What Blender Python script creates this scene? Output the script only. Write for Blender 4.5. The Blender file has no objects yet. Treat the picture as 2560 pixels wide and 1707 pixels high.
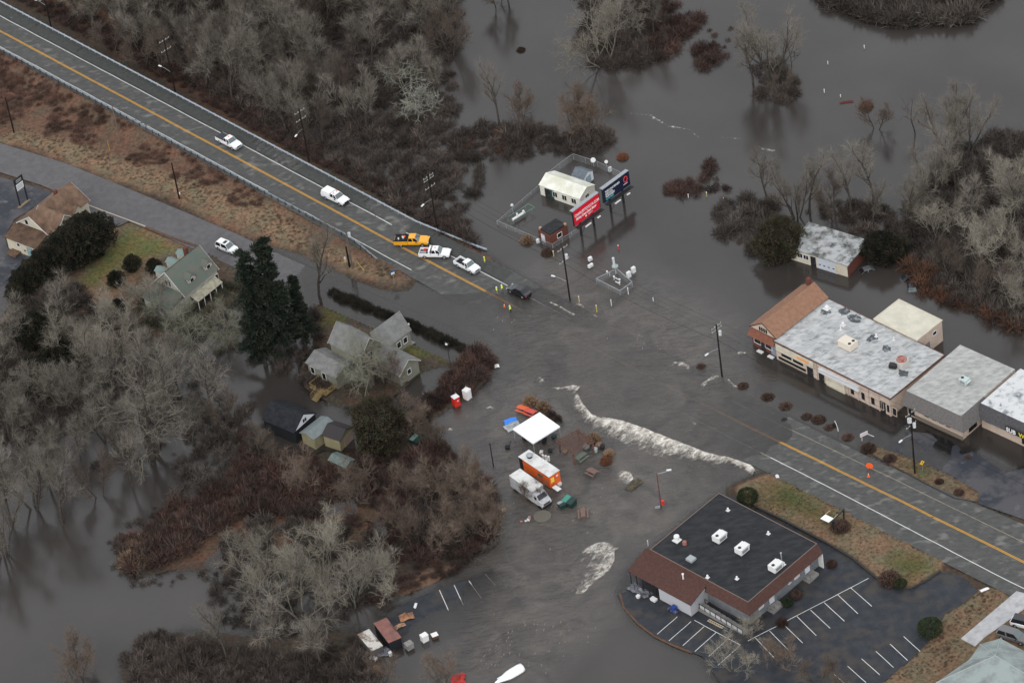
import bpy, bmesh, math, random
import numpy as np
from mathutils import Vector, Matrix

# ------------------------------------------------------------ scene, camera, light
scene = bpy.context.scene
COL = scene.collection
rnd = random.Random(7)
IW, IH = 2560.0, 1707.0
TH, ROLL, FPX, DIST = math.radians(38.5), math.radians(9.0), 9500.0, 674.0
Fv = Vector((0, math.cos(TH), -math.sin(TH)))
_r0 = Vector((1, 0, 0)); _u0 = Vector((0, math.sin(TH), math.cos(TH)))
Rv = _r0 * math.cos(ROLL) - _u0 * math.sin(ROLL)
Uv = _r0 * math.sin(ROLL) + _u0 * math.cos(ROLL)
CAM = -DIST * Fv
cam_d = bpy.data.cameras.new('camera'); cam = bpy.data.objects.new('camera', cam_d); COL.objects.link(cam)
m = Matrix((Rv, Uv, -Fv)).transposed().to_4x4(); m.translation = CAM; cam.matrix_world = m
cam_d.sensor_width = 36; cam_d.lens = 36 * FPX / IW; cam_d.clip_end = 6000; cam_d.clip_start = 5
scene.camera = cam

world = bpy.data.worlds.new('World'); scene.world = world; world.use_nodes = True
nt = world.node_tree; nt.nodes.clear()
sky = nt.nodes.new('ShaderNodeTexSky'); sky.sky_type = 'NISHITA'; sky.sun_disc = False
sky.sun_elevation = math.radians(42); sky.sun_rotation = math.radians(200)
hs = nt.nodes.new('ShaderNodeHueSaturation'); hs.inputs['Saturation'].default_value = 0.22
mx = nt.nodes.new('ShaderNodeMix'); mx.data_type = 'RGBA'; mx.inputs[0].default_value = 0.6
mx.inputs[7].default_value = (6.0, 6.15, 6.4, 1)
bg = nt.nodes.new('ShaderNodeBackground'); bg.inputs[1].default_value = 0.15
ow = nt.nodes.new('ShaderNodeOutputWorld')
nt.links.new(sky.outputs[0], hs.inputs['Color']); nt.links.new(hs.outputs[0], mx.inputs[6])
nt.links.new(mx.outputs[2], bg.inputs[0]); nt.links.new(bg.outputs[0], ow.inputs[0])
sun_d = bpy.data.lights.new('sun', 'SUN'); sun_d.energy = 0.7; sun_d.angle = math.radians(40); sun_d.color = (1, .97, .93)
sun = bpy.data.objects.new('sun', sun_d); COL.objects.link(sun)
sun.rotation_euler = (math.radians(48), 0, math.radians(-20))
scene.view_settings.view_transform = 'Standard'; scene.view_settings.look = 'None'
scene.view_settings.gamma = 1; scene.view_settings.exposure = 0.60; scene.view_settings.use_curve_mapping = False

# ------------------------------------------------------------ photograph position -> place on the ground
VW = dict(a=(0,0,2.613), b=(650,0,2.613), c=(1250,0,2.613), d=(1860,0,2.613), e=(0,450,2.613), f=(650,450,2.613),
  g=(1250,450,2.613), h=(1860,450,2.613), i=(0,950,2.0714), j=(600,950,2.0714), k=(1200,950,2.0714), l=(1860,950,2.0714),
  m=(960,540,5.6), n=(1240,360,5.6), o=(1240,960,4.125), p=(640,760,3.5635), F=(0,0,1/1.0884), S=(0,0,1.0),
  q=(1410,410,9.222), r=(0,430,6.532), s=(360,590,7.467), t=(780,760,6.533), u=(1560,1330,4.356), w=(2380,1420,5.461),
  x=(880,1500,5.345), y=(1470,630,12.06), A=(2200,960,6.533), B=(1860,760,5.345), C=(0,400,11.2), D=(2020,1230,5.807),
  E=(1260,1180,4.704), G=(2080,1000,6.032))
def px(p):
    v = VW[p[0]]; return v[0] + p[1] / v[2], v[1] + p[2] / v[2]
def PX(X, Y, z=0.0):
    d = Fv * FPX + Rv * (X - IW / 2) - Uv * (Y - IH / 2)
    t = (z - CAM.z) / d.z
    return CAM + d * t
def P(p, z=0.0): return PX(*px(p), z)
def proj(w):
    d = w - CAM; k = FPX / d.dot(Fv)
    return IW / 2 + d.dot(Rv) * k, IH / 2 - d.dot(Uv) * k
def hgt(base, top, z0=0.0):
    b = P(base, z0); tx, ty = px(top); best = (1e9, 0)
    for i in range(4, 340):
        q = proj(b + Vector((0, 0, i * .1))); e = (q[1] - ty) ** 2
        if e < best[0]: best = (e, i * .1)
    return best[1]

# ------------------------------------------------------------ materials
MATS = {}
def nodes(m): return m.node_tree.nodes, m.node_tree.links
def mat(name, c, rough=.8, c2=None, scale=1.0, ramp=(.38, .62), bump=0.0, bscale=None, metal=0.0, stretch=(1, 1, 1), detail=6, rotz=0.0, spec=None, coat=0.0, c3=None, s3=.15, t3=(.48,.64)):
    if spec is None: spec = .15 if rough > .55 else .35 if rough > .4 else .5
    if name in MATS: return MATS[name]
    m = bpy.data.materials.new(name); m.use_nodes = True; N, L = nodes(m)
    b = N['Principled BSDF']; b.inputs['Roughness'].default_value = rough; b.inputs['Metallic'].default_value = metal
    b.inputs['Specular IOR Level'].default_value = spec; b.inputs['Coat Weight'].default_value = coat
    b.inputs['Base Color'].default_value = (*c, 1)
    if c2 is not None or bump:
        g = N.new('ShaderNodeNewGeometry'); mp = N.new('ShaderNodeMapping'); mp.inputs['Scale'].default_value = stretch
        mp.inputs['Rotation'].default_value = (0, 0, rotz); L.new(g.outputs['Position'], mp.inputs[0])
    if c2 is not None:
        n = N.new('ShaderNodeTexNoise'); n.inputs['Scale'].default_value = scale; n.inputs['Detail'].default_value = detail; n.inputs['Roughness'].default_value = .65
        L.new(mp.outputs[0], n.inputs['Vector'])
        r = N.new('ShaderNodeValToRGB'); r.color_ramp.elements[0].position = ramp[0]; r.color_ramp.elements[1].position = ramp[1]
        r.color_ramp.elements[0].color = (*c, 1); r.color_ramp.elements[1].color = (*c2, 1)
        L.new(n.outputs[0], r.inputs[0]); out = r.outputs[0]
        if c3 is not None:
            n3 = N.new('ShaderNodeTexNoise'); n3.inputs['Scale'].default_value = s3; n3.inputs['Detail'].default_value = 4
            L.new(mp.outputs[0], n3.inputs['Vector'])
            r3 = N.new('ShaderNodeMapRange'); r3.inputs[1].default_value = t3[0]; r3.inputs[2].default_value = t3[1]; L.new(n3.outputs[0], r3.inputs[0])
            mm = N.new('ShaderNodeMix'); mm.data_type = 'RGBA'; mm.inputs[7].default_value = (*c3, 1)
            L.new(r3.outputs[0], mm.inputs[0]); L.new(out, mm.inputs[6]); out = mm.outputs[2]
        L.new(out, b.inputs['Base Color'])
    if bump:
        nb = N.new('ShaderNodeTexNoise'); nb.inputs['Scale'].default_value = bscale or scale * 4; nb.inputs['Detail'].default_value = 4
        L.new(mp.outputs[0], nb.inputs['Vector'])
        bp = N.new('ShaderNodeBump'); bp.inputs['Strength'].default_value = bump; bp.inputs['Distance'].default_value = .1
        L.new(nb.outputs[0], bp.inputs['Height']); L.new(bp.outputs[0], b.inputs['Normal'])
    MATS[name] = m; return m

# ------------------------------------------------------------ mesh helpers
class MB:
    def __init__(s): s.v = []; s.f = []
    def add(s, vs, fs):
        o = len(s.v); s.v += [tuple(v) for v in vs]; s.f += [tuple(i + o for i in f) for f in fs]; return s
    def box(s, x0, y0, z0, x1, y1, z1):
        return s.add([(x0,y0,z0),(x1,y0,z0),(x1,y1,z0),(x0,y1,z0),(x0,y0,z1),(x1,y0,z1),(x1,y1,z1),(x0,y1,z1)],
            [(0,3,2,1),(4,5,6,7),(0,1,5,4),(1,2,6,5),(2,3,7,6),(3,0,4,7)])
    def obox(s, c, d, rz=0, tilt=None):
        M = Matrix.Rotation(rz, 3, 'Z')
        if tilt: M = M @ Matrix.Rotation(tilt[0], 3, 'X') @ Matrix.Rotation(tilt[1], 3, 'Y')
        vs = []
        for z in (-.5, .5):
            for (a, b) in ((-.5,-.5),(.5,-.5),(.5,.5),(-.5,.5)):
                vs.append(Vector(c) + M @ Vector((a*d[0], b*d[1], z*d[2])))
        return s.add(vs, [(0,3,2,1),(4,5,6,7),(0,1,5,4),(1,2,6,5),(2,3,7,6),(3,0,4,7)])
    def prism(s, pts, z0, z1):
        n = len(pts)
        a = sum(pts[i][0]*pts[(i+1)%n][1]-pts[(i+1)%n][0]*pts[i][1] for i in range(n))
        if a < 0: pts = pts[::-1]
        vs = [(p[0], p[1], z0) for p in pts] + [(p[0], p[1], z1) for p in pts]
        return s.add(vs, [tuple(range(n-1, -1, -1)), tuple(range(n, 2*n))] + [(i, (i+1)%n, n+(i+1)%n, n+i) for i in range(n)])
    def tube(s, p0, p1, r0, r1=None, n=8, cap=True):
        r1 = r0 if r1 is None else r1
        p0, p1 = Vector(p0), Vector(p1); d = (p1 - p0)
        if d.length < 1e-6: return s
        d.normalize(); a = d.orthogonal().normalized(); b = d.cross(a)
        vs = []
        for (p, r) in ((p0, r0), (p1, r1)):
            for k in range(n):
                t = 2*math.pi*k/n; vs.append(p + a*(r*math.cos(t)) + b*(r*math.sin(t)))
        fs = [(k, (k+1)%n, n+(k+1)%n, n+k) for k in range(n)]
        if cap: fs += [tuple(range(n-1,-1,-1)), tuple(range(n, 2*n))]
        return s.add(vs, fs)
    def path(s, pts, r, n=6):
        for a, b in zip(pts[:-1], pts[1:]): s.tube(a, b, r, r, n)
        return s
    def slab(s, q, t=.12):
        q = [Vector(a) for a in q]; nrm = (q[1]-q[0]).cross(q[-1]-q[0]).normalized()
        if nrm.z < 0: q = q[::-1]; nrm = -nrm
        n = len(q); vs = q + [a - nrm*t for a in q]
        return s.add(vs, [tuple(range(n)), tuple(range(2*n-1, n-1, -1))] + [(i, n+i, n+(i+1)%n, (i+1)%n) for i in range(n)])
    def loft(s, rings):
        n = len(rings[0]); o = len(s.v)
        for r in rings: s.v += [tuple(v) for v in r]
        for k in range(len(rings)-1):
            for i in range(n):
                j = (i+1) % n
                s.f.append((o+k*n+i, o+k*n+j, o+(k+1)*n+j, o+(k+1)*n+i))
        s.f.append(tuple(o+i for i in range(n-1,-1,-1))); s.f.append(tuple(o+(len(rings)-1)*n+i for i in range(n)))
        return s
    def build(s, name, mt, parent=None, smooth=False, kind=None, fix=True):
        me = bpy.data.meshes.new(name); me.from_pydata(s.v, [], s.f)
        if fix:
            bm = bmesh.new(); bm.from_mesh(me); bmesh.ops.recalc_face_normals(bm, faces=bm.faces); bm.to_mesh(me); bm.free()
        if smooth: me.polygons.foreach_set('use_smooth', [True]*len(me.polygons))
        if isinstance(mt, bpy.types.Material): me.materials.append(mt)
        return link(name, me, parent, kind)
def link(name, me, parent=None, kind=None):
    o = bpy.data.objects.new(name, me); COL.objects.link(o)
    if parent: o.parent = parent
    if kind: o['kind'] = kind
    return o
def tag(o, label, cat, group=None):
    o['label'] = label; o['category'] = cat
    if group: o['group'] = group
    return o
def thing(name, label, cat, loc=(0,0,0), rz=0.0, group=None):
    o = bpy.data.objects.new(name, None); COL.objects.link(o); o.location = loc; o.rotation_euler = (0,0,rz)
    o.empty_display_size = .3
    return tag(o, label, cat, group)
KIDS = {}
def dup(root, loc, rz=0.0, label=None, group=None, scale=None, tilt=(0,0)):
    if root.name not in KIDS:
        KIDS[root.name] = [(c, list(c.children)) for c in bpy.data.objects if c.parent == root]
    r = root.copy(); COL.objects.link(r); r.location = loc; r.rotation_euler = (tilt[0], tilt[1], rz)
    if scale: r.scale = scale
    if label: r['label'] = label
    if group: r['group'] = group
    for ch, gs in KIDS[root.name]:
        c = ch.copy(); COL.objects.link(c); c.parent = r
        for g in gs:
            d = g.copy(); COL.objects.link(d); d.parent = c
    return r
def place(root, loc, rz=0.0, scale=None):
    root.location = loc; root.rotation_euler = (0,0,rz)
    if scale: root.scale = scale
    return root
def tri_mesh(name, V, F, mt, parent=None, kind=None, smooth=False):
    V = np.asarray(V, dtype=np.float32).reshape(-1, 3); F = np.asarray(F, dtype=np.int32); k = F.shape[1]
    me = bpy.data.meshes.new(name); me.vertices.add(len(V)); me.vertices.foreach_set('co', V.ravel())
    me.loops.add(F.size); me.loops.foreach_set('vertex_index', F.ravel())
    me.polygons.add(len(F)); me.polygons.foreach_set('loop_start', np.arange(0, F.size, k, dtype=np.int32))
    me.polygons.foreach_set('use_smooth', np.full(len(F), smooth))
    me.update(calc_edges=True)
    if mt: me.materials.append(mt)
    if name is None: return me
    return link(name, me, parent, kind)

# ------------------------------------------------------------ terrain model
def poly_d(px_, py_, poly):
    """signed distance outside a polygon (0 inside), plus inside flag and inner distance"""
    n = len(poly); ins = np.zeros(px_.shape, bool); d2 = np.full(px_.shape, 1e18)
    for i in range(n):
        x0, y0 = poly[i][0], poly[i][1]; x1, y1 = poly[(i+1) % n][0], poly[(i+1) % n][1]
        dx, dy = x1-x0, y1-y0; L2 = dx*dx+dy*dy+1e-12
        t = np.clip(((px_-x0)*dx+(py_-y0)*dy)/L2, 0, 1)
        d2 = np.minimum(d2, (px_-x0-t*dx)**2+(py_-y0-t*dy)**2)
        c = ((y0 > py_) != (y1 > py_)) & (px_ < (x1-x0)*(py_-y0)/(y1-y0+1e-12)+x0)
        ins ^= c
    d = np.sqrt(d2)
    return np.where(ins, -d, d)
class Area:
    def __init__(s, pts, z=0.0):
        """pts: photograph positions (view, x, y[, z])"""
        s.w = [P(p[:3], p[3] if len(p) > 3 else z) for p in pts]
        A = np.array([[v.x, v.y, 1] for v in s.w]); b = np.array([v.z for v in s.w])
        s.pl = np.linalg.lstsq(A, b, rcond=None)[0] if len(set(b)) > 1 else np.array([0, 0, b[0]])
        s.xy = [(v.x, v.y) for v in s.w]
    def z(s, x, y): return s.pl[0]*x + s.pl[1]*y + s.pl[2]
    def d(s, x, y): return poly_d(x, y, s.xy)
def vnoise(x, y, sc, seed=0):
    r = np.random.RandomState(seed).rand(256, 256)
    x = x/sc + 1000; y = y/sc + 1000; xi = np.floor(x).astype(int); yi = np.floor(y).astype(int); fx = x-xi; fy = y-yi
    fx = fx*fx*(3-2*fx); fy = fy*fy*(3-2*fy)
    g = lambda a, b: r[a % 256, b % 256]
    return (g(xi,yi)*(1-fx)*(1-fy)+g(xi+1,yi)*fx*(1-fy)+g(xi,yi+1)*(1-fx)*fy+g(xi+1,yi+1)*fx*fy)*2-1

# main road: centre line stations (photo x, y, height, width upper side, width lower side)
RC = [(-700,-296,3.2,6.9,4.7),(-300,-83,2.9,6.9,4.7),(0,78,2.4,6.9,4.7),(363.6,272.5,1.8,6.9,4.7),(700,453,1.2,6.9,4.8),(979,603,.6,6.9,4.9),(1224,732,.12,6.9,5.5),
      (1365,808,-.10,6.9,6),(1457,856,-.17,6.8,6.5),(1700,980,-.17,6.4,6.5),(1860,1061,-.06,6,7),(1976,1117,.05,5.8,7.3),(2169,1211,.16,5.6,7.6),(2559,1404,.42,7.5,7.6),(2900,1572,.6,7.5,7.6),(3300,1770,.7,7.5,7.6)]
RW = [PX(a, b, z) for a, b, z, _, _ in RC]
def rsides(i):
    a = RW[max(i-1, 0)]; b = RW[min(i+1, len(RW)-1)]; d = (b-a); d.z = 0; d.normalize(); return d, Vector((-d.y, d.x, 0))
def ribbon(center, offs0, offs1, dz=0.0):
    L = []
    for i, c in enumerate(center):
        a = center[max(i-1, 0)]; b = center[min(i+1, len(center)-1)]; d = b-a; d.z = 0; d.normalize(); n = Vector((-d.y, d.x, 0))
        o0 = offs0[i] if hasattr(offs0, '__len__') else offs0; o1 = offs1[i] if hasattr(offs1, '__len__') else offs1
        L.append((c + n*o0 + Vector((0,0,dz)), c + n*o1 + Vector((0,0,dz))))
    return L
def ribbon_mb(L):
    m_ = MB()
    for a, b in zip(L[:-1], L[1:]): m_.add([a[0], a[1], b[1], b[0]], [(0,1,2,3)])
    return m_
ROADQ = ribbon(RW, [r[3] for r in RC], [-r[4] for r in RC])
for i_, d_ in ((4,-.06),(5,-.22),(6,-.24),(7,-.12),(8,-.08),(10,-.06)): ROADQ[i_][1].z += d_
SC = [(-700,160,.9),(-200,330,.7),(0,393,.6),(134,435,.55),(268,489,.5),(421,553,.4),(560,612,.22),(700,678,.06),(800,722,-.03),(950,785,-.06),(1100,850,-.08),(1300,930,-.12)]
SW = [PX(a, b, z) for a, b, z in SC]
SIDEQ = ribbon(SW, 3.7, -3.9)
def quad_area(q0, q1):
    a = Area.__new__(Area); a.w = [q0[0], q0[1], q1[1], q1[0]]
    A = np.array([[v.x, v.y, 1] for v in a.w]); b = np.array([v.z for v in a.w]); a.pl = np.linalg.lstsq(A, b, rcond=None)[0]
    a.xy = [(v.x, v.y) for v in a.w]; return a
ROADA = [quad_area(a, b) for a, b in zip(ROADQ[:-1], ROADQ[1:])]
SIDEA = [quad_area(a, b) for a, b in zip(SIDEQ[:-1], SIDEQ[1:])]
# paved sheets
LOTS = dict(
 restaurant_car_park=Area([('k',700,1090,.03),('k',725,1150,.03),('k',800,1250,.03),('k',900,1325,.03),('k',1000,1375,.03),('k',1150,1430,.05),('S',1800,1707,.15),('S',1850,1900,.2),('S',2200,1900,.3),('l',700,1580,.3),('l',860,1450,.32),('l',980,1330,.34),
   ('l',1035,1215,.36),('l',1130,1160,.38),('l',1215,1092,.4),('l',1120,1010,.4),('l',1015,992,.38),('l',860,1085,.36),('l',700,1040,.34),('l',560,925,.3),('l',430,850,.28),('l',200,730,.2),('l',40,655,.12),('k',1330,600,.06),('k',1230,590,.03),('k',850,900,.02),('k',760,990,.02)]),
 mall_car_park=Area([('l',-300,-40,-.3),('l',-100,40,-.26),('l',130,80,-.2),('l',330,175,-.16),('l',480,240,-.12),('l',600,310,-.08),('l',850,395,.0),('l',1050,480,.06),('l',1215,580,.1),('l',1215,640,.12),('l',1447,720,.2),('S',2900,1440,.4),('S',2900,1150,.3),
   ('S',2650,1150,.1),('l',1350,480,.1),('l',1100,310,.02),('l',800,170,-.1),('l',500,20,-.25),('h',200,1150,-.3),('g',1640,1130,-.35)]),
 lower_car_park=Area([('j',760,1210,.1),('j',900,1130,.1),('j',1030,1080,.08),('j',1180,1030,.04),('j',1300,985,-.02),('j',1450,1150,-.3),('j',1200,1300,-.25),('j',950,1400,-.15),('j',800,1420,-.05)]),
 tan_house_car_park=Area([('S',-500,500),('S',-200,440),('S',-20,425),('e',0,-20),('e',370,90),('e',330,110),('e',90,260),('e',30,370),('e',60,470),('e',240,510),('e',120,640),('e',80,800),('e',0,900),('S',-500,1000)], .55),
 parking_apron=Area([('e',540,145),('e',660,190),('e',850,265),('e',800,290),('e',690,330),('e',560,250)], .5),
)
# land above or near the water line
LANDS = [
 (Area([('f',980,640),('f',1500,740),('g',560,1060),('g',1000,1400),('g',1500,1568),('l',-20,640),('k',1100,640),('k',620,330),('k',380,60),('f',1540,1180),('f',960,930),('f',400,740)], -.2), .2),
 (Area([('a',-300,200),('a',-300,900),('a',0,900),('a',300,995),('a',700,1145),('a',1100,1285),('a',1580,1515),('f',300,470),('f',500,560),('f',650,635),('f',800,685),('f',900,700),('f',960,690),('f',990,645),('f',900,560),('f',600,420),('a',1829,1345),('a',1030,930),('a',0,380)], .42), .5),
 (Area([('S',-900,430),('e',-100,0),('e',0,-20),('e',370,80),('e',850,265),('e',1290,425),('e',1560,560),('e',1560,700),('e',1400,850),('e',1250,960),('e',900,1040),('e',500,1150),('e',300,1300),('e',0,1500),('S',-900,1100)], .45), .3),
 (Area([('f',400,730),('f',480,735),('f',960,925),('f',1350,1105),('f',1325,1200),('f',1180,1180),('f',1060,1215),('f',980,1260),('f',900,1340),('f',780,1420),('f',520,1440),('f',330,1330),('f',300,1230),('f',390,1050),('f',380,860)], .42), .35),
 (Area([('f',1340,1105),('f',1500,1150),('f',1540,1210),('f',1430,1350),('f',1230,1490),('f',1080,1568),('j',840,240),('f',1000,1500),('f',1200,1330)], .1), .3),
 (Area([('j',-200,650),('j',60,480),('j',350,380),('j',600,360),('j',840,240),('j',980,220),('j',1150,430),('j',1290,560),('j',1340,740),('j',1290,860),('j',1140,960),('j',1000,1050),('j',760,1150),('j',620,1020),('j',300,1000),('j',0,1010),('i',900,980),('i',700,1020),('i',640,900),('i',820,780)], .03), .25),
 (Area([('l',-20,650),('l',-40,560),('l',70,510),('l',200,478),('l',330,528),('l',480,618),('l',700,738),('l',900,868),('l',1040,928),('l',1015,990),('l',860,1083),('l',700,1038),('l',560,923),('l',430,848),('l',200,728),('l',60,660)], .5), .3),
 (Area([('l',1213,1094),('l',1380,1078),('S',2900,1560),('S',2900,2000),('l',700,1700),('l',690,1580),('l',860,1445),('l',1030,1212),('l',1130,1160)], .42), .3),
 (Area([('l',590,330,.02),('l',700,340,.08),('l',850,395,.14),('l',1000,460,.2),('l',1190,560,.25),('l',1222,600,.25),('l',1200,630,.25),('l',1090,612,.22),('l',900,515,.2),('l',760,440,.14),('l',610,358,.04)], 0), .4),
 (Area([('f',1320,420,.1),('f',1500,500,.06),('f',1620,590,.03),('f',1700,650,-.02),('f',1600,600,.0),('f',1480,560,.06),('f',1330,470,.1)], 0), .3),
 (Area([('b',-300,820),('b',200,1080),('b',700,1330),('b',1000,1440),('f',1330,370),('f',1400,400),('f',1300,390),('b',1000,1500),('b',400,1180),('b',0,920),('S',0,-20),('S',-200,-140),('S',300,0),('S',600,190)], .18), .4),
 (Area([('i',640,1560),('i',640,1440),('i',800,1340),('i',960,1290),('j',100,1330),('j',620,1300),('j',700,1568),('S',1000,1900),('S',300,1900)], .02), .25),
 (Area([('h',560,200),('h',1000,420),('h',1180,620),('h',1250,760),('h',1500,900),('h',1700,960),('S',2900,960),('S',2900,300),('h',1300,-300),('h',1150,100)], -.28), .25),
 (Area([('d',500,0),('d',620,60),('d',800,140),('d',1000,165),('d',1480,150),('d',1500,60),('d',1650,-60),('d',400,-200)], .05), .3),
]
def land_h(x, y):
    x = np.asarray(x, float); y = np.asarray(y, float)
    nz = vnoise(x, y, 9, 1)*.5 + vnoise(x, y, 3.5, 2)*.3 + vnoise(x, y, 1.4, 3)*.2
    H = np.full(x.shape, -.95) + nz*.12
    for A, sl in LANDS:
        d = A.d(x, y)
        H = np.maximum(H, A.z(x, y) + nz*.13 - sl*np.maximum(d, 0))
    # road embankments
    for A in ROADA:
        d = A.d(x, y); H = np.maximum(H, np.where(d < 6, A.z(x, y)-.03-.42*np.maximum(d, 0), -9))
    for A in SIDEA:
        d = A.d(x, y); H = np.maximum(H, np.where(d < 4, A.z(x, y)-.03-.3*np.maximum(d, 0), -9))
    for A in LOTS.values():
        d = A.d(x, y); H = np.maximum(H, A.z(x, y)-.05-.25*np.maximum(d, 0))
    for A in ROADA+SIDEA+list(LOTS.values()):
        d = A.d(x, y); H = np.where(d < 0, np.minimum(H, A.z(x, y)-.22), H)
    return H
def uneven(x, y): return .045*vnoise(x, y, 6, 31)+.03*vnoise(x, y, 2.2, 32)
def paved_z(x, y):
    best = -9.0
    for A in ROADA+SIDEA+list(LOTS.values()):
        if A.d(np.array([x]), np.array([y]))[0] <= 0: best = max(best, float(A.z(x, y)))
    if best > -8: best += float(uneven(np.array([x]), np.array([y]))[0])
    return best
def zat(x, y): return max(paved_z(x, y), float(land_h(np.array([x]), np.array([y]))[0]))
def G(v, X, Y, lo=-.5):
    """the ground point seen at a photograph position"""
    z = 0.0
    for _ in range(3):
        w = P((v, X, Y), z); z = max(zat(w.x, w.y), lo)
    return Vector((w.x, w.y, z))
def heading(p0, p1):
    d = P(p1) - P(p0); return math.atan2(d.y, d.x)
# ------------------------------------------------------------ ground and water meshes
ax = np.arange(-138, 142, .7); ay = np.arange(-128, 156, .7)
ext = np.array([4, 12, 30, 80, 200, 500, 1500, 3500.])
ax = np.concatenate([ax[0]-ext[::-1], ax, ax[-1]+ext]); ay = np.concatenate([ay[0]-ext[::-1], ay, ay[-1]+ext])
GX, GY = np.meshgrid(ax, ay, indexing='ij')
GH = land_h(GX, GY)
PV = np.full(GX.shape, -9.0)
for A in ROADA+SIDEA+list(LOTS.values()):
    PV = np.where(A.d(GX, GY) <= 0, np.maximum(PV, A.z(GX, GY)), PV)
PV = PV+uneven(GX, GY)
nx, ny = GX.shape
idx = np.arange(nx*ny).reshape(nx, ny)
QF = np.stack([idx[:-1,:-1], idx[1:,:-1], idx[1:,1:], idx[:-1,1:]], -1).reshape(-1, 4)
ground = tri_mesh('ground', np.stack([GX, GY, GH], -1), QF, None, kind='structure', smooth=True)
# colours of the ground cover itself
C_MUD, C_LEAF, C_BRUSH, C_TAN, C_GREEN, C_GRAV, C_DGREEN = [np.array(c) for c in ((.048,.043,.038),(.060,.046,.037),(.118,.076,.057),(.185,.138,.095),(.088,.088,.036),(.12,.115,.105),(.06,.062,.03))]
base = np.zeros(GX.shape+(3,)) + C_MUD
dry = np.clip((GH+.05)/.25, 0, 1)[..., None]
base = base*(1-dry) + C_LEAF*dry
REG = [
 (Area([('a',-500,150),('a',-300,900),('a',0,925),('a',300,1020),('a',700,1175),('a',1100,1310),('a',1580,1545),('f',300,480),('f',500,575),('f',650,645),('f',800,695),('f',900,710),('f',965,700),('f',1000,645),('f',900,560),('f',600,420),('a',1829,1330),('a',1030,920),('a',0,360)]), C_BRUSH, .8),
 (Area([('a',100,870),('a',500,930),('a',900,1080),('a',1300,1200),('a',1829,1380),('f',400,420),('f',800,600),('f',900,650),('f',700,640),('f',420,530),('a',1700,1530),('a',1100,1290),('a',300,1010),('a',0,915)]), C_TAN, 3),
 (Area([('S',-900,430),('e',-100,0),('e',370,80),('e',850,265),('e',1290,425),('e',1560,560),('e',1400,850),('e',900,1040),('e',500,1150),('e',0,1400),('S',-900,1100)]), C_LEAF*1.5, 3),
 (Area([('e',690,330),('e',850,280),('e',1250,440),('e',1060,520),('e',960,620),('e',700,800),('e',520,760),('e',520,640)]), C_TAN*.8, 2),
 (Area([('e',840,320),('e',1000,380),('e',1150,450),('e',1000,520),('e',800,560),('e',640,700),('e',540,690),('e',620,560),('e',700,430)]), C_GREEN*1.25, 3),
 (Area([('e',-200,500),('e',150,480),('e',120,700),('e',60,950),('e',-200,1200)]), C_GRAV, 4),
 (Area([('f',400,850),('f',600,880),('f',560,960),('f',420,950)]), C_GREEN*.75, 1.6),
 (Area([('f',960,1050),('f',1060,1080),('f',1330,1150),('f',1300,1190),('f',1080,1150),('f',990,1200),('f',980,1260),('f',860,1230)]), C_GREEN*.95, 1.6),
 (Area([('f',300,1210),('f',400,1140),('f',420,1180),('f',330,1260)]), C_GREEN*.7, 1.5),
 (Area([('l',-20,650),('l',-40,560),('l',70,510),('l',200,478),('l',330,528),('l',480,618),('l',700,738),('l',900,868),('l',1040,928),('l',1015,990),('l',860,1083),('l',700,1038),('l',560,923),('l',430,848),('l',200,728),('l',60,660)]), C_TAN*.85, .4),
 (Area([('l',100,540),('l',240,540),('l',420,680),('l',560,760),('l',480,780),('l',300,700),('l',120,640)]), C_GREEN*.85, 4),
 (Area([('l',740,900),('l',900,920),('l',960,990),('l',860,1050),('l',760,980)]), C_GREEN*.95, 3),
 (Area([('l',1213,1094),('l',1380,1078),('S',2900,1560),('S',2900,2000),('l',700,1700),('l',690,1580),('l',860,1445),('l',1030,1212),('l',1130,1160)]), C_TAN*.8, .5),
 (Area([('l',590,330),('l',700,340),('l',850,395),('l',1000,460),('l',1190,560),('l',1222,600),('l',1200,630),('l',1090,612),('l',900,515),('l',760,440),('l',610,358)]), C_TAN*.75, .4),
 (Area([('l',800,410),('l',900,440),('l',960,510),('l',880,480)]), C_DGREEN*1.3, 1.5),
 (Area([('f',1320,420),('f',1500,500),('f',1620,590),('f',1700,650),('f',1600,600),('f',1480,560)]), C_BRUSH, 1),
 (Area([('b',-300,820),('b',200,1080),('b',700,1330),('b',1000,1440),('f',1330,370),('b',1000,1500),('b',0,900),('S',-200,-140),('S',300,40),('S',600,220)]), C_BRUSH*.75, 1.5),
 (Area([('i',640,900),('i',820,780),('j',-200,650),('j',60,480),('j',600,430),('j',900,500),('j',800,800),('j',300,900),('i',900,960)]), C_BRUSH*.8, 4),
 (Area([('j',760,1100),('j',900,1010),('j',1100,970),('j',1200,940),('j',1150,1010),('j',900,1110)]), C_BRUSH*1.2, 1.5),
]
wob = vnoise(GX, GY, 2.6, 5)*.8 + vnoise(GX, GY, 1.2, 6)*.4
for A, c, fe in REG:
    d = A.d(GX, GY) + wob*min(fe, 1.5)*.6
    k = np.clip(.5 - d/fe, 0, 1)[..., None]
    base = base*(1-k) + c*k
ca = ground.data.color_attributes.new('cover', 'FLOAT_COLOR', 'POINT')
ca.data.foreach_set('color', np.concatenate([base, np.ones(GX.shape+(1,))], -1).astype(np.float32).ravel())
gm = bpy.data.materials.new('ground cover'); gm.use_nodes = True; N, L = nodes(gm); b = N['Principled BSDF']; b.inputs['Roughness'].default_value = .95; b.inputs['Specular IOR Level'].default_value = .2
at = N.new('ShaderNodeAttribute'); at.attribute_name = 'cover'
geo = N.new('ShaderNodeNewGeometry')
n1 = N.new('ShaderNodeTexNoise'); n1.inputs['Scale'].default_value = 1.6; n1.inputs['Detail'].default_value = 8; n1.inputs['Roughness'].default_value = .7
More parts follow.
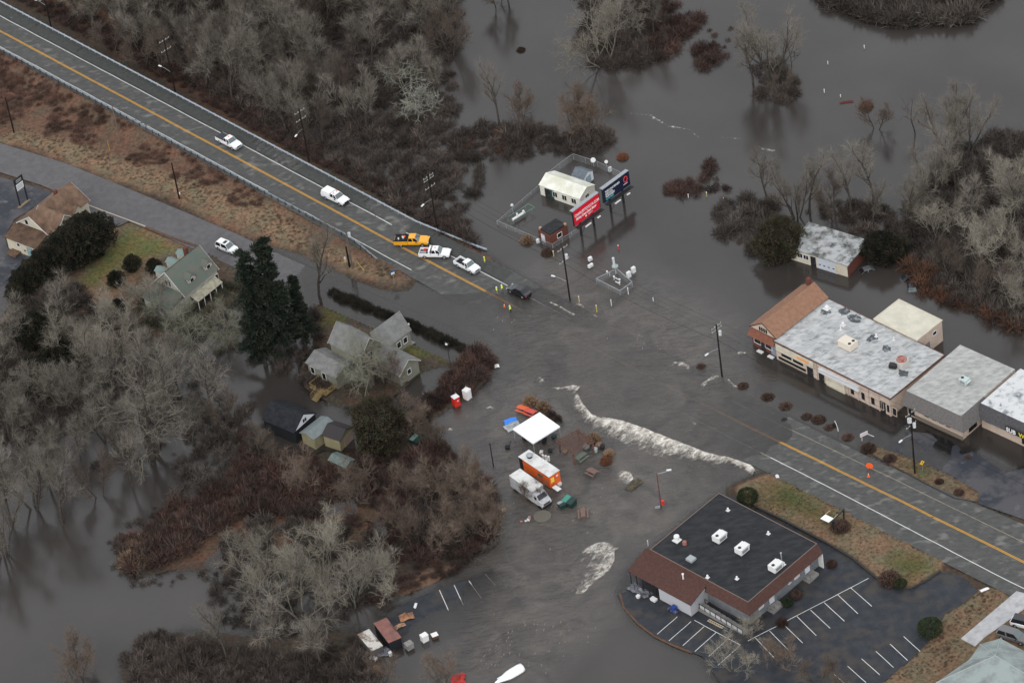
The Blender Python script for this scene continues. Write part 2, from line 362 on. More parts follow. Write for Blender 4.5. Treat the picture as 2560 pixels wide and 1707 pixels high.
n2 = N.new('ShaderNodeTexNoise'); n2.inputs['Scale'].default_value = .3; n2.inputs['Detail'].default_value = 5
L.new(geo.outputs['Position'], n1.inputs['Vector']); L.new(geo.outputs['Position'], n2.inputs['Vector'])
r1 = N.new('ShaderNodeMapRange'); r1.inputs[1].default_value = .3; r1.inputs[2].default_value = .7; r1.inputs[3].default_value = .45; r1.inputs[4].default_value = 1.5
L.new(n1.outputs[0], r1.inputs[0])
r2 = N.new('ShaderNodeValToRGB'); r2.color_ramp.elements[0].position = .4; r2.color_ramp.elements[1].position = .62
r2.color_ramp.elements[0].color = (1.1, .92, .82, 1); r2.color_ramp.elements[1].color = (.88, .96, .86, 1)
L.new(n2.outputs[0], r2.inputs[0])
m1 = N.new('ShaderNodeMix'); m1.data_type = 'RGBA'; m1.blend_type = 'MULTIPLY'; m1.inputs[0].default_value = 1
m2 = N.new('ShaderNodeVectorMath'); m2.operation = 'SCALE'
L.new(at.outputs['Color'], m1.inputs[6]); L.new(r2.outputs[0], m1.inputs[7]); L.new(m1.outputs[2], m2.inputs[0]); L.new(r1.outputs[0], m2.inputs['Scale'])
L.new(m2.outputs[0], b.inputs['Base Color'])
bp = N.new('ShaderNodeBump'); bp.inputs['Strength'].default_value = .9; bp.inputs['Distance'].default_value = .25; L.new(n1.outputs[0], bp.inputs['Height']); L.new(bp.outputs[0], b.inputs['Normal'])
ground.data.materials.append(gm)

# flood water: one sheet at height 0, its depth over the ground decides how much shows through
water = tri_mesh('water', np.stack([GX, GY, GX*0], -1), QF, None, kind='structure', smooth=True)
dep = np.clip(-np.maximum(GH, PV), 0, 3)
da = water.data.attributes.new('depth', 'FLOAT', 'POINT'); da.data.foreach_set('value', dep.astype(np.float32).ravel())
rip = np.zeros(GX.shape)
for pts, fe in ((Area([('g',500,820),('g',900,880),('g',1250,960),('g',1300,1150),('g',900,1140),('g',700,1000)]), 5),
                (Area([('j',1250,900),('k',300,700),('k',750,900),('k',700,1200),('k',300,1568),('j',1000,1568),('j',1150,1200)]), 9),
                (Area([('g',350,1250),('g',900,1568),('k',900,350),('k',1300,500),('k',900,900),('k',450,700),('k',250,300)]), 6),
                (Area([('f',1500,740),('g',400,560),('g',1000,700),('g',1500,1000),('g',1640,1300),('l',-20,640),('k',1100,640),('k',700,900),('j',1300,900),('j',1150,300),('f',1540,1180)]), 14)):
    rip = np.maximum(rip, np.clip(.5-pts.d(GX, GY)/fe, 0, 1))
ra = water.data.attributes.new('ripple', 'FLOAT', 'POINT'); ra.data.foreach_set('value', rip.astype(np.float32).ravel())
wm = bpy.data.materials.new('flood water'); wm.use_nodes = True; N, L = nodes(wm); N.clear()
out = N.new('ShaderNodeOutputMaterial'); dif = N.new('ShaderNodeBsdfDiffuse'); gl = N.new('ShaderNodeBsdfGlossy'); tr = N.new('ShaderNodeBsdfTransparent')
gl.inputs['Roughness'].default_value = .05; tr.inputs[0].default_value = (.92,.88,.83,1)
geo = N.new('ShaderNodeNewGeometry')
nm = N.new('ShaderNodeTexNoise'); nm.inputs['Scale'].default_value = .045; nm.inputs['Detail'].default_value = 5; L.new(geo.outputs['Position'], nm.inputs['Vector'])
rm = N.new('ShaderNodeValToRGB'); rm.color_ramp.elements[0].position = .35; rm.color_ramp.elements[1].position = .7
rm.color_ramp.elements[0].color = (.034, .030, .0275, 1); rm.color_ramp.elements[1].color = (.049, .0435, .0395, 1); L.new(nm.outputs[0], rm.inputs[0]); 
arr = N.new('ShaderNodeAttribute'); arr.attribute_name = 'ripple'; mr_ = N.new('ShaderNodeMix'); mr_.data_type = 'RGBA'; mr_.inputs[7].default_value = (.096, .084, .073, 1)
ns_ = N.new('ShaderNodeTexNoise'); ns_.inputs['Scale'].default_value = .16; ns_.inputs['Detail'].default_value = 6; ns_.inputs['Distortion'].default_value = 1.5; L.new(geo.outputs['Position'], ns_.inputs['Vector'])
nr_ = N.new('ShaderNodeMapRange'); nr_.inputs[1].default_value = .3; nr_.inputs[2].default_value = .7; L.new(ns_.outputs[0], nr_.inputs[0])
mq_ = N.new('ShaderNodeMath'); mq_.operation = 'MULTIPLY'; L.new(arr.outputs['Fac'], mq_.inputs[0]); L.new(nr_.outputs[0], mq_.inputs[1])
L.new(mq_.outputs[0], mr_.inputs[0]); L.new(rm.outputs[0], mr_.inputs[6]); L.new(mr_.outputs[2], dif.inputs[0])
ad = N.new('ShaderNodeAttribute'); ad.attribute_name = 'depth'
e1 = N.new('ShaderNodeMath'); e1.operation = 'MULTIPLY'; e1.inputs[1].default_value = -7; L.new(ad.outputs['Fac'], e1.inputs[0])
e2 = N.new('ShaderNodeMath'); e2.operation = 'EXPONENT'; L.new(e1.outputs[0], e2.inputs[0])
mxs = N.new('ShaderNodeMixShader'); L.new(e2.outputs[0], mxs.inputs[0]); L.new(dif.outputs[0], mxs.inputs[1]); L.new(tr.outputs[0], mxs.inputs[2])
fr = N.new('ShaderNodeFresnel'); fr.inputs[0].default_value = 1.58
w1 = N.new('ShaderNodeTexNoise'); w1.inputs['Scale'].default_value = 2.4; w1.inputs['Detail'].default_value = 5; w1.inputs['Roughness'].default_value = .6
mpw = N.new('ShaderNodeMapping'); mpw.inputs['Rotation'].default_value = (0,0,.7); mpw.inputs['Scale'].default_value = (1, 2.2, 1)
L.new(geo.outputs['Position'], mpw.inputs[0]); L.new(mpw.outputs[0], w1.inputs['Vector'])
w2 = N.new('ShaderNodeTexNoise'); w2.inputs['Scale'].default_value = .6; w2.inputs['Detail'].default_value = 7; w2.inputs['Roughness'].default_value = .62; w2.inputs['Distortion'].default_value = 1.2
L.new(mpw.outputs[0], w2.inputs['Vector'])
ar = N.new('ShaderNodeAttribute'); ar.attribute_name = 'ripple'
h1 = N.new('ShaderNodeMath'); h1.operation = 'MULTIPLY'; L.new(w1.outputs[0], h1.inputs[0]); hr_ = N.new('ShaderNodeMath'); hr_.operation = 'MULTIPLY_ADD'; hr_.inputs[1].default_value = .03; hr_.inputs[2].default_value = .012; L.new(ar.outputs['Fac'], hr_.inputs[0]); L.new(hr_.outputs[0], h1.inputs[1])
h3 = N.new('ShaderNodeMath'); h3.operation = 'MULTIPLY'; L.new(w2.outputs[0], h3.inputs[0]); L.new(ar.outputs['Fac'], h3.inputs[1])
h4 = N.new('ShaderNodeMath'); h4.operation = 'MULTIPLY_ADD'; L.new(h3.outputs[0], h4.inputs[0]); h4.inputs[1].default_value = .30; L.new(h1.outputs[0], h4.inputs[2])
bw = N.new('ShaderNodeBump'); bw.inputs['Strength'].default_value = 1; bw.inputs['Distance'].default_value = 1; L.new(h4.outputs[0], bw.inputs['Height'])
for n_ in (gl, fr): L.new(bw.outputs[0], n_.inputs['Normal'])
L.new(bw.outputs[0], dif.inputs['Normal'])
mf = N.new('ShaderNodeMixShader'); L.new(fr.outputs[0], mf.inputs[0]); L.new(mxs.outputs[0], mf.inputs[1]); L.new(gl.outputs[0], mf.inputs[2]); L.new(mf.outputs[0], out.inputs[0])
water.data.materials.append(wm)

# ------------------------------------------------------------ roads, parking lots, markings
RDIR = math.atan2(-.768, .64)
M_road = mat('worn asphalt', (.066,.067,.064), .75, (.094,.094,.088), 1.1, (.38,.66), .15, 20, stretch=(.7,1.3,1), rotz=-RDIR, c3=(.155,.152,.14), s3=.55, t3=(.565,.72))
M_shld = mat('dark shoulder asphalt', (.052,.054,.052), .8, (.068,.069,.066), 1.4, (.4,.66), .12, 20)
M_side = mat('grey asphalt', (.098,.094,.096), .8, (.12,.116,.118), .8, (.4,.62), .1, 18)
M_lot = mat('dark wet asphalt', (.020,.023,.029), .6, (.036,.039,.045), .6, (.36,.66), .12, 12, c3=(.050,.043,.038), s3=.3, t3=(.5,.7), spec=.25)
M_mall = mat('mall lot asphalt', (.070,.068,.074), .6, (.028,.031,.04), .16, (.44,.58), .12, 12, c3=(.10,.10,.105), s3=.6, t3=(.6,.75), spec=.25)
M_yel = mat('yellow road paint', (.62,.30,.03), .6, (.42,.24,.06), 1.5, (.45,.75))
M_wht = mat('white road paint', (.62,.62,.60), .6, (.38,.38,.36), 1.2, (.45,.75))
M_faint = mat('worn white paint', (.30,.26,.20), .7, (.14,.13,.11), 1.5, (.4,.7))
M_conc = mat('pale concrete', (.42,.42,.42), .8, (.30,.30,.31), .7, (.4,.65))
M_kerb = mat('dark kerb', (.035,.035,.036), .8); M_kerb2 = mat('leaf littered kerb', (.13,.075,.045), .9, (.07,.05,.04), 2)
def fine_strip(name, Q, mt, step=1.2, m_=13):
    rows = []
    for a, b_ in zip(Q[:-1], Q[1:]):
        n = max(1, int((b_[0]-a[0]).length/step))
        for k in range(n): rows.append((a[0].lerp(b_[0], k/n), a[1].lerp(b_[1], k/n)))
    rows.append(Q[-1]); V = np.array([[list(p.lerp(q, j/(m_-1))) for j in range(m_)] for p, q in rows]); V[...,2] += uneven(V[...,0], V[...,1])
    i = np.arange(V.shape[0]*m_).reshape(-1, m_); F_ = np.stack([i[:-1,:-1], i[:-1,1:], i[1:,1:], i[1:,:-1]], -1).reshape(-1, 4)
    return tri_mesh(name, V, F_[:, ::-1], mt, kind='structure', smooth=True)
road = fine_strip('main_road', ROADQ, M_road); side = fine_strip('side_road', SIDEQ, M_side)
def road_z(x, y):
    z = np.full(x.shape, np.nan)
    for A in ROADA:
        d = A.d(x, y); z = np.where((d <= .02) & np.isnan(z), A.z(x, y), z)
    return z+uneven(x, y)
def stripe(off, w, i0, i1, mt, dz=.012, name='painted_line'):
    """line along the main road between two centre line parameters"""
    c = [];
    def at(t):
        i = int(min(max(math.floor(t), 0), len(RW)-2)); f = t-i; return RW[i].lerp(RW[i+1], f)
    ks = [i0]+[k for k in range(len(RW)) if i0 < k < i1]+[i1]
    c = [at(k) for k in ks]
    def oo(k):
        if not isinstance(off, (list, tuple)): return off
        i = int(min(max(math.floor(k), 0), len(RW)-2)); f = k-i; return off[i]*(1-f)+off[i+1]*f
    o = [oo(k) for k in ks]
    full = ribbon(c, [a+w/2 for a in o], [a-w/2 for a in o], 0)
    fl = []
    for a, b_ in zip(full[:-1], full[1:]):
        n = max(1, int((b_[0]-a[0]).length/.8)); fl += [(a[0].lerp(b_[0], k/n), a[1].lerp(b_[1], k/n)) for k in range(n)]
    fl.append(full[-1]); V = np.array([[list(p), list(q)] for p, q in fl]); z = road_z(V[...,0], V[...,1]); V[...,2] = np.where(np.isnan(z), V[...,2], z)+dz
    i = np.arange(len(fl)*2).reshape(-1, 2); F_ = np.stack([i[:-1,0], i[:-1,1], i[1:,1], i[1:,0]], -1)
    return tri_mesh(name, V, F_, mt, road)
for s_ in (.13, -.13):
    stripe(s_, .13, 0, 6.75, M_yel); stripe(s_, .13, 7.15, 15, M_yel)
up = [3.5]*8+[3.5,3.5,3.5,3.5,3.6,3.7,3.7,3.7]; lo = [-3.55]*5+[-3.6,-3.8,-4,-4.2,-3.9,-3.9,-4.0,-4.3,-5.0,-5,-5]
stripe(up, .15, 0, 7.3, M_wht); stripe(up, .13, 9.6, 15, M_faint)
stripe(lo, .15, 0, 5.35, M_wht); stripe(lo, .15, 8.6, 10.9, M_faint); stripe(lo, .15, 10.9, 15, M_wht)
def draped(name, a, b_, mt, par, m_=9, i0=0, i1=6.6, dz=.006):
    c = [RW[min(int(k), len(RW)-2)].lerp(RW[min(int(k), len(RW)-2)+1], k-min(int(k), len(RW)-2)) for k in [i0+(i1-i0)*j/240 for j in range(241)]]
    L_ = ribbon(c, a, b_); V = np.array([[list(p.lerp(q, j/(m_-1))) for j in range(m_)] for p, q in L_]); z = road_z(V[...,0], V[...,1]); V[...,2] = np.where(np.isnan(z), V[...,2], z)+dz
    i = np.arange(V.shape[0]*m_).reshape(-1, m_); F_ = np.stack([i[:-1,:-1], i[:-1,1:], i[1:,1:], i[1:,:-1]], -1).reshape(-1, 4)
    return tri_mesh(name, V, F_, mt, par)
draped('shoulder', 6.8, 3.75, M_shld, road, 9, 0, 6.9); draped('shoulder', -3.75, -4.65, M_shld, road, 4, 0, 5.2)
draped('seam', 3.95, 3.88, mat('black tar seam', (.02,.02,.02)), road, 2, 0, 9, .014)
for k in range(15): draped('tar_joint', 6.5, 4.1+.4*(k % 3), M_faint, road, 8, 2.1+k*.31, 2.1+k*.31+.006, .016)
LM = dict(restaurant_car_park=M_lot, mall_car_park=M_mall, lower_car_park=M_lot, tan_house_car_park=M_mall, parking_apron=M_side)
LO = {}
for k, A in LOTS.items():
    bm = bmesh.new(); vs = [bm.verts.new((x, y, float(A.z(x, y)))) for x, y in A.xy]; bm.faces.new(vs)
    bmesh.ops.triangulate(bm, faces=bm.faces[:])
    x0, y0, x1, y1 = min(p[0] for p in A.xy), min(p[1] for p in A.xy), max(p[0] for p in A.xy), max(p[1] for p in A.xy); st = 1.3
    x0, x1, y0, y1 = max(x0,-140), min(x1,140), max(y0,-130), min(y1,150)
    for k_ in range(1, int((x1-x0)/st)): bmesh.ops.bisect_plane(bm, geom=bm.verts[:]+bm.edges[:]+bm.faces[:], plane_co=(x0+k_*st,0,0), plane_no=(1,0,0))
    for k_ in range(1, int((y1-y0)/st)): bmesh.ops.bisect_plane(bm, geom=bm.verts[:]+bm.edges[:]+bm.faces[:], plane_co=(0,y0+k_*st,0), plane_no=(0,1,0))
    for v_ in bm.verts: v_.co.z += float(uneven(np.array([v_.co.x]), np.array([v_.co.y]))[0])
    for f in bm.faces:
        if f.normal.z < 0: f.normal_flip()
    me = bpy.data.meshes.new(k); bm.to_mesh(me); bm.free(); me.materials.append(LM[k]); LO[k] = link(k, me, kind='structure')
def lot_line(k, p0, p1, w=.11, mt=None):
    A = LOTS[k]; q = []
    for p in (p0, p1):
        z = 0
        for _ in range(3): v = P(p, z); z = float(A.z(v.x, v.y))
        q.append(Vector((v.x, v.y, z)))
    d = (q[1]-q[0]); n = Vector((-d.y, d.x, 0)).normalized()*w/2; m_ = max(2, int(d.length/.6)); V = []
    for i in range(m_+1):
        for s_ in (-1, 1): c = q[0].lerp(q[1], i/m_)+n*s_; V.append((c.x, c.y, float(A.z(c.x, c.y))+float(uneven(np.array([c.x]), np.array([c.y]))[0])+.02))
    tri_mesh('parking_line', V, [(2*i, 2*i+1, 2*i+3, 2*i+2) for i in range(m_)], mt or M_wht, LO[k])
R_ = 'restaurant_car_park'
lot_line(R_, ('l',645,1025), ('l',20,1350))
for a, b_, c_, d_ in ((551,1072,662,1170),(486,1110,590,1208),(415,1150,520,1247),(345,1190,446,1284),(274,1222,374,1322),(204,1262,304,1360),(133,1298,232,1398),(60,1335,160,1440),
                    (827,1327,917,1407),(756,1365,847,1449),(683,1402,774,1486),(609,1441,703,1525),(537,1480,632,1565),(465,1520,555,1600)):
    lot_line(R_, ('l',a,b_), ('l',c_,d_))
lot_line(R_, ('k',1110,1243), ('k',1348,1370))
for a, b_, c_, d_ in ((1022,1225,918,1315),(1093,1250,978,1350),(1160,1275,1050,1373),(1222,1305,1113,1403),(1283,1338,1185,1428),(1348,1372,1232,1475)):
    lot_line(R_, ('k',a,b_), ('k',c_,d_))
for a, b_, c_, d_ in ((1033,1087,1081,1195),(1109,1060,1157,1165),(1185,1037,1250,1130),(1270,1003,1325,1065)):
    lot_line('lower_car_park', ('j',a,b_), ('j',c_,d_))
def kerb(pts, w=.16, h=.13, mt=M_kerb, name='kerb', z0=-.1):
    q = [G(*p, lo=-.1) for p in pts]; L_ = ribbon(q, w/2, -w/2); m_ = MB()
    rings = [[a+Vector((0,0,z0)), b+Vector((0,0,z0)), b+Vector((0,0,h)), a+Vector((0,0,h))] for a, b in L_]
    m_.loft(rings); return m_.build(name, mt, kind='structure')
kerb([('l',40,655),('l',200,730),('l',430,850),('l',560,925),('l',700,1040)], .3, .16)
kerb([('l',860,1085),('l',960,1030),('l',1015,992)], .25, .14)
kerb([('k',725,1105),('k',745,1180),('k',820,1262),('k',900,1325),('k',1000,1372),('k',1100,1412)], .35, .12, M_kerb2)
kerb([('l',610,358),('l',760,440),('l',900,515),('l',1090,612),('l',1200,632)], .2, .08)
kerb([('e',375,92),('e',540,152),('e',660,198),('e',850,268),('e',950,305)], .22, .12, mat('pale kerb', (.42,.36,.30), .8))
kerb([('e',950,310),('e',1100,370),('e',1280,430)], .5, .1, M_kerb2)
# concrete slabs
def slab_thing(name, pts, z, mt, t=.12):
    q = [P(p, z) for p in pts]; return MB().slab(q, t).build(name, mt, kind='structure')
slab_thing('concrete_walkway', [('w',120,955),('w',315,1060),('w',440,940),('w',600,830),('w',1000,540),('w',1000,340),('w',880,310)], .55, M_conc, .2)
slab_thing('concrete_path', [('t',1470,540),('t',1690,620),('t',1390,830),('t',1240,880),('t',1380,800),('t',1340,760),('t',1500,660)], .32, mat('grey concrete', (.24,.23,.22), .85, (.17,.165,.16), 1.2))
slab_thing('garden_path', [('t',1240,880),('t',1390,900),('t',900,1330),('t',660,1568),('t',560,1560)], .26, MATS['grey concrete'])
slab_thing('kerb_pad', [('C',480,1330),('C',800,1090),('C',860,1110),('C',560,1350)], .6, mat('sandy kerb', (.2,.15,.1), .9), .1)

# ------------------------------------------------------------ white water
fm = bpy.data.materials.new('white water foam'); fm.use_nodes = True; N, L = nodes(fm); b = N['Principled BSDF']
b.inputs['Roughness'].default_value = .7
geo = N.new('ShaderNodeNewGeometry'); fa = N.new('ShaderNodeAttribute'); fa.attribute_name = 'foam_cover'
f1 = N.new('ShaderNodeTexNoise'); f1.inputs['Scale'].default_value = 1.4; f1.inputs['Detail'].default_value = 8; f1.inputs['Roughness'].default_value = .66; f1.inputs['Distortion'].default_value = .6
fr1 = N.new('ShaderNodeMapping'); fr1.inputs['Rotation'].default_value = (0,0,-(RDIR+math.pi/2)); fs1 = N.new('ShaderNodeMapping'); fs1.inputs['Scale'].default_value = (.62,1.15,1)
L.new(geo.outputs['Position'], fr1.inputs[0]); L.new(fr1.outputs[0], fs1.inputs[0]); L.new(fs1.outputs[0], f1.inputs['Vector'])
q1 = N.new('ShaderNodeMath'); q1.operation = 'ADD'; L.new(f1.outputs[0], q1.inputs[0]); L.new(fa.outputs['Fac'], q1.inputs[1])
q2 = N.new('ShaderNodeMapRange'); q2.inputs[1].default_value = .84; q2.inputs[2].default_value = 1.34; L.new(q1.outputs[0], q2.inputs[0]); L.new(q2.outputs[0], b.inputs['Alpha'])
fc = N.new('ShaderNodeValToRGB'); fc.color_ramp.elements[0].position = .36; fc.color_ramp.elements[1].position = .56; fc.color_ramp.elements[0].color = (.34,.28,.22,1); fc.color_ramp.elements[1].color = (.82,.78,.70,1)
f2 = N.new('ShaderNodeTexNoise'); f2.inputs['Scale'].default_value = 1.8; f2.inputs['Detail'].default_value = 8; f2.inputs['Roughness'].default_value = .6; L.new(fs1.outputs[0], f2.inputs['Vector']); L.new(f2.outputs[0], fc.inputs[0]); L.new(fc.outputs[0], b.inputs['Base Color'])
bb = N.new('ShaderNodeBump'); bb.inputs['Distance'].default_value = .2; bb.inputs['Strength'].default_value = .5; L.new(f2.outputs[0], bb.inputs['Height']); L.new(bb.outputs[0], b.inputs['Normal'])
def resample(pts, n):
    d = [0]
    for a, b_ in zip(pts[:-1], pts[1:]): d.append(d[-1]+(b_-a).length)
    o = []
    for k in range(n):
        t = d[-1]*k/(n-1); i = max(j for j in range(len(d)) if d[j] <= t+1e-9); i = min(i, len(pts)-2)
        o.append(pts[i].lerp(pts[i+1], (t-d[i])/max(d[i+1]-d[i], 1e-9)))
    return o
FO = []
def foam(pa, pb, label, amp=.28, dens=(.72, .28), m=9, height=.0):
    """whitewater between its crisp upstream edge pa and its ragged downstream edge pb"""
    A_ = [P(p, .03) for p in pa]; B_ = [P(p, .03) for p in pb]; ln = sum((a-b_).length for a, b_ in zip(A_[:-1], A_[1:]))
    n = max(6, int(ln/.35)); A_ = resample(A_, n); B_ = [a+(b_-a)*1.22 for a, b_ in zip(A_, resample(B_, n))]
    xs = np.array([[list(a.lerp(b_, j/(m-1))) for j in range(m)] for a, b_ in zip(A_, B_)])
    z = vnoise(xs[...,0], xs[...,1], .9, 11)*.5+vnoise(xs[...,0], xs[...,1], .4, 12)*.5
    s = np.linspace(0, 1, m)[None, :]; prof = np.exp(-((s-.22)/.28)**2)
    xs[..., 2] = .02 + height*prof + np.clip(z+.35, 0, 2)*amp*prof + .015
    e = np.linspace(0, 1, n)[:, None]; ends = np.clip(np.minimum(e, 1-e)*n*.35/1.2, 0, 1)
    den = (dens[0]*(1-s)**.9+(dens[1]-.2)*s)*(.3+.7*ends) - .12*np.clip((.12-s)/.12, 0, 1) + .06*vnoise(xs[...,0], xs[...,1], 1.6, 14)
    i = np.arange(n*m).reshape(n, m); F_ = np.stack([i[:-1,:-1], i[1:,:-1], i[1:,1:], i[:-1,1:]], -1).reshape(-1, 4)
    o = tri_mesh('white_water', xs, F_, fm, kind='stuff', smooth=True)
    a_ = o.data.attributes.new('foam_cover', 'FLOAT', 'POINT'); a_.data.foreach_set('value', den.astype(np.float32).ravel())
    tag(o, label, 'white water'); FO.append(o)
foam([('k',620,190),('k',740,213),('k',850,250),('k',935,285),('k',1000,310),('k',1090,345),('k',1180,380),('k',1290,403),('k',1400,438),('k',1436,478)],
     [('k',600,262),('k',670,305),('k',780,350),('k',870,378),('k',930,396),('k',1050,412),('k',1150,428),('k',1265,442),('k',1370,466),('k',1400,520)], 'long foaming white water edge where the flood pours off the road', .35, (.78,.33), 12, .15)
foam([('k',500,60),('k',530,120),('k',575,175),('k',620,195),('k',650,210)], [('k',465,70),('k',485,150),('k',530,210),('k',570,250),('k',640,290)], 'white water running down beside the brown kerb edge above the tent', .3, (.68,.3), 9, .1)
foam([('k',360,40),('k',430,38),('k',480,25),('k',518,35),('k',500,62)], [('k',375,50),('k',430,52),('k',450,65),('k',470,75),('k',490,90)], 'small curl of white water at the top of the foam edge', .2, (.66,.35))
foam([('g',240,1275),('g',275,1290),('g',305,1325)], [('g',235,1300),('g',255,1340),('g',290,1370)], 'small foam patch at the upper tip of the foam edge', .15, (.6,.3))
foam([('k',540,865),('k',620,840),('k',670,840),('k',690,865),('k',720,868),('k',696,885),('k',698,930),('k',670,985),('k',600,1040),('k',520,1120)],
     [('k',480,945),('k',490,940),('k',505,945),('k',510,955),('k',505,965),('k',500,975),('k',500,1000),('k',490,1020),('k',480,1060),('k',455,1120)], 'bright fan of white water in front of the black roofed restaurant', .16, (.60,.30), 22, .05)
foam([('k',705,480),('k',740,468),('k',780,478),('k',795,510),('k',760,545)], [('k',700,540),('k',730,530),('k',745,530),('k',760,530),('k',740,560)], 'round foam patch upstream of the sunken debris', .2, (.64,.36))
foam([('k',765,548),('k',740,570),('k',725,600)], [('k',735,560),('k',715,590),('k',718,632)], 'foam tail running down from the sunken debris', .15, (.6,.3))
foam([('g',1275,1220),('g',1240,1215),('g',1200,1190),('g',1130,1185),('g',1095,1215)], [('g',1230,1285),('g',1210,1260),('g',1180,1240),('g',1130,1230),('g',1090,1255)], 'ring of foam trailing from the first bush in the flood', .1, (.5,.3))
foam([('g',1450,1280),('g',1410,1275),('g',1370,1290),('g',1330,1320),('g',1290,1365)], [('g',1445,1300),('g',1410,1305),('g',1380,1325),('g',1340,1350),('g',1310,1375)], 'foam wake trailing left of the utility pole near the mall', .12, (.58,.36))
foam([('g',1460,1285),('g',1490,1295),('g',1530,1335),('g',1575,1360)], [('g',1462,1300),('g',1485,1325),('g',1520,1360),('g',1545,1385)], 'foam wake trailing right of the utility pole near the mall', .1, (.52,.3))
foam([('g',1510,1118),('g',1560,1120),('g',1640,1130)], [('g',1520,1135),('g',1580,1140),('g',1630,1133)], 'thin foam streak at the corner of the orange roofed building', .05, (.6,.4), 5)
foam([('g',300,785),('g',380,815),('g',450,855),('g',520,890)], [('g',300,792),('g',370,825),('g',440,870),('g',510,900)], 'thin foam line along the sunken road edge below the black sedan', .05, (.6,.42), 5)
foam([('g',480,815),('g',510,803),('g',545,820),('g',560,850)], [('g',475,830),('g',505,825),('g',530,840),('g',545,850)], 'small foam patch round the first yellow marker post', .08, (.58,.4))
foam([('g',560,855),('g',600,870),('g',650,900),('g',700,850),('g',780,850)], [('g',565,870),('g',600,890),('g',640,905),('g',690,870),('g',780,862)], 'small foam streak round the second yellow marker post', .06, (.5,.3), 5)
foam([('c',800,725),('c',860,740),('c',980,745),('c',1090,815),('c',1240,848),('c',1300,900),('c',1420,895),('c',1600,908)], [('c',800,740),('c',860,750),('c',970,765),('c',1085,830),('c',1240,855),('c',1300,910),('c',1420,902),('c',1600,912)], 'thin broken foam streak crossing the open water behind the billboards', .05, (.46,.36), 5)
foam([('c',1660,940),('c',1720,970),('c',1829,985)], [('c',1665,960),('c',1730,990),('c',1829,1000)], 'short foam streak on the water left of the bare trees', .04, (.48,.36), 5)
foam([('j',1050,262),('j',1090,245),('j',1120,255)], [('j',1045,275),('j',1080,270),('j',1118,270)], 'small foam patch left of the blue tarpaulin', .08, (.66,.4), 5)
foam([('j',1255,145),('j',1300,135),('j',1335,150)], [('j',1265,155),('j',1300,150),('j',1330,160)], 'small foam streak right of the portable toilets', .06, (.6,.4), 5)
foam([('j',1150,185),('j',1180,185),('j',1190,205)], [('j',1145,195),('j',1160,205),('j',1180,208)], 'tiny foam patch below the red portable toilet', .06, (.62,.4), 5)
foam([('o',960,945),('o',700,985),('o',690,1040),('o',720,1080)][1:], [('o',740,945),('o',675,1010),('o',700,1070)], 'thin foam line at the front corner of the orange trailer', .05, (.5,.3), 5)
foam([('o',900,1440),('o',950,1410),('o',970,1450)], [('o',895,1490),('o',920,1470),('o',945,1480)], 'foam below the lower brown picnic table', .06, (.52,.35), 5)
foam([('k',1085,200),('k',1120,225),('k',1145,240)], [('k',1090,215),('k',1110,245),('k',1135,265)], 'small foam patch on the sunken road edge line', .06, (.55,.35), 5)
foam([('l',-10,435),('l',30,435),('l',60,470)], [('l',-10,460),('l',15,480),('l',45,500)], 'last foam curl at the right end of the white water edge', .12, (.66,.4), 6)
foam([('k',1120,160),('k',1200,180)], [('k',1125,170),('k',1200,186)], 'faint foam flecks beside the yellow line in the flood', .03, (.4,.3), 4)
# ------------------------------------------------------------ buildings
def rect(W, S, E, z):
    """ground rectangle from three eave corners seen in the photograph: left, near, right"""
    w, s_, e = P(W, z), P(S, z), P(E, z); u = (s_-w); Lx = u.length; u.normalize(); v = Vector((-u.y, u.x, 0))
    return w, math.atan2(u.y, u.x), Lx, (e-s_).dot(v)
def rect2(S, E, width, z):
    s_, e = P(S, z), P(E, z); v = (e-s_); D = v.length; v.normalize(); u = Vector((v.y, -v.x, 0))
    return s_-u*width, math.atan2(u.y, u.x), width, D
def house(name, label, cat, W, rz, z0=0.0, group=None): return thing(name, label, cat, (W.x, W.y, z0), rz, group)
def wmap(side, x0, y0, x1, y1):
    return {'f': lambda a, z, o: (x0+a, y0-o, z), 'r': lambda a, z, o: (x1+o, y0+a, z),
            'l': lambda a, z, o: (x0-o, y1-a, z), 'b': lambda a, z, o: (x1-a, y1+o, z)}[side]
def mbox(mb, f, a0, a1, z0, z1, o0, o1):
    c = [f(a, z, o) for a in (a0, a1) for z in (z0, z1) for o in (o0, o1)]
    return mb.add(c, [(0,1,3,2),(4,6,7,5),(0,4,5,1),(2,3,7,6),(0,2,6,4),(1,5,7,3)])
M_glass = mat('dark window glass', (.012,.014,.017), .12, spec=.6)
M_white = mat('white painted trim', (.66,.66,.65), .6); M_dark = mat('dark painted metal', (.02,.02,.022), .5)
M_met = mat('galvanised metal', (.36,.38,.40), .45, (.26,.28,.30), 3, metal=.3); M_wood = mat('weathered brown wood', (.10,.06,.04), .8, (.15,.10,.07), 2)
def win(par, R, side, a, z, w, h, fr=M_white, gl=M_glass, t=.09, bars=0, name='window'):
    f = wmap(side, *R); fb = MB()
    mbox(fb, f, a-t, a, z-t, z+h+t, -.02, .07); mbox(fb, f, a+w, a+w+t, z-t, z+h+t, -.02, .07)
    mbox(fb, f, a, a+w, z+h, z+h+t, -.02, .07); mbox(fb, f, a, a+w, z-t, z, -.02, .10)
    for k in range(bars): mbox(fb, f, a+w*(k+1)/(bars+1)-.03, a+w*(k+1)/(bars+1)+.03, z, z+h, -.02, .06)
    o = fb.build(name, fr, par); g_ = MB(); mbox(g_, f, a, a+w, z, z+h, -.03, .025); g_.build('pane', gl, o)
    return o
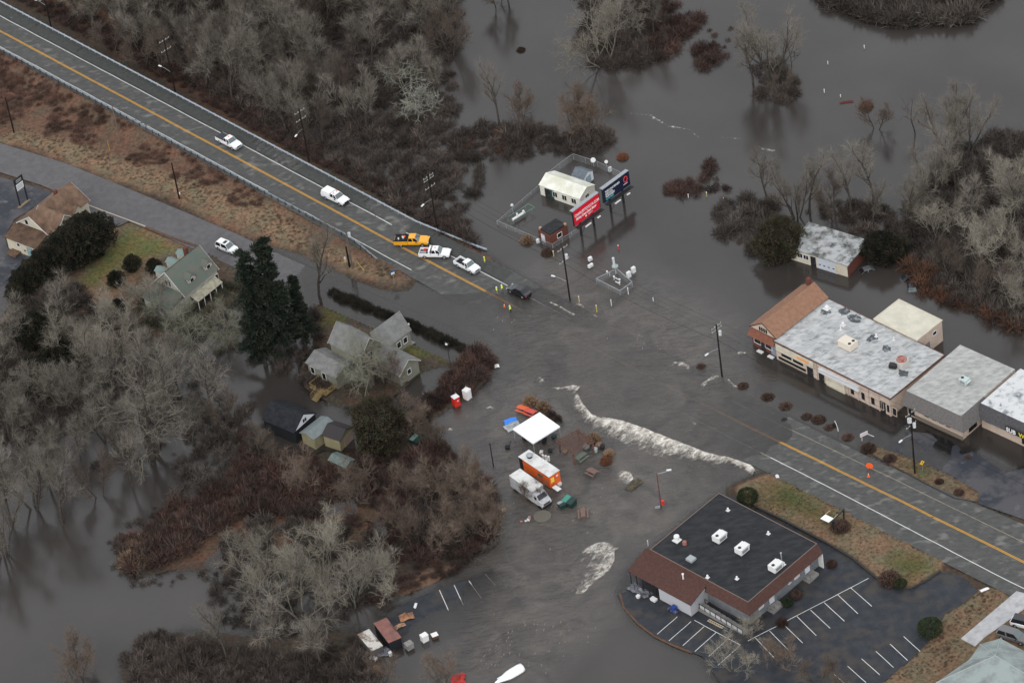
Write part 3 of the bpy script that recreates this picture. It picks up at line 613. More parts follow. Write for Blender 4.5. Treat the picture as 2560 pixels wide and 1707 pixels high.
def door(par, R, side, a, z, w, h, mt, fr=M_white, t=.08, name='door'):
    f = wmap(side, *R); fb = MB(); mbox(fb, f, a-t, a, z, z+h+t, -.02, .08); mbox(fb, f, a+w, a+w+t, z, z+h+t, -.02, .08); mbox(fb, f, a, a+w, z+h, z+h+t, -.02, .08)
    mbox(fb, f, a, a+w, z, z+h, -.03, .03); o = fb.build(name, mt, par)
    hb = MB(); mbox(hb, f, a+w-.14, a+w-.06, z+.95, z+1.05, .03, .1); hb.build('handle', M_met, o); return o
def gable(par, x0, y0, x1, y1, z0, H, rise, axis, wm, rm, over=.35, t=.14, wall_name='wall', roof_name='roof', trim=None, ends=.3):
    n = MB(); zb, zt, zr = z0, z0+H, z0+H+rise
    if axis == 'x':
        ym = (y0+y1)/2
        n.add([(x0,y0,zb),(x1,y0,zb),(x1,y1,zb),(x0,y1,zb),(x0,y0,zt),(x1,y0,zt),(x1,y1,zt),(x0,y1,zt),(x0,ym,zr),(x1,ym,zr)],
              [(0,1,5,4),(2,3,7,6),(1,2,6,9,5),(3,0,4,8,7),(0,3,2,1),(4,5,9,8),(6,7,8,9)])
        k = rise/((y1-y0)/2)*over; a, b_ = x0-ends, x1+ends; e = .03
        q = [[(a,y0-over,zt-k+e),(b_,y0-over,zt-k+e),(b_,ym,zr+e),(a,ym,zr+e)], [(b_,y1+over,zt-k+e),(a,y1+over,zt-k+e),(a,ym,zr+e),(b_,ym,zr+e)]]
    else:
        xm = (x0+x1)/2
        n.add([(x0,y0,zb),(x1,y0,zb),(x1,y1,zb),(x0,y1,zb),(x0,y0,zt),(x1,y0,zt),(x1,y1,zt),(x0,y1,zt),(xm,y0,zr),(xm,y1,zr)],
              [(0,1,5,8,4),(2,3,7,9,6),(1,2,6,5),(3,0,4,7),(0,3,2,1),(5,6,9,8),(7,4,8,9)])
        k = rise/((x1-x0)/2)*over; a, b_ = y0-ends, y1+ends; e = .03
        q = [[(x0-over,a,zt-k+e),(x0-over,b_,zt-k+e),(xm,b_,zr+e),(xm,a,zr+e)], [(x1+over,b_,zt-k+e),(x1+over,a,zt-k+e),(xm,a,zr+e),(xm,b_,zr+e)]]
    n.build(wall_name, wm, par)
    rb = MB(); up_ = Vector((0,0,t*.9))
    for s_ in q: rb.slab([Vector(p)+up_ for p in s_], t)
    ro = rb.build(roof_name, rm, par)
    if trim:
        for s_ in q:
            pts = [Vector(p) for p in s_]
            for i0, i1 in (((0,3),(1,2))):
                MB().tube(pts[i0], pts[i1], .09, .09, 4).build('fascia', trim, ro)
    return ro
def flat(par, x0, y0, x1, y1, z0, H, wm, rm, over=.15, t=.25, trim=None, wall_name='wall', roof_name='roof'):
    MB().box(x0, y0, z0, x1, y1, z0+H).build(wall_name, wm, par)
    ro = MB().box(x0-over, y0-over, z0+H+.003, x1+over, y1+over, z0+H+t).build(roof_name, rm, par)
    if trim:
        tb = MB(); w = .14; a, b_, c, d = x0-over-.01, y0-over-.01, x1+over+.01, y1+over+.01; z1, z2 = z0+H+t*.2, z0+H+t+.07
        tb.box(a,b_,z1,c,b_+w,z2).box(a,d-w,z1,c,d,z2).box(a,b_+w,z1,a+w,d-w,z2).box(c-w,b_+w,z1,c,d-w,z2); tb.build('roof_edge', trim, ro)
    return ro
def ac_unit(par, x, y, z, w=1.8, d=1.4, h=1.1, rz=0, mt=None, fans=1, name='rooftop_unit'):
    o = MB().obox((x, y, z+h/2+.1), (w, d, h), rz).build(name, mt or M_white, par)
    c, s_ = math.cos(rz), math.sin(rz)
    MB().obox((x, y, z+.05), (w*.85, d*.85, .12), rz).build('base', M_dark, o)
    for k in range(fans):
        dx = (-w*.25) if fans == 1 else -w*.3; dy = 0 if fans == 1 else (k-.5)*d*.5
        X, Y = x+dx*c-dy*s_, y+dx*s_+dy*c
        MB().tube((X,Y,z+h+.1),(X,Y,z+h+.15),.28,.28,14).build('fan', M_dark, o)
    MB().obox((x+d*.5*s_+.012*s_, y-d*.5*c-.012*c, z+h*.55), (w*.7, .03, h*.55), rz).build('grille', mat('grey unit grille', (.22,.23,.24), .6), o)
    MB().obox((x,y,z+h*.98+.1),(w*.96,.05,.03),rz).build('panel_seam', mat('grey unit grille', (.22,.23,.24)), o)
    MB().obox((x+(w*.5+.12)*c, y+(w*.5+.12)*s_, z+h*.62), (.3, d*.8, h*.55), rz, (0,.4)).build('hood', mt or M_white, o)
    return o
def vent(par, x, y, z, r=.18, h=.5, mt=None):
    b_ = MB(); b_.tube((x,y,z-.05),(x,y,z+h),r*.6,r*.6,10).tube((x,y,z+h),(x,y,z+h+.18),r,r*.7,10).obox((x,y,z+.04),(r*2.8,r*2.8,.08)); return b_.build('vent', mt or M_white, par)
def loc(o, p, z):
    """photograph position at height z in the local frame of a thing"""
    w = P(p, z); d = w-o.location; c, s_ = math.cos(-o.rotation_euler.z), math.sin(-o.rotation_euler.z)
    return d.x*c-d.y*s_, d.x*s_+d.y*c

M_cream = mat('cream painted wall', (.60,.55,.44), .8, (.50,.45,.36), .8); M_pink = mat('buff plaster wall', (.52,.42,.35), .85, (.44,.35,.28), .7)
M_brick = mat('red brick wall', (.15,.055,.04), .85, (.10,.04,.03), 3); M_orange = mat('orange brown shingles', (.265,.15,.10), .9, (.215,.118,.076), 1.6, bump=.3)
M_mem = mat('weathered white roof membrane', (.17,.175,.175), .8, (.46,.465,.46), .9, (.32,.58), .1, 6, stretch=(.75,1.5,1), rotz=-RDIR-math.pi/2, c3=(.36,.365,.365), s3=.4, t3=(.45,.75), detail=12)
M_mem2 = mat('grey roof membrane', (.26,.26,.25), .8, (.42,.42,.40), .9, (.35,.65), .1, 6, stretch=(.8,1.6,1), rotz=-RDIR-math.pi/2, detail=9)
M_mem3 = mat('bright roof membrane', (.24,.245,.25), .8, (.55,.56,.56), .9, (.28,.5), .1, 6)
M_mans = mat('grey mansard shingles', (.105,.098,.095), .9, (.14,.13,.125), 3, bump=.3)
M_tanroof = mat('buff roof membrane', (.46,.44,.36), .8, (.58,.55,.46), .5, (.35,.65))
# orange roofed brick shop
w0, rz, Lx, D = rect(('h',45,950), ('h',208,1030), ('h',553,772), 4.4)
shop = house('brick_shop', 'brick shop with orange brown gable roof at the left end of the strip mall', 'building', w0, rz, -.5)
Rr = (0,0,Lx,D); gable(shop, 0, 0, Lx, D, 0, 4.9, 1.9, 'y', M_brick, M_orange, .25, .15, trim=M_dark, ends=.15)
gb = MB(); gb.add([(-.02,-.06,4.7),(Lx+.02,-.06,4.7),(Lx/2,-.06,6.75)], [(0,1,2)]); gb.slab([(-.02,-.07,4.7),(Lx+.02,-.07,4.7),(Lx/2,-.07,6.75)], .05).build('gable_panel', M_pink, shop)
for k in range(4):
    MB().box(Lx*.36+k*.5, -.18, 4.95, Lx*.36+k*.5+.28, -.08, 5.75).build('vent_slot', M_glass, shop)
MB().slab([(-.1,-1.1,3.5),(Lx+.1,-1.1,3.5),(Lx+.1,-.05,4.5),(-.1,-.05,4.5)], .12).build('canopy_roof', mat('red brown shingles', (.20,.085,.055), .9, (.15,.06,.04), 2), shop)
win(shop, Rr, 'f', .5, 1.5, 1.5, 1.5); win(shop, Rr, 'f', 3.1, 1.5, 1.5, 1.5); door(shop, Rr, 'f', 2.15, .6, .8, 2.3, M_dark)
door(shop, Rr, 'f', Lx-1.3, .5, .95, 2.4, mat('grey blue door', (.22,.25,.29), .6), M_dark)
MB().box(Lx*.3, D-.8, 5, Lx*.3+.7, D-.1, 7.8).build('chimney', M_brick, shop)
for xx in (2.3, Lx-1.0):
    o = MB().box(-.6, -.3, -.25, .6, .3, .18).build('foam_covered_step', M_white, None); a = shop.matrix_basis
    o.location = Vector((w0.x, w0.y, 0))+Matrix.Rotation(rz, 3, 'Z') @ Vector((xx, -.7, 0)); o.rotation_euler = (0,0,rz)
    o.name = 'ice_box'; tag(o, 'white box awash at the %s of the brick shop' % ('window front' if xx < 3 else 'grey blue door'), 'box')
# strip mall block
w0, rz, Lx, D = rect(('h',203,1052), ('h',955,1425), ('h',1322,1157), 4.0)
mall = house('strip_mall', 'long strip mall block with patchy white flat roof and buff walls', 'building', w0, rz, -.6)
flat(mall, 0, 0, Lx, D, 0, 4.5, M_pink, M_mem, .3, .2, mat('dark roof trim', (.10,.05,.04), .7)); Rr = (0,0,Lx,D)
f_ = wmap('f', *Rr)
b_ = MB(); mbox(b_, f_, .3, 8.9, 2.9, 4.35, .02, .35); sg = b_.build('shop_sign_band', M_cream, mall)
b_ = MB(); mbox(b_, f_, 5.2, 7.9, 3.5, 4.0, .36, .40); b_.build('sign_lettering', mat('orange sign print', (.75,.32,.10), .6), sg)
for a0, a1 in ((1.2,3.6),(3.9,6.3)):
    win(mall, Rr, 'f', a0, 1.9, a1-a0, .8, M_cream)
win(mall, Rr, 'f', .5, .9, 6.3, .7, M_pink, t=.05); door(mall, Rr, 'f', 7.2, .5, 1.2, 2.2, M_dark, mat('yellow door frame', (.55,.45,.05), .6))
b_ = MB(); mbox(b_, f_, 10.2, 19.2, 2.9, 3.9, .02, .5); b_.build('shop_sign_band', mat('pale sign band', (.60,.60,.61), .6), mall)
door(mall, Rr, 'f', 9.9, .3, 1.0, 2.2, M_dark)
for a0 in (12.2, 17.0): win(mall, Rr, 'f', a0, 1.2, .8, 1.3, M_pink, bars=0)
b_ = MB(); mbox(b_, f_, 11.6, 15.8, .2, 2.6, .02, .28); b_.build('bay_front', M_cream, mall)
for a0, w_ in ((19.4,.8),(21.6,.8),(23.4,.9),(25.1,.8),(26.4,.8)): win(mall, Rr, 'f', a0, 1.2, w_, 1.6, M_pink, bars=1 if w_ > .8 else 0)
door(mall, Rr, 'f', Lx-2.2, .5, .9, 2.4, M_dark)
for k in range(8): 
    b_ = MB(); mbox(b_, f_, 9.3+k*2.35, 9.45+k*2.35, .0, 4.3, .02, .16); b_.build('pilaster', M_pink, mall)
x_, y_ = loc(mall, ('B',1390,540), 4.6); ac_unit(mall, x_, y_, 4.7, 2.8, 2.0, 1.3, math.pi, mat('cream metal unit', (.62,.56,.47), .6), 2)
x_, y_ = loc(mall, ('B',2110,790), 4.6); o = MB().obox((x_,y_,5.3),(1.7,1.7,1.5)).build('rooftop_unit', mat('pale unit', (.5,.47,.44), .7), mall)
MB().tube((x_,y_,6.05),(x_,y_,6.3),.95,.8,16).build('rusty_hood', mat('rust', (.24,.05,.03), .9, (.35,.22,.2), 2), o)
MB().obox((x_-.9,y_-1.3,5.1),(1.3,.9,.7),.4).build('duct', M_dark, o)
for p, r_ in ((('B',1105,25),.42),(('B',1320,248),.3),(('B',1765,400),.2),(('B',2000,445),.14),(('B',1290,310),.16)):
    x_, y_ = loc(mall, p, 4.7); vent(mall, x_, y_, 4.7, r_, .45)
for k in range(1, 8): MB().box(Lx*k/8-.04, -.2, 4.702, Lx*k/8+.04, D+.2, 4.715).build('roof_seam', mat('pale seam', (.50,.51,.52), .8), mall)
for k in range(1, 4): MB().box(-.2, D*k/4-.03, 4.716, Lx+.2, D*k/4+.03, 4.724).build('roof_seam', MATS['pale seam'], mall)
for p, w_, d_ in ((('B',1340,60),2.4,1.5),(('B',1480,160),3.2,1.3),(('B',1080,60),2.6,1.0),(('B',1720,420),1.8,1.6),(('B',2130,890),2.8,1.1),(('B',1900,560),2.2,1.0)):
    x_, y_ = loc(mall, p, 4.7); V_ = [(x_+w_*.5*math.cos(a)*rnd.uniform(.55,1.1), y_+d_*.9*math.sin(a)*rnd.uniform(.6,1.1), 4.727) for a in [i*math.pi/8 for i in range(16)]]
    MB().add(V_, [tuple(range(16))]).build('roof_patch', mat('dark roof patch', (.07,.08,.085), .8, (.26,.27,.28), 1.6, (.5,.62)), mall)
# buff annex behind
w0, rz, Lx, D = rect(('h',850,905), ('h',1130,1042), ('h',1303,920), 4.6)
ann = house('rear_annex', 'buff flat roofed annex behind the strip mall', 'building', w0, rz, -.6)
flat(ann, 0, 0, Lx, D, 0, 5.0, M_pink, M_tanroof, .1, .15, M_cream); Rr = (0,0,Lx,D)
door(ann, Rr, 'r', 2.0, .4, 1.0, 2.3, mat('grey door', (.2,.2,.2), .6)); win(ann, Rr, 'r', D*.62, 3.3, .9, .7); 
# mansard blocks
def mansard(par, x0, y0, x1, y1, zt, drop, out, sides, mt):
    b_ = MB(); a = (x0-out if 'l' in sides else x0, y0-out if 'f' in sides else y0, x1+out if 'r' in sides else x1)
    if 'f' in sides: b_.slab([(a[0],a[1],zt-drop),(a[2],a[1],zt-drop),(x1,y0,zt),(x0,y0,zt)], .12)
    if 'r' in sides: b_.slab([(a[2],a[1],zt-drop-.002),(a[2],y1,zt-drop-.002),(x1,y1,zt-.002),(x1,y0,zt-.002)], .12)
    if 'l' in sides: b_.slab([(a[0],y1,zt-drop-.002),(a[0],a[1],zt-drop-.002),(x0,y0,zt-.002),(x0,y1,zt-.002)], .12)
    return b_.build('mansard', mt, par)
w0, rz, Lx, D = rect(('h',1060,1378), ('l',1125,188), ('h',1700,1300), 5.2)
_, _, _, D = rect(('h',1060,1378), ('l',1125,188), ('h',1810,1280), 5.2)
u_ = Vector((math.cos(rz), math.sin(rz), 0)); v_ = Vector((-u_.y, u_.x, 0))
Dn = (P(('h',1435,1087), 5.2)-w0).dot(v_); 
r1_ = house('mall_corner_block', 'grey roofed strip mall block with grey shingled mansard behind the triple transformer pole', 'building', w0, rz, -.25)
flat(r1_, 0, 0, Lx, Dn, 0, 5.3, M_pink, M_mem2, .0, .2); mansard(r1_, 0, 0, Lx, Dn*.42, 5.52, 2.2, 1.35, 'fr', M_mans); Rr = (0,0,Lx,Dn)
for k in range(4): win(r1_, Rr, 'f', 3.6+k*1.55, 1.7, 1.0, 1.0, M_cream)
door(r1_, Rr, 'f', .3, .5, 1.1, 2.4, M_dark); win(r1_, Rr, 'r', 1.8, .8, 2.0, 2.2, M_dark, bars=1)
f_ = wmap('f', *Rr); b_ = MB(); mbox(b_, f_, 1.6, Lx+.12, 0, 1.0, .01, .12); b_.build('plinth', mat('muddy plinth', (.17,.14,.11), .9), r1_)
x_, y_ = loc(r1_, ('h',1440,1320), 5.4); ac_unit(r1_, x_, y_, 5.5, 1.5, 1.2, .9, 0, mat('pale green unit', (.45,.52,.50), .6)); 
sx, sy = loc(r1_, ('l',1225,120), 5.2)
w1 = w0+u_*sx+v_*sy
r2_ = house('mall_sandwich_shop_block', 'bright white roofed strip mall block with sandwich shop sign at the right edge', 'building', w1+u_*.02, rz, -.2)
D2 = (P(('h',1829,1230), 5.2)-w1).dot(v_)
flat(r2_, 0, 0, 26, 11, 0, 5.25, M_pink, M_mem3, .0, .2); mansard(r2_, 0, 0, 26, 5, 5.47, 2.2, 1.35, 'f', mat('dark mansard shingles', (.06,.058,.062), .9, (.085,.082,.085), 3, bump=.3))
Rr = (0,0,26,11); win(r2_, Rr, 'f', 1.0, 1.9, 1.0, .9, M_dark); 
for k in range(7): win(r2_, Rr, 'f', 8.5+k*2.3, .8, 1.9, 2.1, M_dark, bars=1)
for k, (p, r_) in enumerate(((('A',1800,300),.15),(('A',1970,340),.12),(('A',2260,170),.45),(('A',2050,450),.3))):
    x_, y_ = loc(r2_, p, 5.4); vent(r2_, x_, y_, 5.45, r_, .35, M_met)
def text(body, par, size, mt, M, name='lettering', ext=.02, align='LEFT', sx=1.0, italic=0.0):
    cu = bpy.data.curves.new(name, 'FONT'); cu.body = body; cu.size = size; cu.extrude = ext; cu.align_x = align; cu.offset = size*.012; cu.shear = italic
    o = bpy.data.objects.new(name, cu); COL.objects.link(o); o.data.materials.append(mt)
    if par: o.parent = par
    bpy.context.view_layer.update()
    me = bpy.data.meshes.new_from_object(o); bpy.data.objects.remove(o); me.name = name
    o = link(name, me, par); o.matrix_local = M @ Matrix.Diagonal((sx, 1, 1, 1)); return o
sb = MB().obox((9.4,-1.42,3.95),(6.4,.12,1.1)).build('sign_board', M_dark, r2_)
TM = lambda x, y, z: Matrix.Translation((x,y,z)) @ Matrix.Rotation(math.pi/2, 4, 'X')
M_let = mat('white letters', (.8,.8,.8), .6); M_ylet = mat('yellow letters', (.75,.62,.03), .6)
text('SUB', sb, 1.15, M_let, TM(6.35,-1.5,3.56), ext=.03); text('WAY', sb, 1.15, M_ylet, TM(8.95,-1.5,3.56), ext=.03)

# garage by the trees
w0, rz, Lx, D = rect(('h',300,432), ('h',672,548), ('h',808,410), 3.0)
gar = house('roadside_garage', 'cream fronted garage with mossy grey roof and red brick side standing in the flood', 'garage', w0, rz, -.6)
M_moss = mat('mossy grey roofing', (.075,.075,.068), .9, (.36,.37,.37), .55, (.38,.58), .2, 5, detail=9)
MB().box(0,0,0,Lx,D,3.5).build('wall', M_cream, gar); MB().box(Lx,.02,0,Lx+.06,D,3.49).build('brick_wall', M_brick, gar)
MB().slab([(-.35,-.35,3.52),(Lx+.35,-.35,3.52),(Lx+.35,D+.3,4.0),(-.35,D+.3,4.0)], .22).build('roof', M_moss, gar); Rr = (0,0,Lx,D)
win(gar, Rr, 'f', 1.5, 1.7, 1.0, .9, M_white, bars=1); win(gar, Rr, 'f', 2.75, 1.7, 1.0, .9, M_white, bars=1); door(gar, Rr, 'f', 4.3, .4, .9, 2.3, M_dark)
f_ = wmap('f', *Rr); x0_ = Lx*.47; gd = MB(); mbox(gd, f_, x0_-.12, x0_, .2, 3.2, 0, .1); mbox(gd, f_, x0_+3.9, x0_+4.02, .2, 3.2, 0, .1); mbox(gd, f_, x0_, x0_+3.9, 3.05, 3.2, 0, .1); gd = gd.build('garage_door', M_cream, gar)
for k in range(5):
    b_ = MB(); mbox(b_, f_, x0_, x0_+3.9, .2+k*.57, .2+k*.57+.54, .02, .06); b_.build('panel', mat('pale grey panel', (.50,.53,.58), .6), gd)
for k in range(4):
    b_ = MB(); mbox(b_, f_, x0_+.3+k*.95, x0_+.75+k*.95, 1.43, 1.62, .06, .08); b_.build('pane', M_glass, gd)

# white metal utility building
w0, rz, Lx, D = rect(('n',608,566), ('n',1168,762), ('n',1388,575), 2.4)
M_wm = mat('off white metal', (.66,.65,.58), .55, (.58,.56,.48), .8); M_wr = mat('white ribbed roofing', (.76,.77,.72), .5, (.62,.61,.50), .5)
ut = house('white_utility_building', 'long white metal building with ribbed gable roof behind the red billboard', 'building', w0, rz, -.7)
gable(ut, 0, 0, Lx, D, 0, 3.0, 1.1, 'x', M_wm, M_wr, .15, .08, ends=.12); Rr = (0,0,Lx,D)
rb = []
for k in range(int(Lx/.42)):
    xx = .1+k*.42
    for sgn in (0, 1):
        ya, yb = (-.12, D/2) if sgn == 0 else (D+.12, D/2)
        MB().add([(xx-.025,ya,3.04),(xx+.025,ya,3.04),(xx+.025,yb,4.24),(xx-.025,yb,4.24),(xx-.025,ya,3.09),(xx+.025,ya,3.09),(xx+.025,yb,4.29),(xx-.025,yb,4.29)],
             [(4,5,6,7),(0,1,5,4),(2,3,7,6),(0,4,7,3),(1,2,6,5)]).build('roof_rib', M_wr, ut)
door(ut, Rr, 'f', 1.2, .3, .9, 2.3, M_dark); door(ut, Rr, 'f', 2.2, .3, .9, 2.3, mat('dark green door', (.02,.05,.05), .5))
for a0 in (3.4, 5.9, 8.4): win(ut, Rr, 'f', a0*Lx/10.6, 1.4, 1.0, 1.1, M_wm, bars=1)
win(ut, Rr, 'r', D*.36, 1.5, 1.0, 1.1, M_wm, bars=1)
# small shed with slate roof
w0, rz, Lx, D = rect2(('n',1222,492), ('n',1352,372), 2.7, 2.0)
sh = house('garden_shed', 'small white shed with slate blue gable roof behind the white metal building', 'shed', w0, rz, -.5)
gable(sh, 0, 0, Lx, D, 0, 2.4, .9, 'x', mat('pale blue white boards', (.62,.66,.68), .6), mat('slate blue shingles', (.10,.12,.14), .8, (.14,.16,.18), 2), .1, .08, ends=.1)
door(sh, (0,0,Lx,D), 'r', D*.28, .4, D*.42, 1.8, mat('blue grey door', (.28,.36,.40), .6))
# brick hut
w0, rz, Lx, D = rect(('n',585,1195), ('n',745,1290), ('n',990,1125), 2.2)
hut = house('brick_hut', 'small brick hut with dark flat roof left of the red billboard', 'hut', w0, rz, -.6)
MB().box(0,0,0,Lx,D,2.75).build('wall', M_brick, hut); MB().box(.3,.25,2.753,Lx-.12,D-.25,3.0).build('roof', mat('black roofing', (.014,.016,.018), .6, (.03,.032,.036), 1.2), hut)
for c_ in ((.02,D*.05),(Lx-.42,D-.55)): MB().box(c_[0],c_[1],2.755,c_[0]+.4,c_[1]+.45,3.15).build('chimney', mat('tan brick', (.35,.27,.18), .9), hut)
Rr = (0,0,Lx,D); door(hut, Rr, 'f', Lx*.28, .3, .85, 1.9, mat('white door', (.6,.62,.65), .6)); win(hut, Rr, 'r', D*.42, 1.2, 1.0, .9, M_white)

# black roofed restaurant
w0, rz, Lx, D = rect(('k',880,877), ('k',1388,1150), ('l',395,855), 5.0)
rest = house('restaurant', 'black flat roofed restaurant with brown shingled mansard beside the car park', 'building', w0, rz, .1)
M_blk = mat('black tar roofing', (.017,.019,.022), .7, (.034,.035,.038), .6, (.4,.65), .2, 5, stretch=(.7,1.6,1), rotz=-RDIR-math.pi/2)
M_grey = mat('grey painted block wall', (.19,.20,.21), .85, (.15,.16,.17), 1); M_brn = mat('brown shingles', (.085,.043,.035), .9, (.062,.033,.028), 2.5, bump=.3)
flat(rest, 0, 0, Lx, D, 0, 4.75, M_grey, M_blk, .0, .15, mat('roof trim tan', (.16,.12,.10), .7)); mansard(rest, 0, 0, Lx, D, 4.93, 1.5, 1.15, 'fr', M_brn); Rr = (0,0,Lx,D)
MB().slab([(Lx,-.002+D,3.4),(Lx+1.15,D,3.4),(Lx,D+.02,4.9)], .05)
for yy in (D*.285, D*.80):
    door(rest, Rr, 'r', yy, .75, 1.0, 2.1, mat('white door', (.6,.62,.65), .6))
    f_ = wmap('r', *Rr); b_ = MB(); mbox(b_, f_, yy-.9, yy+2.9, 3.05, 3.17, .02, .75); b_.build('door_canopy', M_white, rest)
    b_ = MB(); mbox(b_, f_, yy-.5, yy+1.6, 0, .62, .02, 1.5); st = b_.build('step', mat('grey concrete', (.24,.23,.22)), rest)
    b_ = MB(); mbox(b_, f_, yy-.9, yy-.5, 0, .35, .02, 1.5); b_.build('lower_step', MATS['grey concrete'], st)
    b_ = MB()
    for aa in (yy-.45, yy+1.55):
        p_ = [f_(aa, .62, 1.42), f_(aa, 1.6, 1.42), f_(aa, 1.6, .1)]; b_.path(p_, .025, 5); b_.path([f_(aa,1.1,1.42), f_(aa,1.1,.1)], .02, 5)
    b_.build('handrail', M_dark, st)
    win(rest, Rr, 'r', yy-2.6, 1.6, 1.1, 1.0, M_white, mat('notice white', (.55,.5,.5), .7))
b_ = MB(); f_ = wmap('r', *Rr); mbox(b_, f_, D-.12, D+.02, 0, 3.3, 0, 1.0); b_.build('corner_post', M_white, rest)
b_ = MB(); mbox(b_, f_, D*.55, D*.55+.7, 1.7, 1.9, .02, .2); b_.build('wall_lamp', M_white, rest)
# porch wing in front
PW = Lx*.60; PD = 4.6
prf = MB().slab([(-1.1,-PD,3.0),(PW,-PD,3.0),(PW,-1.0,4.2),(-1.1,-1.0,4.2)], .16).slab([(-1.1,-1.0,4.202),(PW,-1.0,4.202),(PW,.2,4.6),(-1.1,.2,4.6)], .12).build('porch_roof', M_brn, rest)
MB().box(PW*.42,-PD+.4,0,PW-.5,-.02,2.85).build('porch_wall', mat('pale porch wall', (.40,.40,.42), .8), rest)
MB().box(0,-PD+2.2,0,PW*.42,-.02,2.9).build('porch_wall', M_grey, rest)
MB().add([(PW-.1,-PD+.1,3.0),(PW-.1,-1.0,3.0),(PW-.1,-1.0,4.05)], [(0,1,2)]).add([(PW,-PD+.1,3.0),(PW,-1.0,3.0),(PW,-1.0,4.05)], [(0,1,2)]).build('porch_gable', mat('grey gable boards', (.28,.29,.30), .8), rest)
MB().add([(-1.0,-PD+.1,3.0),(-1.0,-1.0,3.0),(-1.0,-1.0,4.05)], [(0,1,2)]).add([(-.9,-PD+.1,3.0),(-.9,-1.0,3.0),(-.9,-1.0,4.05)], [(0,1,2)]).build('porch_gable', MATS['grey gable boards'], rest)
for k in range(5): MB().box(-.9+k*1.35,-PD+.25,0,-.78+k*1.35,-PD+.37,3.0).build('porch_post', M_dark, rest)
win(rest, (0,-PD+2.2,PW*.42,0), 'f', .6, 1.2, 1.2, 1.2, M_white); win(rest, (0,-PD+2.2,PW*.42,0), 'f', 2.3, 1.2, 1.2, 1.2, M_white)
# ramp with railing along the front
rp = MB().add([(PW-.3,-2.6,.0),(Lx+1.2,-2.6,.0),(Lx+1.2,-1.15,.0),(PW-.3,-1.15,.0),(PW-.3,-2.6,.8),(Lx+1.2,-2.6,.06),(Lx+1.2,-1.15,.06),(PW-.3,-1.15,.8)],
    [(0,3,2,1),(4,5,6,7),(0,1,5,4),(1,2,6,5),(2,3,7,6),(3,0,4,7)]).build('ramp', mat('grey concrete', (.24,.23,.22)), rest)
for yy in (-2.55, -1.2):
    n_ = 8; b_ = MB(); x0_, x1_ = PW-.1, Lx+.6
    zz = lambda x: .8-(x-PW+.3)/(Lx+1.5-PW)*.74
    for k in range(n_+1):
        xx = x0_+(x1_-x0_)*k/n_; MB().box(xx-.05,yy-.05,zz(xx)-.02,xx+.05,yy+.05,zz(xx)+1.0).build('railing_post', M_dark, rp)
    MB().tube((x0_,yy,zz(x0_)+.98),(x1_,yy,zz(x1_)+.98),.045,.045,6).build('handrail', M_dark, rp)
    if yy < -2:
        for k in range(n_):
            xa, xb = x0_+(x1_-x0_)*k/n_+.1, x0_+(x1_-x0_)*(k+1)/n_-.1
            MB().add([(xa,yy-.02,zz(xa)+.2),(xb,yy-.02,zz(xb)+.2),(xb,yy-.02,zz(xb)+.8),(xa,yy-.02,zz(xa)+.8),(xa,yy+.02,zz(xa)+.2),(xb,yy+.02,zz(xb)+.2),(xb,yy+.02,zz(xb)+.8),(xa,yy+.02,zz(xa)+.8)],
              [(0,1,2,3),(4,7,6,5),(0,4,5,1),(3,2,6,7),(0,3,7,4),(1,5,6,2)]).build('railing_panel', mat('pale railing panel', (.45,.45,.45), .7), rp)
for p, kind_ in ((('u',1040,60),'a'),(('u',1285,190),'a'),(('u',1650,380),'a')):
    x_, y_ = loc(rest, p, 5.4); ac_unit(rest, x_, y_, 4.92, 2.0, 1.5, 1.1, math.pi/2)
x_, y_ = loc(rest, ('u',575,75), 5.3); b_ = MB(); b_.tube((x_,y_,4.9),(x_,y_,5.7),.32,.32,14).tube((x_,y_,5.7),(x_,y_,5.95),.5,.45,16).obox((x_,y_,4.98),(1.2,1.2,.12)); b_.build('exhaust_fan', M_white, rest)
x_, y_ = loc(rest, ('u',660,120), 5.2); MB().tube((x_,y_,4.9),(x_,y_,5.5),.38,.34,14).build('roof_hatch', mat('faded red', (.28,.12,.10), .8), rest)
x_, y_ = loc(rest, ('u',730,295), 5.1); MB().obox((x_,y_,5.1),(1.3,1.2,.4)).build('skylight', mat('grey skylight', (.30,.33,.34), .5), rest)
for p in (('u',1572,15),('u',1230,505),('u',910,490),('u',1740,350),('S',1820,1275)):
    x_, y_ = loc(rest, p, 5.1); vent(rest, x_, y_, 4.92, .2, .4)
x_, y_ = loc(rest, ('u',1715,290), 5.5); MB().tube((x_,y_,4.9),(x_,y_,6.6),.1,.1,8).tube((x_,y_,6.6),(x_,y_,6.75),.17,.17,8).build('flue', M_met, rest)
x_, y_ = loc(rest, ('u',645,500), 4.3); MB().tube((x_,y_,3.6),(x_,y_,5.0),.13,.13,8).tube((x_,y_,5.0),(x_,y_,5.2),.2,.2,8).build('flue', M_white, rest)

# tan house
w0, rz, Lx, D = rect(('r',95,1040), ('r',610,1240), ('r',1330,560), 3.5)
th_ = house('tan_house', 'tan house with brown cross gabled roof beside the dark evergreen hedge', 'house', w0, rz, .45)
M_tan = mat('cream siding', (.52,.48,.38), .8, (.46,.42,.33), 1); M_rust = mat('mossy brown shingles', (.19,.122,.085), .9, (.085,.055,.04), .45, (.40,.68), .3, 6)
D = 15.0; Lx = 7.6
MB().box(0,0,0,Lx,3.6,2.9).build('wall', M_tan, th_); MB().slab([(-.3,-.35,2.95),(Lx+.3,-.35,2.95),(Lx+.3,3.58,3.9),(-.3,3.58,3.9)], .15).build('porch_roof', mat('dark mossy shingles', (.06,.04,.03), .9, (.12,.075,.05), .7), th_)
gable(th_, .1, 3.6, Lx, D, 0, 3.9, 2.6, 'y', M_tan, M_rust, .35, .15, trim=M_white)
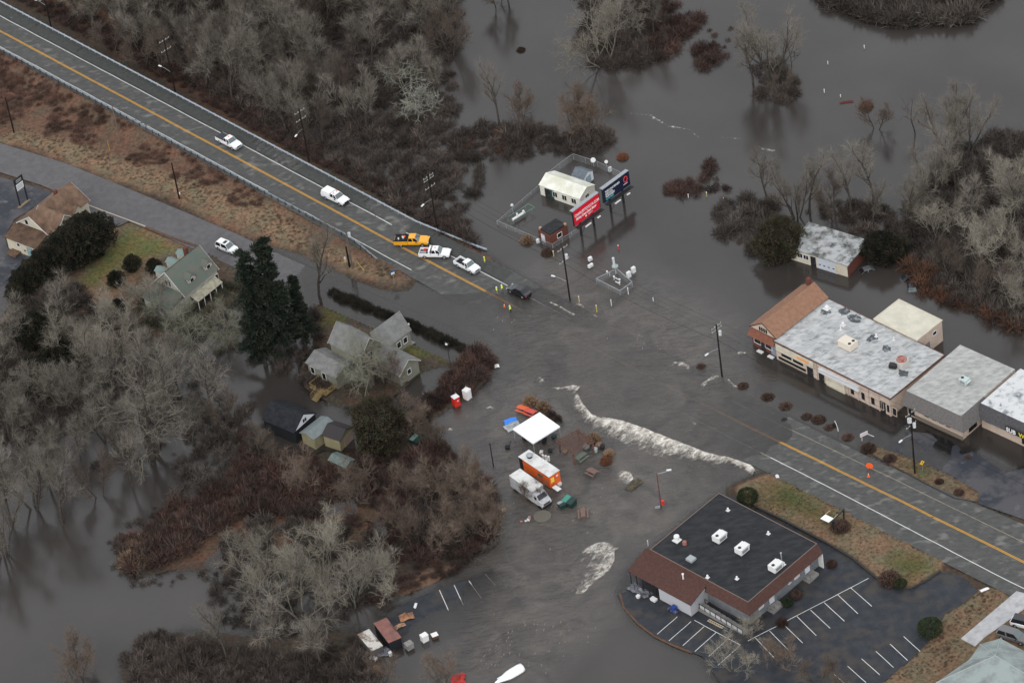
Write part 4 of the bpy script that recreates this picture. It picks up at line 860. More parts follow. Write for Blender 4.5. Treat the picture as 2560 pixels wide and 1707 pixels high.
gable(th_, 3.2, 4.6, Lx+1.6, 9.4, 0, 4.3, 2.15, 'x', M_tan, M_rust, .3, .15, trim=M_white)
gable(th_, 5.0, 10.6, Lx+.6, 12.4, 0, 4.3, 1.0, 'x', M_tan, M_rust, .15, .1)
Rr = (0,0,Lx,3.6); win(th_, Rr, 'f', 2.6, 1.6, .7, .7); win(th_, Rr, 'f', 4.2, .9, .4, .4, M_tan); door(th_, Rr, 'f', 5.2, .1, 1.0, 2.1, mat('teal grey door', (.22,.32,.33), .6)); win(th_, Rr, 'f', 6.6, 1.2, .5, .9)
win(th_, (.1,3.6,Lx,D), 'f', 2.0, 4.1, .8, 1.1); R2 = (3.2,4.6,Lx+1.6,9.4); win(th_, R2, 'r', 1.4, 3.0, .8, 1.3); win(th_, R2, 'r', 3.3, 3.0, .7, 1.2)
MB().box(3.3,10.9,6,3.9,11.5,7.4).build('chimney', M_brick, th_)
MB().box(1.0,-1.7,0,3.2,-.02,.45).build('deck', M_wood, th_)

# green roofed house
w0, rz, Lx, D = rect2(('s',745,1085), ('s',1345,600), 7.4, 4.3)
gh = house('green_roof_house', 'cream house with mossy green gable roof and dormers beside the white parked car', 'house', w0, rz, .4)
M_grn = mat('mossy green shingles', (.105,.13,.112), .9, (.135,.13,.11), .6, (.42,.62), .3, 6); M_grn2 = mat('pale green shingles', (.17,.22,.205), .9)
M_cr2 = mat('pale house siding', (.50,.49,.42), .8, (.42,.41,.34), 1)
gable(gh, 0, 0, Lx, D, 0, 3.9, 3.7, 'y', M_cr2, M_grn, .4, .15, trim=M_white, ends=.3)
for y_ in (2.1, 6.6):
    gable(gh, Lx*.5+.4, y_, Lx-.55, y_+1.9, 3.9, 1.5, .8, 'x', mat('pinkish dormer', (.48,.40,.36), .8), M_grn, .15, .1, wall_name='dormer_wall', roof_name='dormer_roof')
    win(gh, (Lx*.5+.4,y_,Lx-.55,y_+1.9), 'r', .5, 4.35, .85, .95)
for y_ in (1.2, 4.2, 7.0):
    gable(gh, -.6, y_, Lx*.32, y_+1.7, 3.9, 1.3, .5, 'x', M_cr2, M_grn2, .1, .1, wall_name='dormer_wall', roof_name='dormer_roof')
MB().box(.4,-3.6,0,Lx-.2,-.02,2.9).build('wing_wall', M_cr2, gh); MB().slab([(.1,-3.9,2.95),(Lx+.1,-3.9,2.95),(Lx+.1,-.02,4.0),(.1,-.02,4.0)], .15).build('wing_roof', M_grn, gh)
win(gh, (0,0,Lx,D), 'f', 3.0, 4.3, .5, 1.2); win(gh, (0,0,Lx,D), 'f', 3.9, 4.3, .5, 1.2)
for y_ in (1.2, 3.4, 5.4, 8.0): win(gh, (0,0,Lx,D), 'r', y_, 1.2, .8, 1.4)
for a in (2.8, 4.0): win(gh, (.4,-3.6,Lx-.2,0), 'f', a, .9, .8, 1.4)
MB().slab([(Lx+.42,1,2.9),(Lx+2.2,1,2.2),(Lx+2.2,D-1,2.2),(Lx+.42,D-1,2.9)], .1).build('lean_to_roof', mat('leafy lean to roof', (.34,.33,.25), .9, (.22,.20,.15), 1.5), gh)
for k in range(5): MB().box(Lx+2.0,1.1+k*(D-2.4)/4,0,Lx+2.12,1.22+k*(D-2.4)/4,2.2).build('lean_to_post', M_white, gh)
cx, cy = 2.6, 6.0; MB().box(cx,cy,5.5,cx+.7,cy+.7,8.6).build('chimney', M_brick, gh); 

# grey cross gabled house
w0 = P(('t',290,615), 5.6); s_ = P(('t',781,868), 5.6); rz = math.atan2((s_-w0).y, (s_-w0).x)
gy = house('grey_house', 'sage grey cross gabled house behind the bare tree below the flooded junction', 'house', w0, rz, .2)
M_sage = mat('sage grey siding', (.215,.21,.17), .85, (.18,.18,.145), 1); M_gsh = mat('grey weathered shingles', (.20,.20,.195), .9, (.15,.15,.145), .9, (.4,.6), .25, 8)
gable(gy, 0, 0, 7.6, 5.2, 0, 5.4, 2.7, 'x', M_sage, M_gsh, .3, .15, ends=.3, trim=mat('pale trim', (.45,.44,.38), .7))
gable(gy, 3.3, 5.2, 7.5, 12.2, 0, 3.5, 2.9, 'y', M_sage, M_gsh, .3, .15, ends=.3)
gable(gy, 7.6, 2.6, 14.2, 7.4, 0, 2.9, 1.8, 'x', M_sage, M_gsh, .35, .15, ends=.4, trim=MATS['pale trim'])
gable(gy, -1.6, -4.6, 5.6, 0, 0, 3.0, 1.1, 'x', M_sage, M_gsh, .3, .15, ends=.3)
win(gy, (0,0,7.6,5.2), 'r', 1.9, 3.3, 1.0, 1.6); win(gy, (0,0,7.6,5.2), 'r', 2.0, .8, 1.0, 1.6); win(gy, (-1.6,-4.6,5.6,0), 'f', .7, 1.1, .9, 1.4); win(gy, (-1.6,-4.6,5.6,0), 'f', 3.6, 1.1, .9, 1.4)
win(gy, (7.6,2.6,14.2,7.4), 'r', 2.0, 1.4, .8, 1.0); win(gy, (7.6,2.6,14.2,7.4), 'f', 2.4, 1.3, .8, 1.2)
for k in range(2): win(gy, (3.3,5.2,7.5,12.2), 'r', 3.6+k*1.6, 1.3, .9, 1.2)
M_dk = mat('yellow pine decking', (.26,.19,.09), .8, (.2,.14,.07), 2)
dk = MB().box(1.4,-7.4,.55,5.4,-4.62,.68).build('deck', M_dk, gy)
for k in range(5): MB().box(3.2,-7.42-.32*k-.3,.5-.13*k-.12,4.6,-7.42-.32*k,.5-.13*k).build('deck_step', M_dk, dk)
b_ = MB()
for a_, c_ in (((1.4,-7.4),(1.4,-4.7)),((1.4,-7.4),(3.2,-7.4)),((5.4,-7.4),(5.4,-4.7)),((4.6,-7.4),(5.4,-7.4)),((3.2,-7.4),(3.2,-9.0)),((4.6,-7.4),(4.6,-9.0))):
    z0_ = .68; z1_ = .68 if c_[1] > -8 else .1
    b_.tube((*a_,z0_+.95),(*c_,z1_+.95),.05,.05,5); b_.tube((*a_,z0_+.2),(*c_,z1_+.2),.03,.03,5)
    n_ = 6
    for k in range(n_+1):
        t = k/n_; x_, y_ = a_[0]+(c_[0]-a_[0])*t, a_[1]+(c_[1]-a_[1])*t; z_ = z0_+(z1_-z0_)*t; b_.tube((x_,y_,z_),(x_,y_,z_+.95),.03,.03,4)
b_.build('deck_railing', M_dk, dk)

# black roofed barn, yellow sheds, small green roofed hut
w0, rz, Lx, D = rect(('p',62,1015), ('p',345,1132), ('p',530,975), 3.0)
barn = house('black_barn', 'dark barn with black gable roof and white gable end at the flood edge', 'barn', w0, rz, -.1)
M_bk = mat('black barn roofing', (.011,.013,.016), .7, (.022,.024,.028), 1.2); M_bw = mat('black barn boards', (.018,.019,.022), .8)
gable(barn, 0, 0, Lx, D, 0, 3.0, 1.9, 'x', M_bw, M_bk, .35, .15, ends=.1)
MB().slab([(Lx+.06,-.1,3.0),(Lx+.06,D+.1,3.0),(Lx+.06,D/2,4.85)], .08).build('gable_panel', mat('white gable boards', (.6,.62,.64), .7), barn)
for k in range(2): MB().box(Lx+.08,D*.42+k*.5,3.35,Lx+.14,D*.42+k*.5+.35,4.0).build('gable_window', M_glass, barn)
w0, rz, Lx, D = rect(('p',400,1135), ('p',515,1195), ('p',690,1060), 2.6)
ls = house('lean_shed', 'grey green roofed lean shed joining the black barn and the yellow shed', 'shed', w0, rz, -.1)
gable(ls, 0, 0, Lx, D, 0, 2.5, .6, 'y', mat('pale yellow boards', (.31,.275,.165), .8, (.25,.22,.135), 1), mat('grey green metal roofing', (.14,.17,.17), .6, (.18,.20,.20), 1), .2, .1)
w0, rz, Lx, D = rect(('p',598,1165), ('p',740,1212), ('p',868,1095), 2.5)
ys = house('yellow_shed', 'yellow shed with dark shingled gable roof beside the brown cedar', 'shed', w0, rz, -.1)
gable(ys, 0, 0, Lx, D, 0, 2.5, 1.0, 'x', MATS['pale yellow boards'], mat('dark brown shingles', (.045,.04,.042), .9), .15, .1)
b_ = MB(); b_.box(Lx+.02,D*.3,0,Lx+.09,D*.95,2.0); b_.build('faded_door', mat('faded door', (.32,.25,.2), .8), ys)
w0, rz, Lx, D = rect(('p',655,1390), ('p',795,1450), ('p',835,1405), 1.8)
ms = house('mossy_hut', 'small hut with mossy green roof half hidden in brush below the yellow shed', 'shed', w0, rz, -.1)
gable(ms, 0, 0, Lx, max(D, 2.2), 0, 1.9, .5, 'x', mat('weathered boards', (.22,.17,.14), .9), mat('mossy green roofing', (.09,.13,.115), .8, (.16,.18,.17), 1.5), .2, .1)

# faceted hip roof building at lower right corner
hz, ez = 7.0, 4.2
ev = [P(p, ez) for p in (('w',-220,1560),('w',240,1240),('w',380,1035),('w',660,955),('w',1330,1310),('w',1500,2300),('w',100,2500))]
h1_ = P(('w',590,1190), hz); h2_ = P(('w',1100,1500), hz)
cb = thing('hip_roof_building', 'building with faceted pale green hip roof in the lower right corner', 'building', (0,0,0), 0)
M_hip = mat('pale green grey shingles', (.27,.31,.30), .8, (.17,.18,.175), .35, (.42,.66), .2, 5)
fc = [(ev[0],ev[1],h1_),(ev[1],ev[2],h1_),(ev[2],ev[3],h1_),(ev[3],ev[4],h2_,h1_),(ev[4],ev[5],h2_),(ev[5],ev[6],h2_),(ev[6],ev[0],h1_,h2_)]
for f in fc: MB().slab([Vector(p) for p in f], .1).build('roof_facet', M_hip, cb)
rg = MB(); rg.tube(h1_, h2_, .09, .09, 6)
for e_ in ev[:4]: rg.tube(e_, h1_, .08, .08, 6)
rg.build('ridge_cap', mat('ridge cap', (.30,.34,.33), .8), cb)
ce = sum((Vector(e_) for e_ in ev), Vector())/len(ev); wl = [ce+(e_-ce)*.93 for e_ in ev]
MB().prism([(p.x, p.y) for p in wl], .2, ez-.05).build('wall', M_cream, cb)
# ------------------------------------------------------------ vehicles
M_tyre = mat('tyre rubber', (.015,.015,.016), .9); M_rim = mat('wheel rim', (.45,.46,.48), .35, metal=.6)
M_cw = mat('white car paint', (.78,.79,.80), .3, coat=.5); M_cy = mat('highway yellow paint', (.78,.36,.015), .35, coat=.4); M_cb = mat('black car paint', (.012,.012,.016), .25, coat=.6)
M_cg = mat('grey car paint', (.12,.12,.125), .3, coat=.5); M_bed = mat('black bed liner', (.02,.021,.024), .8); M_hl = mat('headlamp glass', (.6,.62,.62), .15); M_tl = mat('red tail lamp', (.5,.02,.015), .25)
M_scr = mat('windscreen glass', (.10,.13,.13), .08, spec=.8); M_amb = mat('amber beacon', (.9,.18,.03), .3)
def ring(x, w, zb, zs, zt, k=.93): return [(x,-w*.92,zb),(x,w*.92,zb),(x,w,zb+.18),(x,w,zs),(x,w*k,zt),(x,-w*k,zt),(x,-w,zs),(x,-w,zb+.18)]
def wheel(par, x, y, r, w=.26):
    t = MB().tube((x,y-w/2,r),(x,y+w/2,r),r,r,18).build('tyre_wheel', M_tyre, par); t.name = 'wheel'
    s = 1 if y > 0 else -1
    MB().tube((x,y+s*w/2,r),(x,y+s*(w/2+.012),r),r*.58,r*.55,14).build('rim', M_rim, t)
    MB().tube((x,y+s*(w/2-.1),r+.02),(x,y+s*(w/2-.015),r+.02),r*1.17,r*1.17,18).build('wheel_arch', M_dark, t)
def pane(par, q, off, gl, name, ins=.09):
    q = [Vector(p) for p in q]; c = sum(q, Vector())/4; n = (q[1]-q[0]).cross(q[3]-q[0]).normalized()
    if n.dot(c-Vector((c.x*.3,0,1.0))) < 0: n = -n
    p = [a+(c-a)*ins*1.4+n*off for a in q]; MB().slab([Vector(a) for a in p], .02).build(name, gl, par)
def greenhouse(par, x0, x1, X0, X1, z0, z1, w0, w1, mt, split=.5, roofname='cab'):
    o = MB().loft([[(x0,-w0,z0),(x1,-w0,z0),(x1,w0,z0),(x0,w0,z0)], [(X0,-w1,z1),(X1,-w1,z1),(X1,w1,z1),(X0,w1,z1)], [(X0+.1,-w1+.1,z1+.05),(X1-.1,-w1+.1,z1+.05),(X1-.1,w1-.1,z1+.05),(X0+.1,w1-.1,z1+.05)]]).build(roofname, mt, par)
    pane(o, [(x1,-w0,z0),(x1,w0,z0),(X1,w1,z1),(X1,-w1,z1)], .012, M_scr, 'windscreen', .05)
    pane(o, [(x0,-w0,z0),(x0,w0,z0),(X0,w1,z1),(X0,-w1,z1)], .012, M_glass, 'rear_window', .08)
    for s in (-1, 1):
        xm, Xm = x0+(x1-x0)*split, X0+(X1-X0)*split
        for (a, b, A_, B_) in ((x0,xm-.04,X0,Xm-.04),(xm+.04,x1,Xm+.04,X1)):
            pane(o, [(a,s*w0,z0),(b,s*w0,z0),(B_,s*w1,z1),(A_,s*w1,z1)], .012, M_glass, 'side_window', .08)
    return o
def vehicle(name, label, p, hd, group=None, lift=0.0):
    g = G(*p, lo=-.6); t = thing(name, label, {'pickup_truck':'pickup truck','car':'car','box_truck':'truck'}.get(name, 'vehicle'), (g.x, g.y, g.z+lift), hd, group); return t
def lights(t, L, w, z, dz=.16, front=True):
    for s in (-1, 1):
        MB().obox((L/2-.02, s*(w-.2), z), (.1, .34, dz)).build('headlight', M_hl, t)
        MB().obox((-L/2-.0, s*(w-.12), z+.12), (.06, .18, dz*1.7)).build('tail_light', M_tl, t)
        MB().obox((L*.16, s*(w+.12), z+.32), (.14, .2, .16)).build('mirror', M_dark, t)
def pickup(label, p, hd, style='open', paint=M_cw, L=5.8, W=2.0, beacon=False, crew=True):
    t = vehicle('pickup_truck', label, p, hd, 'pickup trucks stopped on the highway'); w = W/2; xb = -L*.10 if crew else -L*.03; r = .39
    fr_ = MB().loft([ring(xb,w,.42,1.0,1.22), ring(L*.2,w,.42,1.0,1.24), ring(L*.40,w*.99,.42,.98,1.17), ring(L*.475,w*.93,.42,.92,1.06), ring(L*.5,w*.85,.45,.8,.92)]).build('body', paint, t)
    greenhouse(t, xb+.06, L*.235, xb+.2, L*.12, 1.20, 1.86, w*.93, w*.74, paint)
    bd = MB(); x0 = -L/2
    zt = 1.18 if style != 'utility' else 1.35
    if style == 'utility':
        b1 = MB().box(x0, -w-.03, .55, xb-.06, w+.03, 1.3).build('utility_body', paint, t)
        MB().box(x0+.05, -w+.15, 1.303, xb-.1, w-.15, 1.34).build('bed_floor', M_bed, b1)
        for s in (-1, 1): MB().box(x0, s*(w-.1)-.07, 1.303, xb-.06, s*(w-.1)+.07, 1.5).build('side_rail', M_bed, b1)
        MB().box(xb-.2,-w+.1,1.303,xb-.08,w-.1,1.62).build('headboard', M_bed, b1)
        for k in range(5): MB().obox((x0+.5+rnd.random()*1.5, rnd.uniform(-.5,.5), 1.45), (.3,.25,.25), rnd.random()*3).build('cone_stack', mat('orange plastic', (.85,.14,.03), .5) if k % 2 else M_white, b1)
    else:
        for s in (-1, 1): MB().box(x0, s*(w-.06)-.06, .5, xb-.04, s*(w-.06)+.06, zt).build('bed_side', paint, t)
        MB().box(x0, -w+.12, .5, x0+.09, w-.12, zt-.02).build('tailgate', paint, t)
        MB().box(x0+.09, -w+.12, .5, xb-.04, w-.12, .74).build('bed_floor', M_bed, t)
        if style == 'cover': MB().box(x0+.05, -w+.08, zt+.002, xb-.06, w-.08, zt+.05).build('bed_cover', mat('dark bed cover', (.045,.05,.055), .6), t)
        if style == 'cap':
            c_ = MB().loft([[(x0+.02,-w*.97,zt),(xb-.02,-w*.97,zt),(xb-.02,w*.97,zt),(x0+.02,w*.97,zt)], [(x0+.1,-w*.86,1.78),(xb-.02,-w*.86,1.78),(xb-.02,w*.86,1.78),(x0+.1,w*.86,1.78)]]).build('canopy', paint, t)
            for s in (-1, 1): MB().box(x0+.5, s*w*.92-.02, 1.32, xb-.5, s*w*.92+.02, 1.34).build('canopy_rib', M_dark, c_)
        if style == 'rack':
            MB().box(xb-.5,-w+.1,zt,xb-.2,w-.1,1.66).build('toolbox_rack', M_cw, t); MB().obox((x0+.8,-.3,.95),(1.1,.5,.35)).build('cargo_box', M_met, t)
            MB().obox((x0+1.0,.4,1.0),(.5,.4,.45)).build('fuel_can', mat('red plastic', (.6,.03,.02), .5), t)
    for x in (-L*.31, L*.325):
        for s in (-1, 1): wheel(t, x, s*(w-.12), r)
    MB().obox((L/2+.03,0,.58),(.16,W*.92,.26)).build('bumper', M_dark if style in ('cap','utility','rack') else M_met, t)
    MB().obox((L/2-.005,0,.82),(.05,W*.5,.22)).build('grille', M_dark, t); MB().obox((-L/2-.06,0,.55),(.14,W*.9,.2)).build('rear_bumper', M_met, t)
    lights(t, L, w, .88)
    if beacon:
        for yy in ((0,) if beacon == 1 else (-.45, .35)): MB().tube((xb+.75,yy,1.9),(xb+.75,yy,2.06),.13,.1,10).build('beacon', M_amb, t)
    return t
hd1 = heading(('a',1440,920), ('a',1535,970))
pickup('white pickup with dark bed cover, farthest back along the highway', ('a',1500,945), hd1, 'cover', beacon=1)
pickup('white pickup with white bed canopy and two orange roof beacons', ('b',497,1308), heading(('b',430,1290), ('b',545,1345)), 'cap', beacon=2)
pickup('yellow highway crew truck with black bed full of gear', ('m',400,390), heading(('m',240,400), ('m',570,398)), 'utility', M_cy, 6.4, 2.1)
pickup('white pickup with open loaded bed and tool rack, just in front of the yellow truck', ('m',722,560), heading(('m',585,572), ('m',862,578)), 'rack', beacon=1)
pickup('smaller white pickup angled across the lane nearest the flood', ('m',1170,735), heading(('m',1070,705), ('m',1245,795)), 'open', L=5.3, W=1.88)
def sedan(label, p, hd, paint, L=4.8, W=1.84, suv=False, lift=0.0, roof=None, cat='car'):
    t = vehicle('car', label, p, hd, lift=lift); w = W/2; zh = 1.02 if suv else .92; zr = 1.72 if suv else 1.42
    MB().loft([ring(-L/2,w*.86,.4,zh*.8,zh*.95), ring(-L*.46,w*.96,.3,zh*.85,zh+.04), ring(-L*.2,w,.28,zh*.86,zh+.03), ring(L*.15,w,.28,zh*.86,zh), ring(L*.38,w*.98,.3,zh*.8,zh*.90), ring(L*.47,w*.9,.34,zh*.7,zh*.8), ring(L/2,w*.75,.4,zh*.6,zh*.68)]).build('body', paint, t)
    if suv: greenhouse(t, -L*.47, L*.24, -L*.41, L*.08, zh-.01, zr, w*.93, w*.76, roof or paint, .45, 'roof')
    else: greenhouse(t, -L*.38, L*.24, -L*.20, L*.07, zh-.01, zr, w*.92, w*.72, roof or paint, .5, 'roof')
    for x in (-L*.30, L*.31):
        for s in (-1, 1): wheel(t, x, s*(w-.11), .34, .22)
    lights(t, L, w, zh*.68, .13); MB().obox((L/2-.04,0,zh*.4),(.16,W*.8,.2)).build('bumper', M_dark, t)
    return t
sedan('black sedan facing away from the flood at the edge of the sunken road', ('m',1900,1085), heading(('m',1925,1135), ('m',1775,1065)), M_cb)
sv = sedan('white estate car parked on the side road by the green roofed house', ('s',1560,260), heading(('s',1400,190), ('s',1700,310)), M_cw, 4.7, 1.86, True)
MB().box(-.55,-.45,1.775,.1,.45,1.79).build('sunroof', M_glass, sv)
for s in (-.62,.62): MB().box(-1.7,s-.03,1.775,.2,s+.03,1.82).build('roof_rail', M_cw, sv)
sedan('dark car sunk to its windows beside the brick side of the garage', ('h',815,600), heading(('h',790,590), ('h',840,575)), M_cg, lift=-.45)
sedan('dark car sunk in the flood below the trees, upper of two', ('h',1090,650), heading(('h',1070,655), ('h',1115,640)), M_cb, lift=-.4)
sedan('dark car sunk in the flood below the trees, lower of two', ('h',1100,725), heading(('h',1098,700), ('h',1104,745)), M_cb, lift=-.4)
sedan('boxy white off road car with black roof parked behind the hip roofed building', ('w',1000,790), heading(('w',800,790), ('w',983,835)), M_cw, 4.6, 1.85, True, roof=M_cb)
sedan('dark grey pickup style car parked beside the white off road car', ('w',840,960), heading(('w',640,900), ('w',930,990)), M_cg, 5.4, 1.95, True)
# food trailer and box truck
w0, rz, Lx, D = rect(('o',232,748), ('o',545,958), ('o',655,888), 2.9)
ft = thing('food_trailer', 'orange food trailer with dirty white roof beside the white box truck', 'food trailer', (w0.x, w0.y, -.35), rz)
M_or = mat('orange trailer paint', (.72,.13,.02), .5, (.58,.10,.02), .9); M_dw = mat('dirty white roof', (.62,.62,.60), .7, (.40,.38,.35), .8, (.45,.7))
MB().box(1.0,0,.75,Lx,D,3.2).build('body', M_or, ft); MB().box(0,.02,.75,.998,D-.02,3.19).build('rear_section', mat('black trailer front', (.02,.02,.022), .7), ft)
MB().box(-.05,-.05,3.203,Lx+.05,D+.05,3.3).build('roof', M_dw, ft)
e_ = MB().tube((1.6,D*.5,3.3),(1.6,D*.5,3.8),.45,.4,14).build('roof_fan', M_dark, ft); MB().tube((1.6,D*.5,3.8),(1.6,D*.5,3.95),.6,.5,14).build('fan_cap', M_met, e_)
MB().box(Lx*.62,-.04,1.9,Lx*.72,0,2.5).build('sign_panel', mat('dark green panel', (.04,.09,.05), .6), ft)
pz = MB().box(Lx+.01,D*.12,1.7,Lx+.05,D*.42,2.7).build('sign_panel', mat('yellow picture panel', (.75,.55,.08), .6), ft); MB().obox((Lx+.01,D*.72,2.5),(.04,.5,.3)).build('label_panel', M_white, ft)
for x in (Lx*.45, Lx*.6):
    for y in (.1, D-.1): wheel(ft, x, y, .38)
MB().obox((Lx+1.1,D*.2,1.1),(1.5,.9,.1)).build('serving_table', M_white, ft); MB().tube((Lx,D/2,.8),(Lx+1.6,D/2,.8),.06,.06,6).build('tow_bar', M_dark, ft)
w0, rz, Lx, D = rect(('o',135,942), ('o',372,1110), ('o',474,1032), 2.9)
bt = thing('box_truck', 'white box truck with dirty roof parked against the bare brush', 'truck', (w0.x, w0.y, -.35), rz)
M_tw = mat('dirty white truck paint', (.50,.50,.51), .6, (.38,.38,.39), .8)
MB().box(0,0,.8,Lx,D,3.2).build('cargo_box', M_tw, bt); MB().box(-.04,-.04,3.203,Lx+.04,D+.04,3.28).build('roof', M_dw, bt)
MB().loft([[(Lx+.02,.1,.7),(Lx+.02,D-.1,.7),(Lx+.02,D-.15,2.7),(Lx+.02,.15,2.7)], [(Lx+.7,.1,.7),(Lx+.7,D-.1,.7),(Lx+.6,D-.2,2.55),(Lx+.6,.2,2.55)], [(Lx+1.3,.1,.7),(Lx+1.3,D-.1,.7),(Lx+1.25,D-.12,1.75),(Lx+1.25,.12,1.75)], [(Lx+2.1,.2,.7),(Lx+2.1,D-.2,.7),(Lx+2.05,D-.2,1.5),(Lx+2.05,.2,1.5)]]).build('cab', M_tw, bt)
MB().slab([(Lx+.66,.3,2.47),(Lx+.66,D-.3,2.47),(Lx+1.27,D-.25,1.82),(Lx+1.27,.25,1.82)], -.03).build('windscreen', M_glass, bt)
MB().box(Lx+.25,.06,1.7,Lx+.75,.12,2.3).build('side_window', M_glass, bt)
MB().box(Lx+2.1,.2,.6,Lx+2.25,D-.2,.9).build('bumper', M_dark, bt); MB().box(Lx+2.06,.5,1.0,Lx+2.12,D-.5,1.3).build('grille', M_dark, bt)
for s in (.3, D-.3): MB().obox((Lx+2.08,s,1.15),(.08,.22,.18)).build('headlight', M_hl, bt)
for x in (1.2, Lx+1.4):
    for y in (.12, D-.12): wheel(bt, x, y, .45)

# ------------------------------------------------------------ people
def person(label, p, face=0.0, top='vest', pants=(.03,.035,.05), tall=1.78, arms=0):
    g = G(*p, lo=-.2); t = thing('person', label, 'person', (g.x, g.y, g.z), face); s = tall/1.78
    V = dict(pel=(0,0,.95,.15), bel=(0,0,1.10,.14), che=(0,.01,1.33,.165), nek=(0,.015,1.50,.062), hd0=(0,.02,1.60,.092), hd1=(0,.025,1.70,.10))
    for k, sx in (('L',-1), ('R',1)):
        V['hip'+k] = (sx*.10,0,.88,.10); V['kne'+k] = (sx*.13,.03*sx,.49,.065); V['ank'+k] = (sx*.15,0,.09,.048); V['toe'+k] = (sx*.17,.15,.04,.04)
        V['sho'+k] = (sx*.19,0,1.42,.072); 
        if arms and sx == arms: V['elb'+k] = (sx*.32,.16,1.22,.05); V['wri'+k] = (sx*.24,.36,1.28,.034); V['han'+k] = (sx*.20,.44,1.30,.036)
        else: V['elb'+k] = (sx*.28,-.02,1.15,.05); V['wri'+k] = (sx*.30,.08,.92,.034); V['han'+k] = (sx*.30,.11,.84,.04)
    E = [('pel','bel'),('bel','che'),('che','nek'),('nek','hd0'),('hd0','hd1')]
    for k in 'LR': E += [('pel','hip'+k),('hip'+k,'kne'+k),('kne'+k,'ank'+k),('ank'+k,'toe'+k),('che','sho'+k),('sho'+k,'elb'+k),('elb'+k,'wri'+k),('wri'+k,'han'+k)]
    for k, sx in (('L',-1),('R',1)):      # five fingers per hand
        hx, hy, hz, _ = V['han'+k]
        for j in range(5):
            n1 = 'f%d%s' % (j, k); V[n1] = (hx+(j-2)*.018, hy+.05+(.02 if j in (1,2,3) else 0), hz-.05+(.03 if j == 0 else 0), .010); E.append(('han'+k, n1))
    ks = list(V); me = bpy.data.meshes.new('body'); me.from_pydata([tuple(c*s for c in V[k][:3]) for k in ks], [(ks.index(a), ks.index(b_)) for a, b_ in E], [])
    o = link('body', me, t); md = o.modifiers.new('skin', 'SKIN'); o.modifiers.new('sub', 'SUBSURF').levels = 1
    for i, k in enumerate(ks): r = V[k][3]*s; me.skin_vertices[0].data[i].radius = (r*(1.25 if k in ('che','bel','pel') else 1), r)
    me.skin_vertices[0].data[0].use_root = True
    bpy.context.view_layer.update(); ev_ = o.evaluated_get(bpy.context.evaluated_depsgraph_get()); nm_ = bpy.data.meshes.new_from_object(ev_)
    o.modifiers.clear(); o.data = nm_; nm_.materials.clear()
    mp_ = mat('trousers %.2f %.2f' % pants[:2], pants, .9); mj = {'vest': mat('dark work jacket', (.025,.028,.035), .9), 'coat': mat('hi vis yellow coat', (.70,.72,.06), .7)}[top]
    for m_ in (mp_, mj, mat('skin', (.45,.28,.2), .6), mat('boots', (.02,.018,.015), .8)): nm_.materials.append(m_)
    for f in nm_.polygons:
        c = f.center/s; f.material_index = 3 if c.z < .12 else 2 if (c.z > 1.5 or (abs(c.x) > .17 and (c.z < .90 or c.y > .37) and c.z < 1.36 and (c.z > .7))) else 1 if c.z > .93 else 0
        f.use_smooth = True
    if top == 'vest':
        vs = MB().loft([[(math.cos(a)*.235*s, math.sin(a)*.165*s, .98*s) for a in [i*math.pi/6 for i in range(12)]], [(math.cos(a)*.235*s, math.sin(a)*.185*s, 1.3*s) for a in [i*math.pi/6 for i in range(12)]], [(math.cos(a)*.17*s, math.sin(a)*.13*s, 1.49*s) for a in [i*math.pi/6 for i in range(12)]]]).build('safety_vest', mat('hi vis vest', (.62,.80,.05), .6), t, smooth=True)
        MB().loft([[(math.cos(a)*.24*s, math.sin(a)*.18*s, z*s) for a in [i*math.pi/6 for i in range(12)]] for z in (1.12, 1.17)]).build('reflective_band', M_white, vs)
    hm = MB().loft([[(math.cos(a)*r*s, (math.sin(a)*r*1.12+.02)*s, z*s) for a in [i*math.pi/6 for i in range(12)]] for z, r in ((1.68,.15),(1.70,.13),(1.76,.125),(1.82,.09),(1.845,.03))]).build('hard_hat', M_white if top == 'vest' else mat('yellow hood', (.70,.72,.08), .7), t, smooth=True)
    return t
person('person in white hard hat with lime vest over dark jacket, left of the sedan pair', ('m',1590,1100), 2.2, pants=(.25,.22,.17), arms=1)
person('person in bright lime vest and white hard hat, nearer the black sedan', ('m',1660,1072), 3.6, pants=(.08,.09,.12))
person('person in lime vest standing alone below the orange cone', ('m',1775,1362), .6, pants=(.02,.02,.025), arms=-1)
person('person in full yellow rain suit at the end of the guardrail', ('m',1418,680), 1.6, 'coat', (.10,.13,.18))

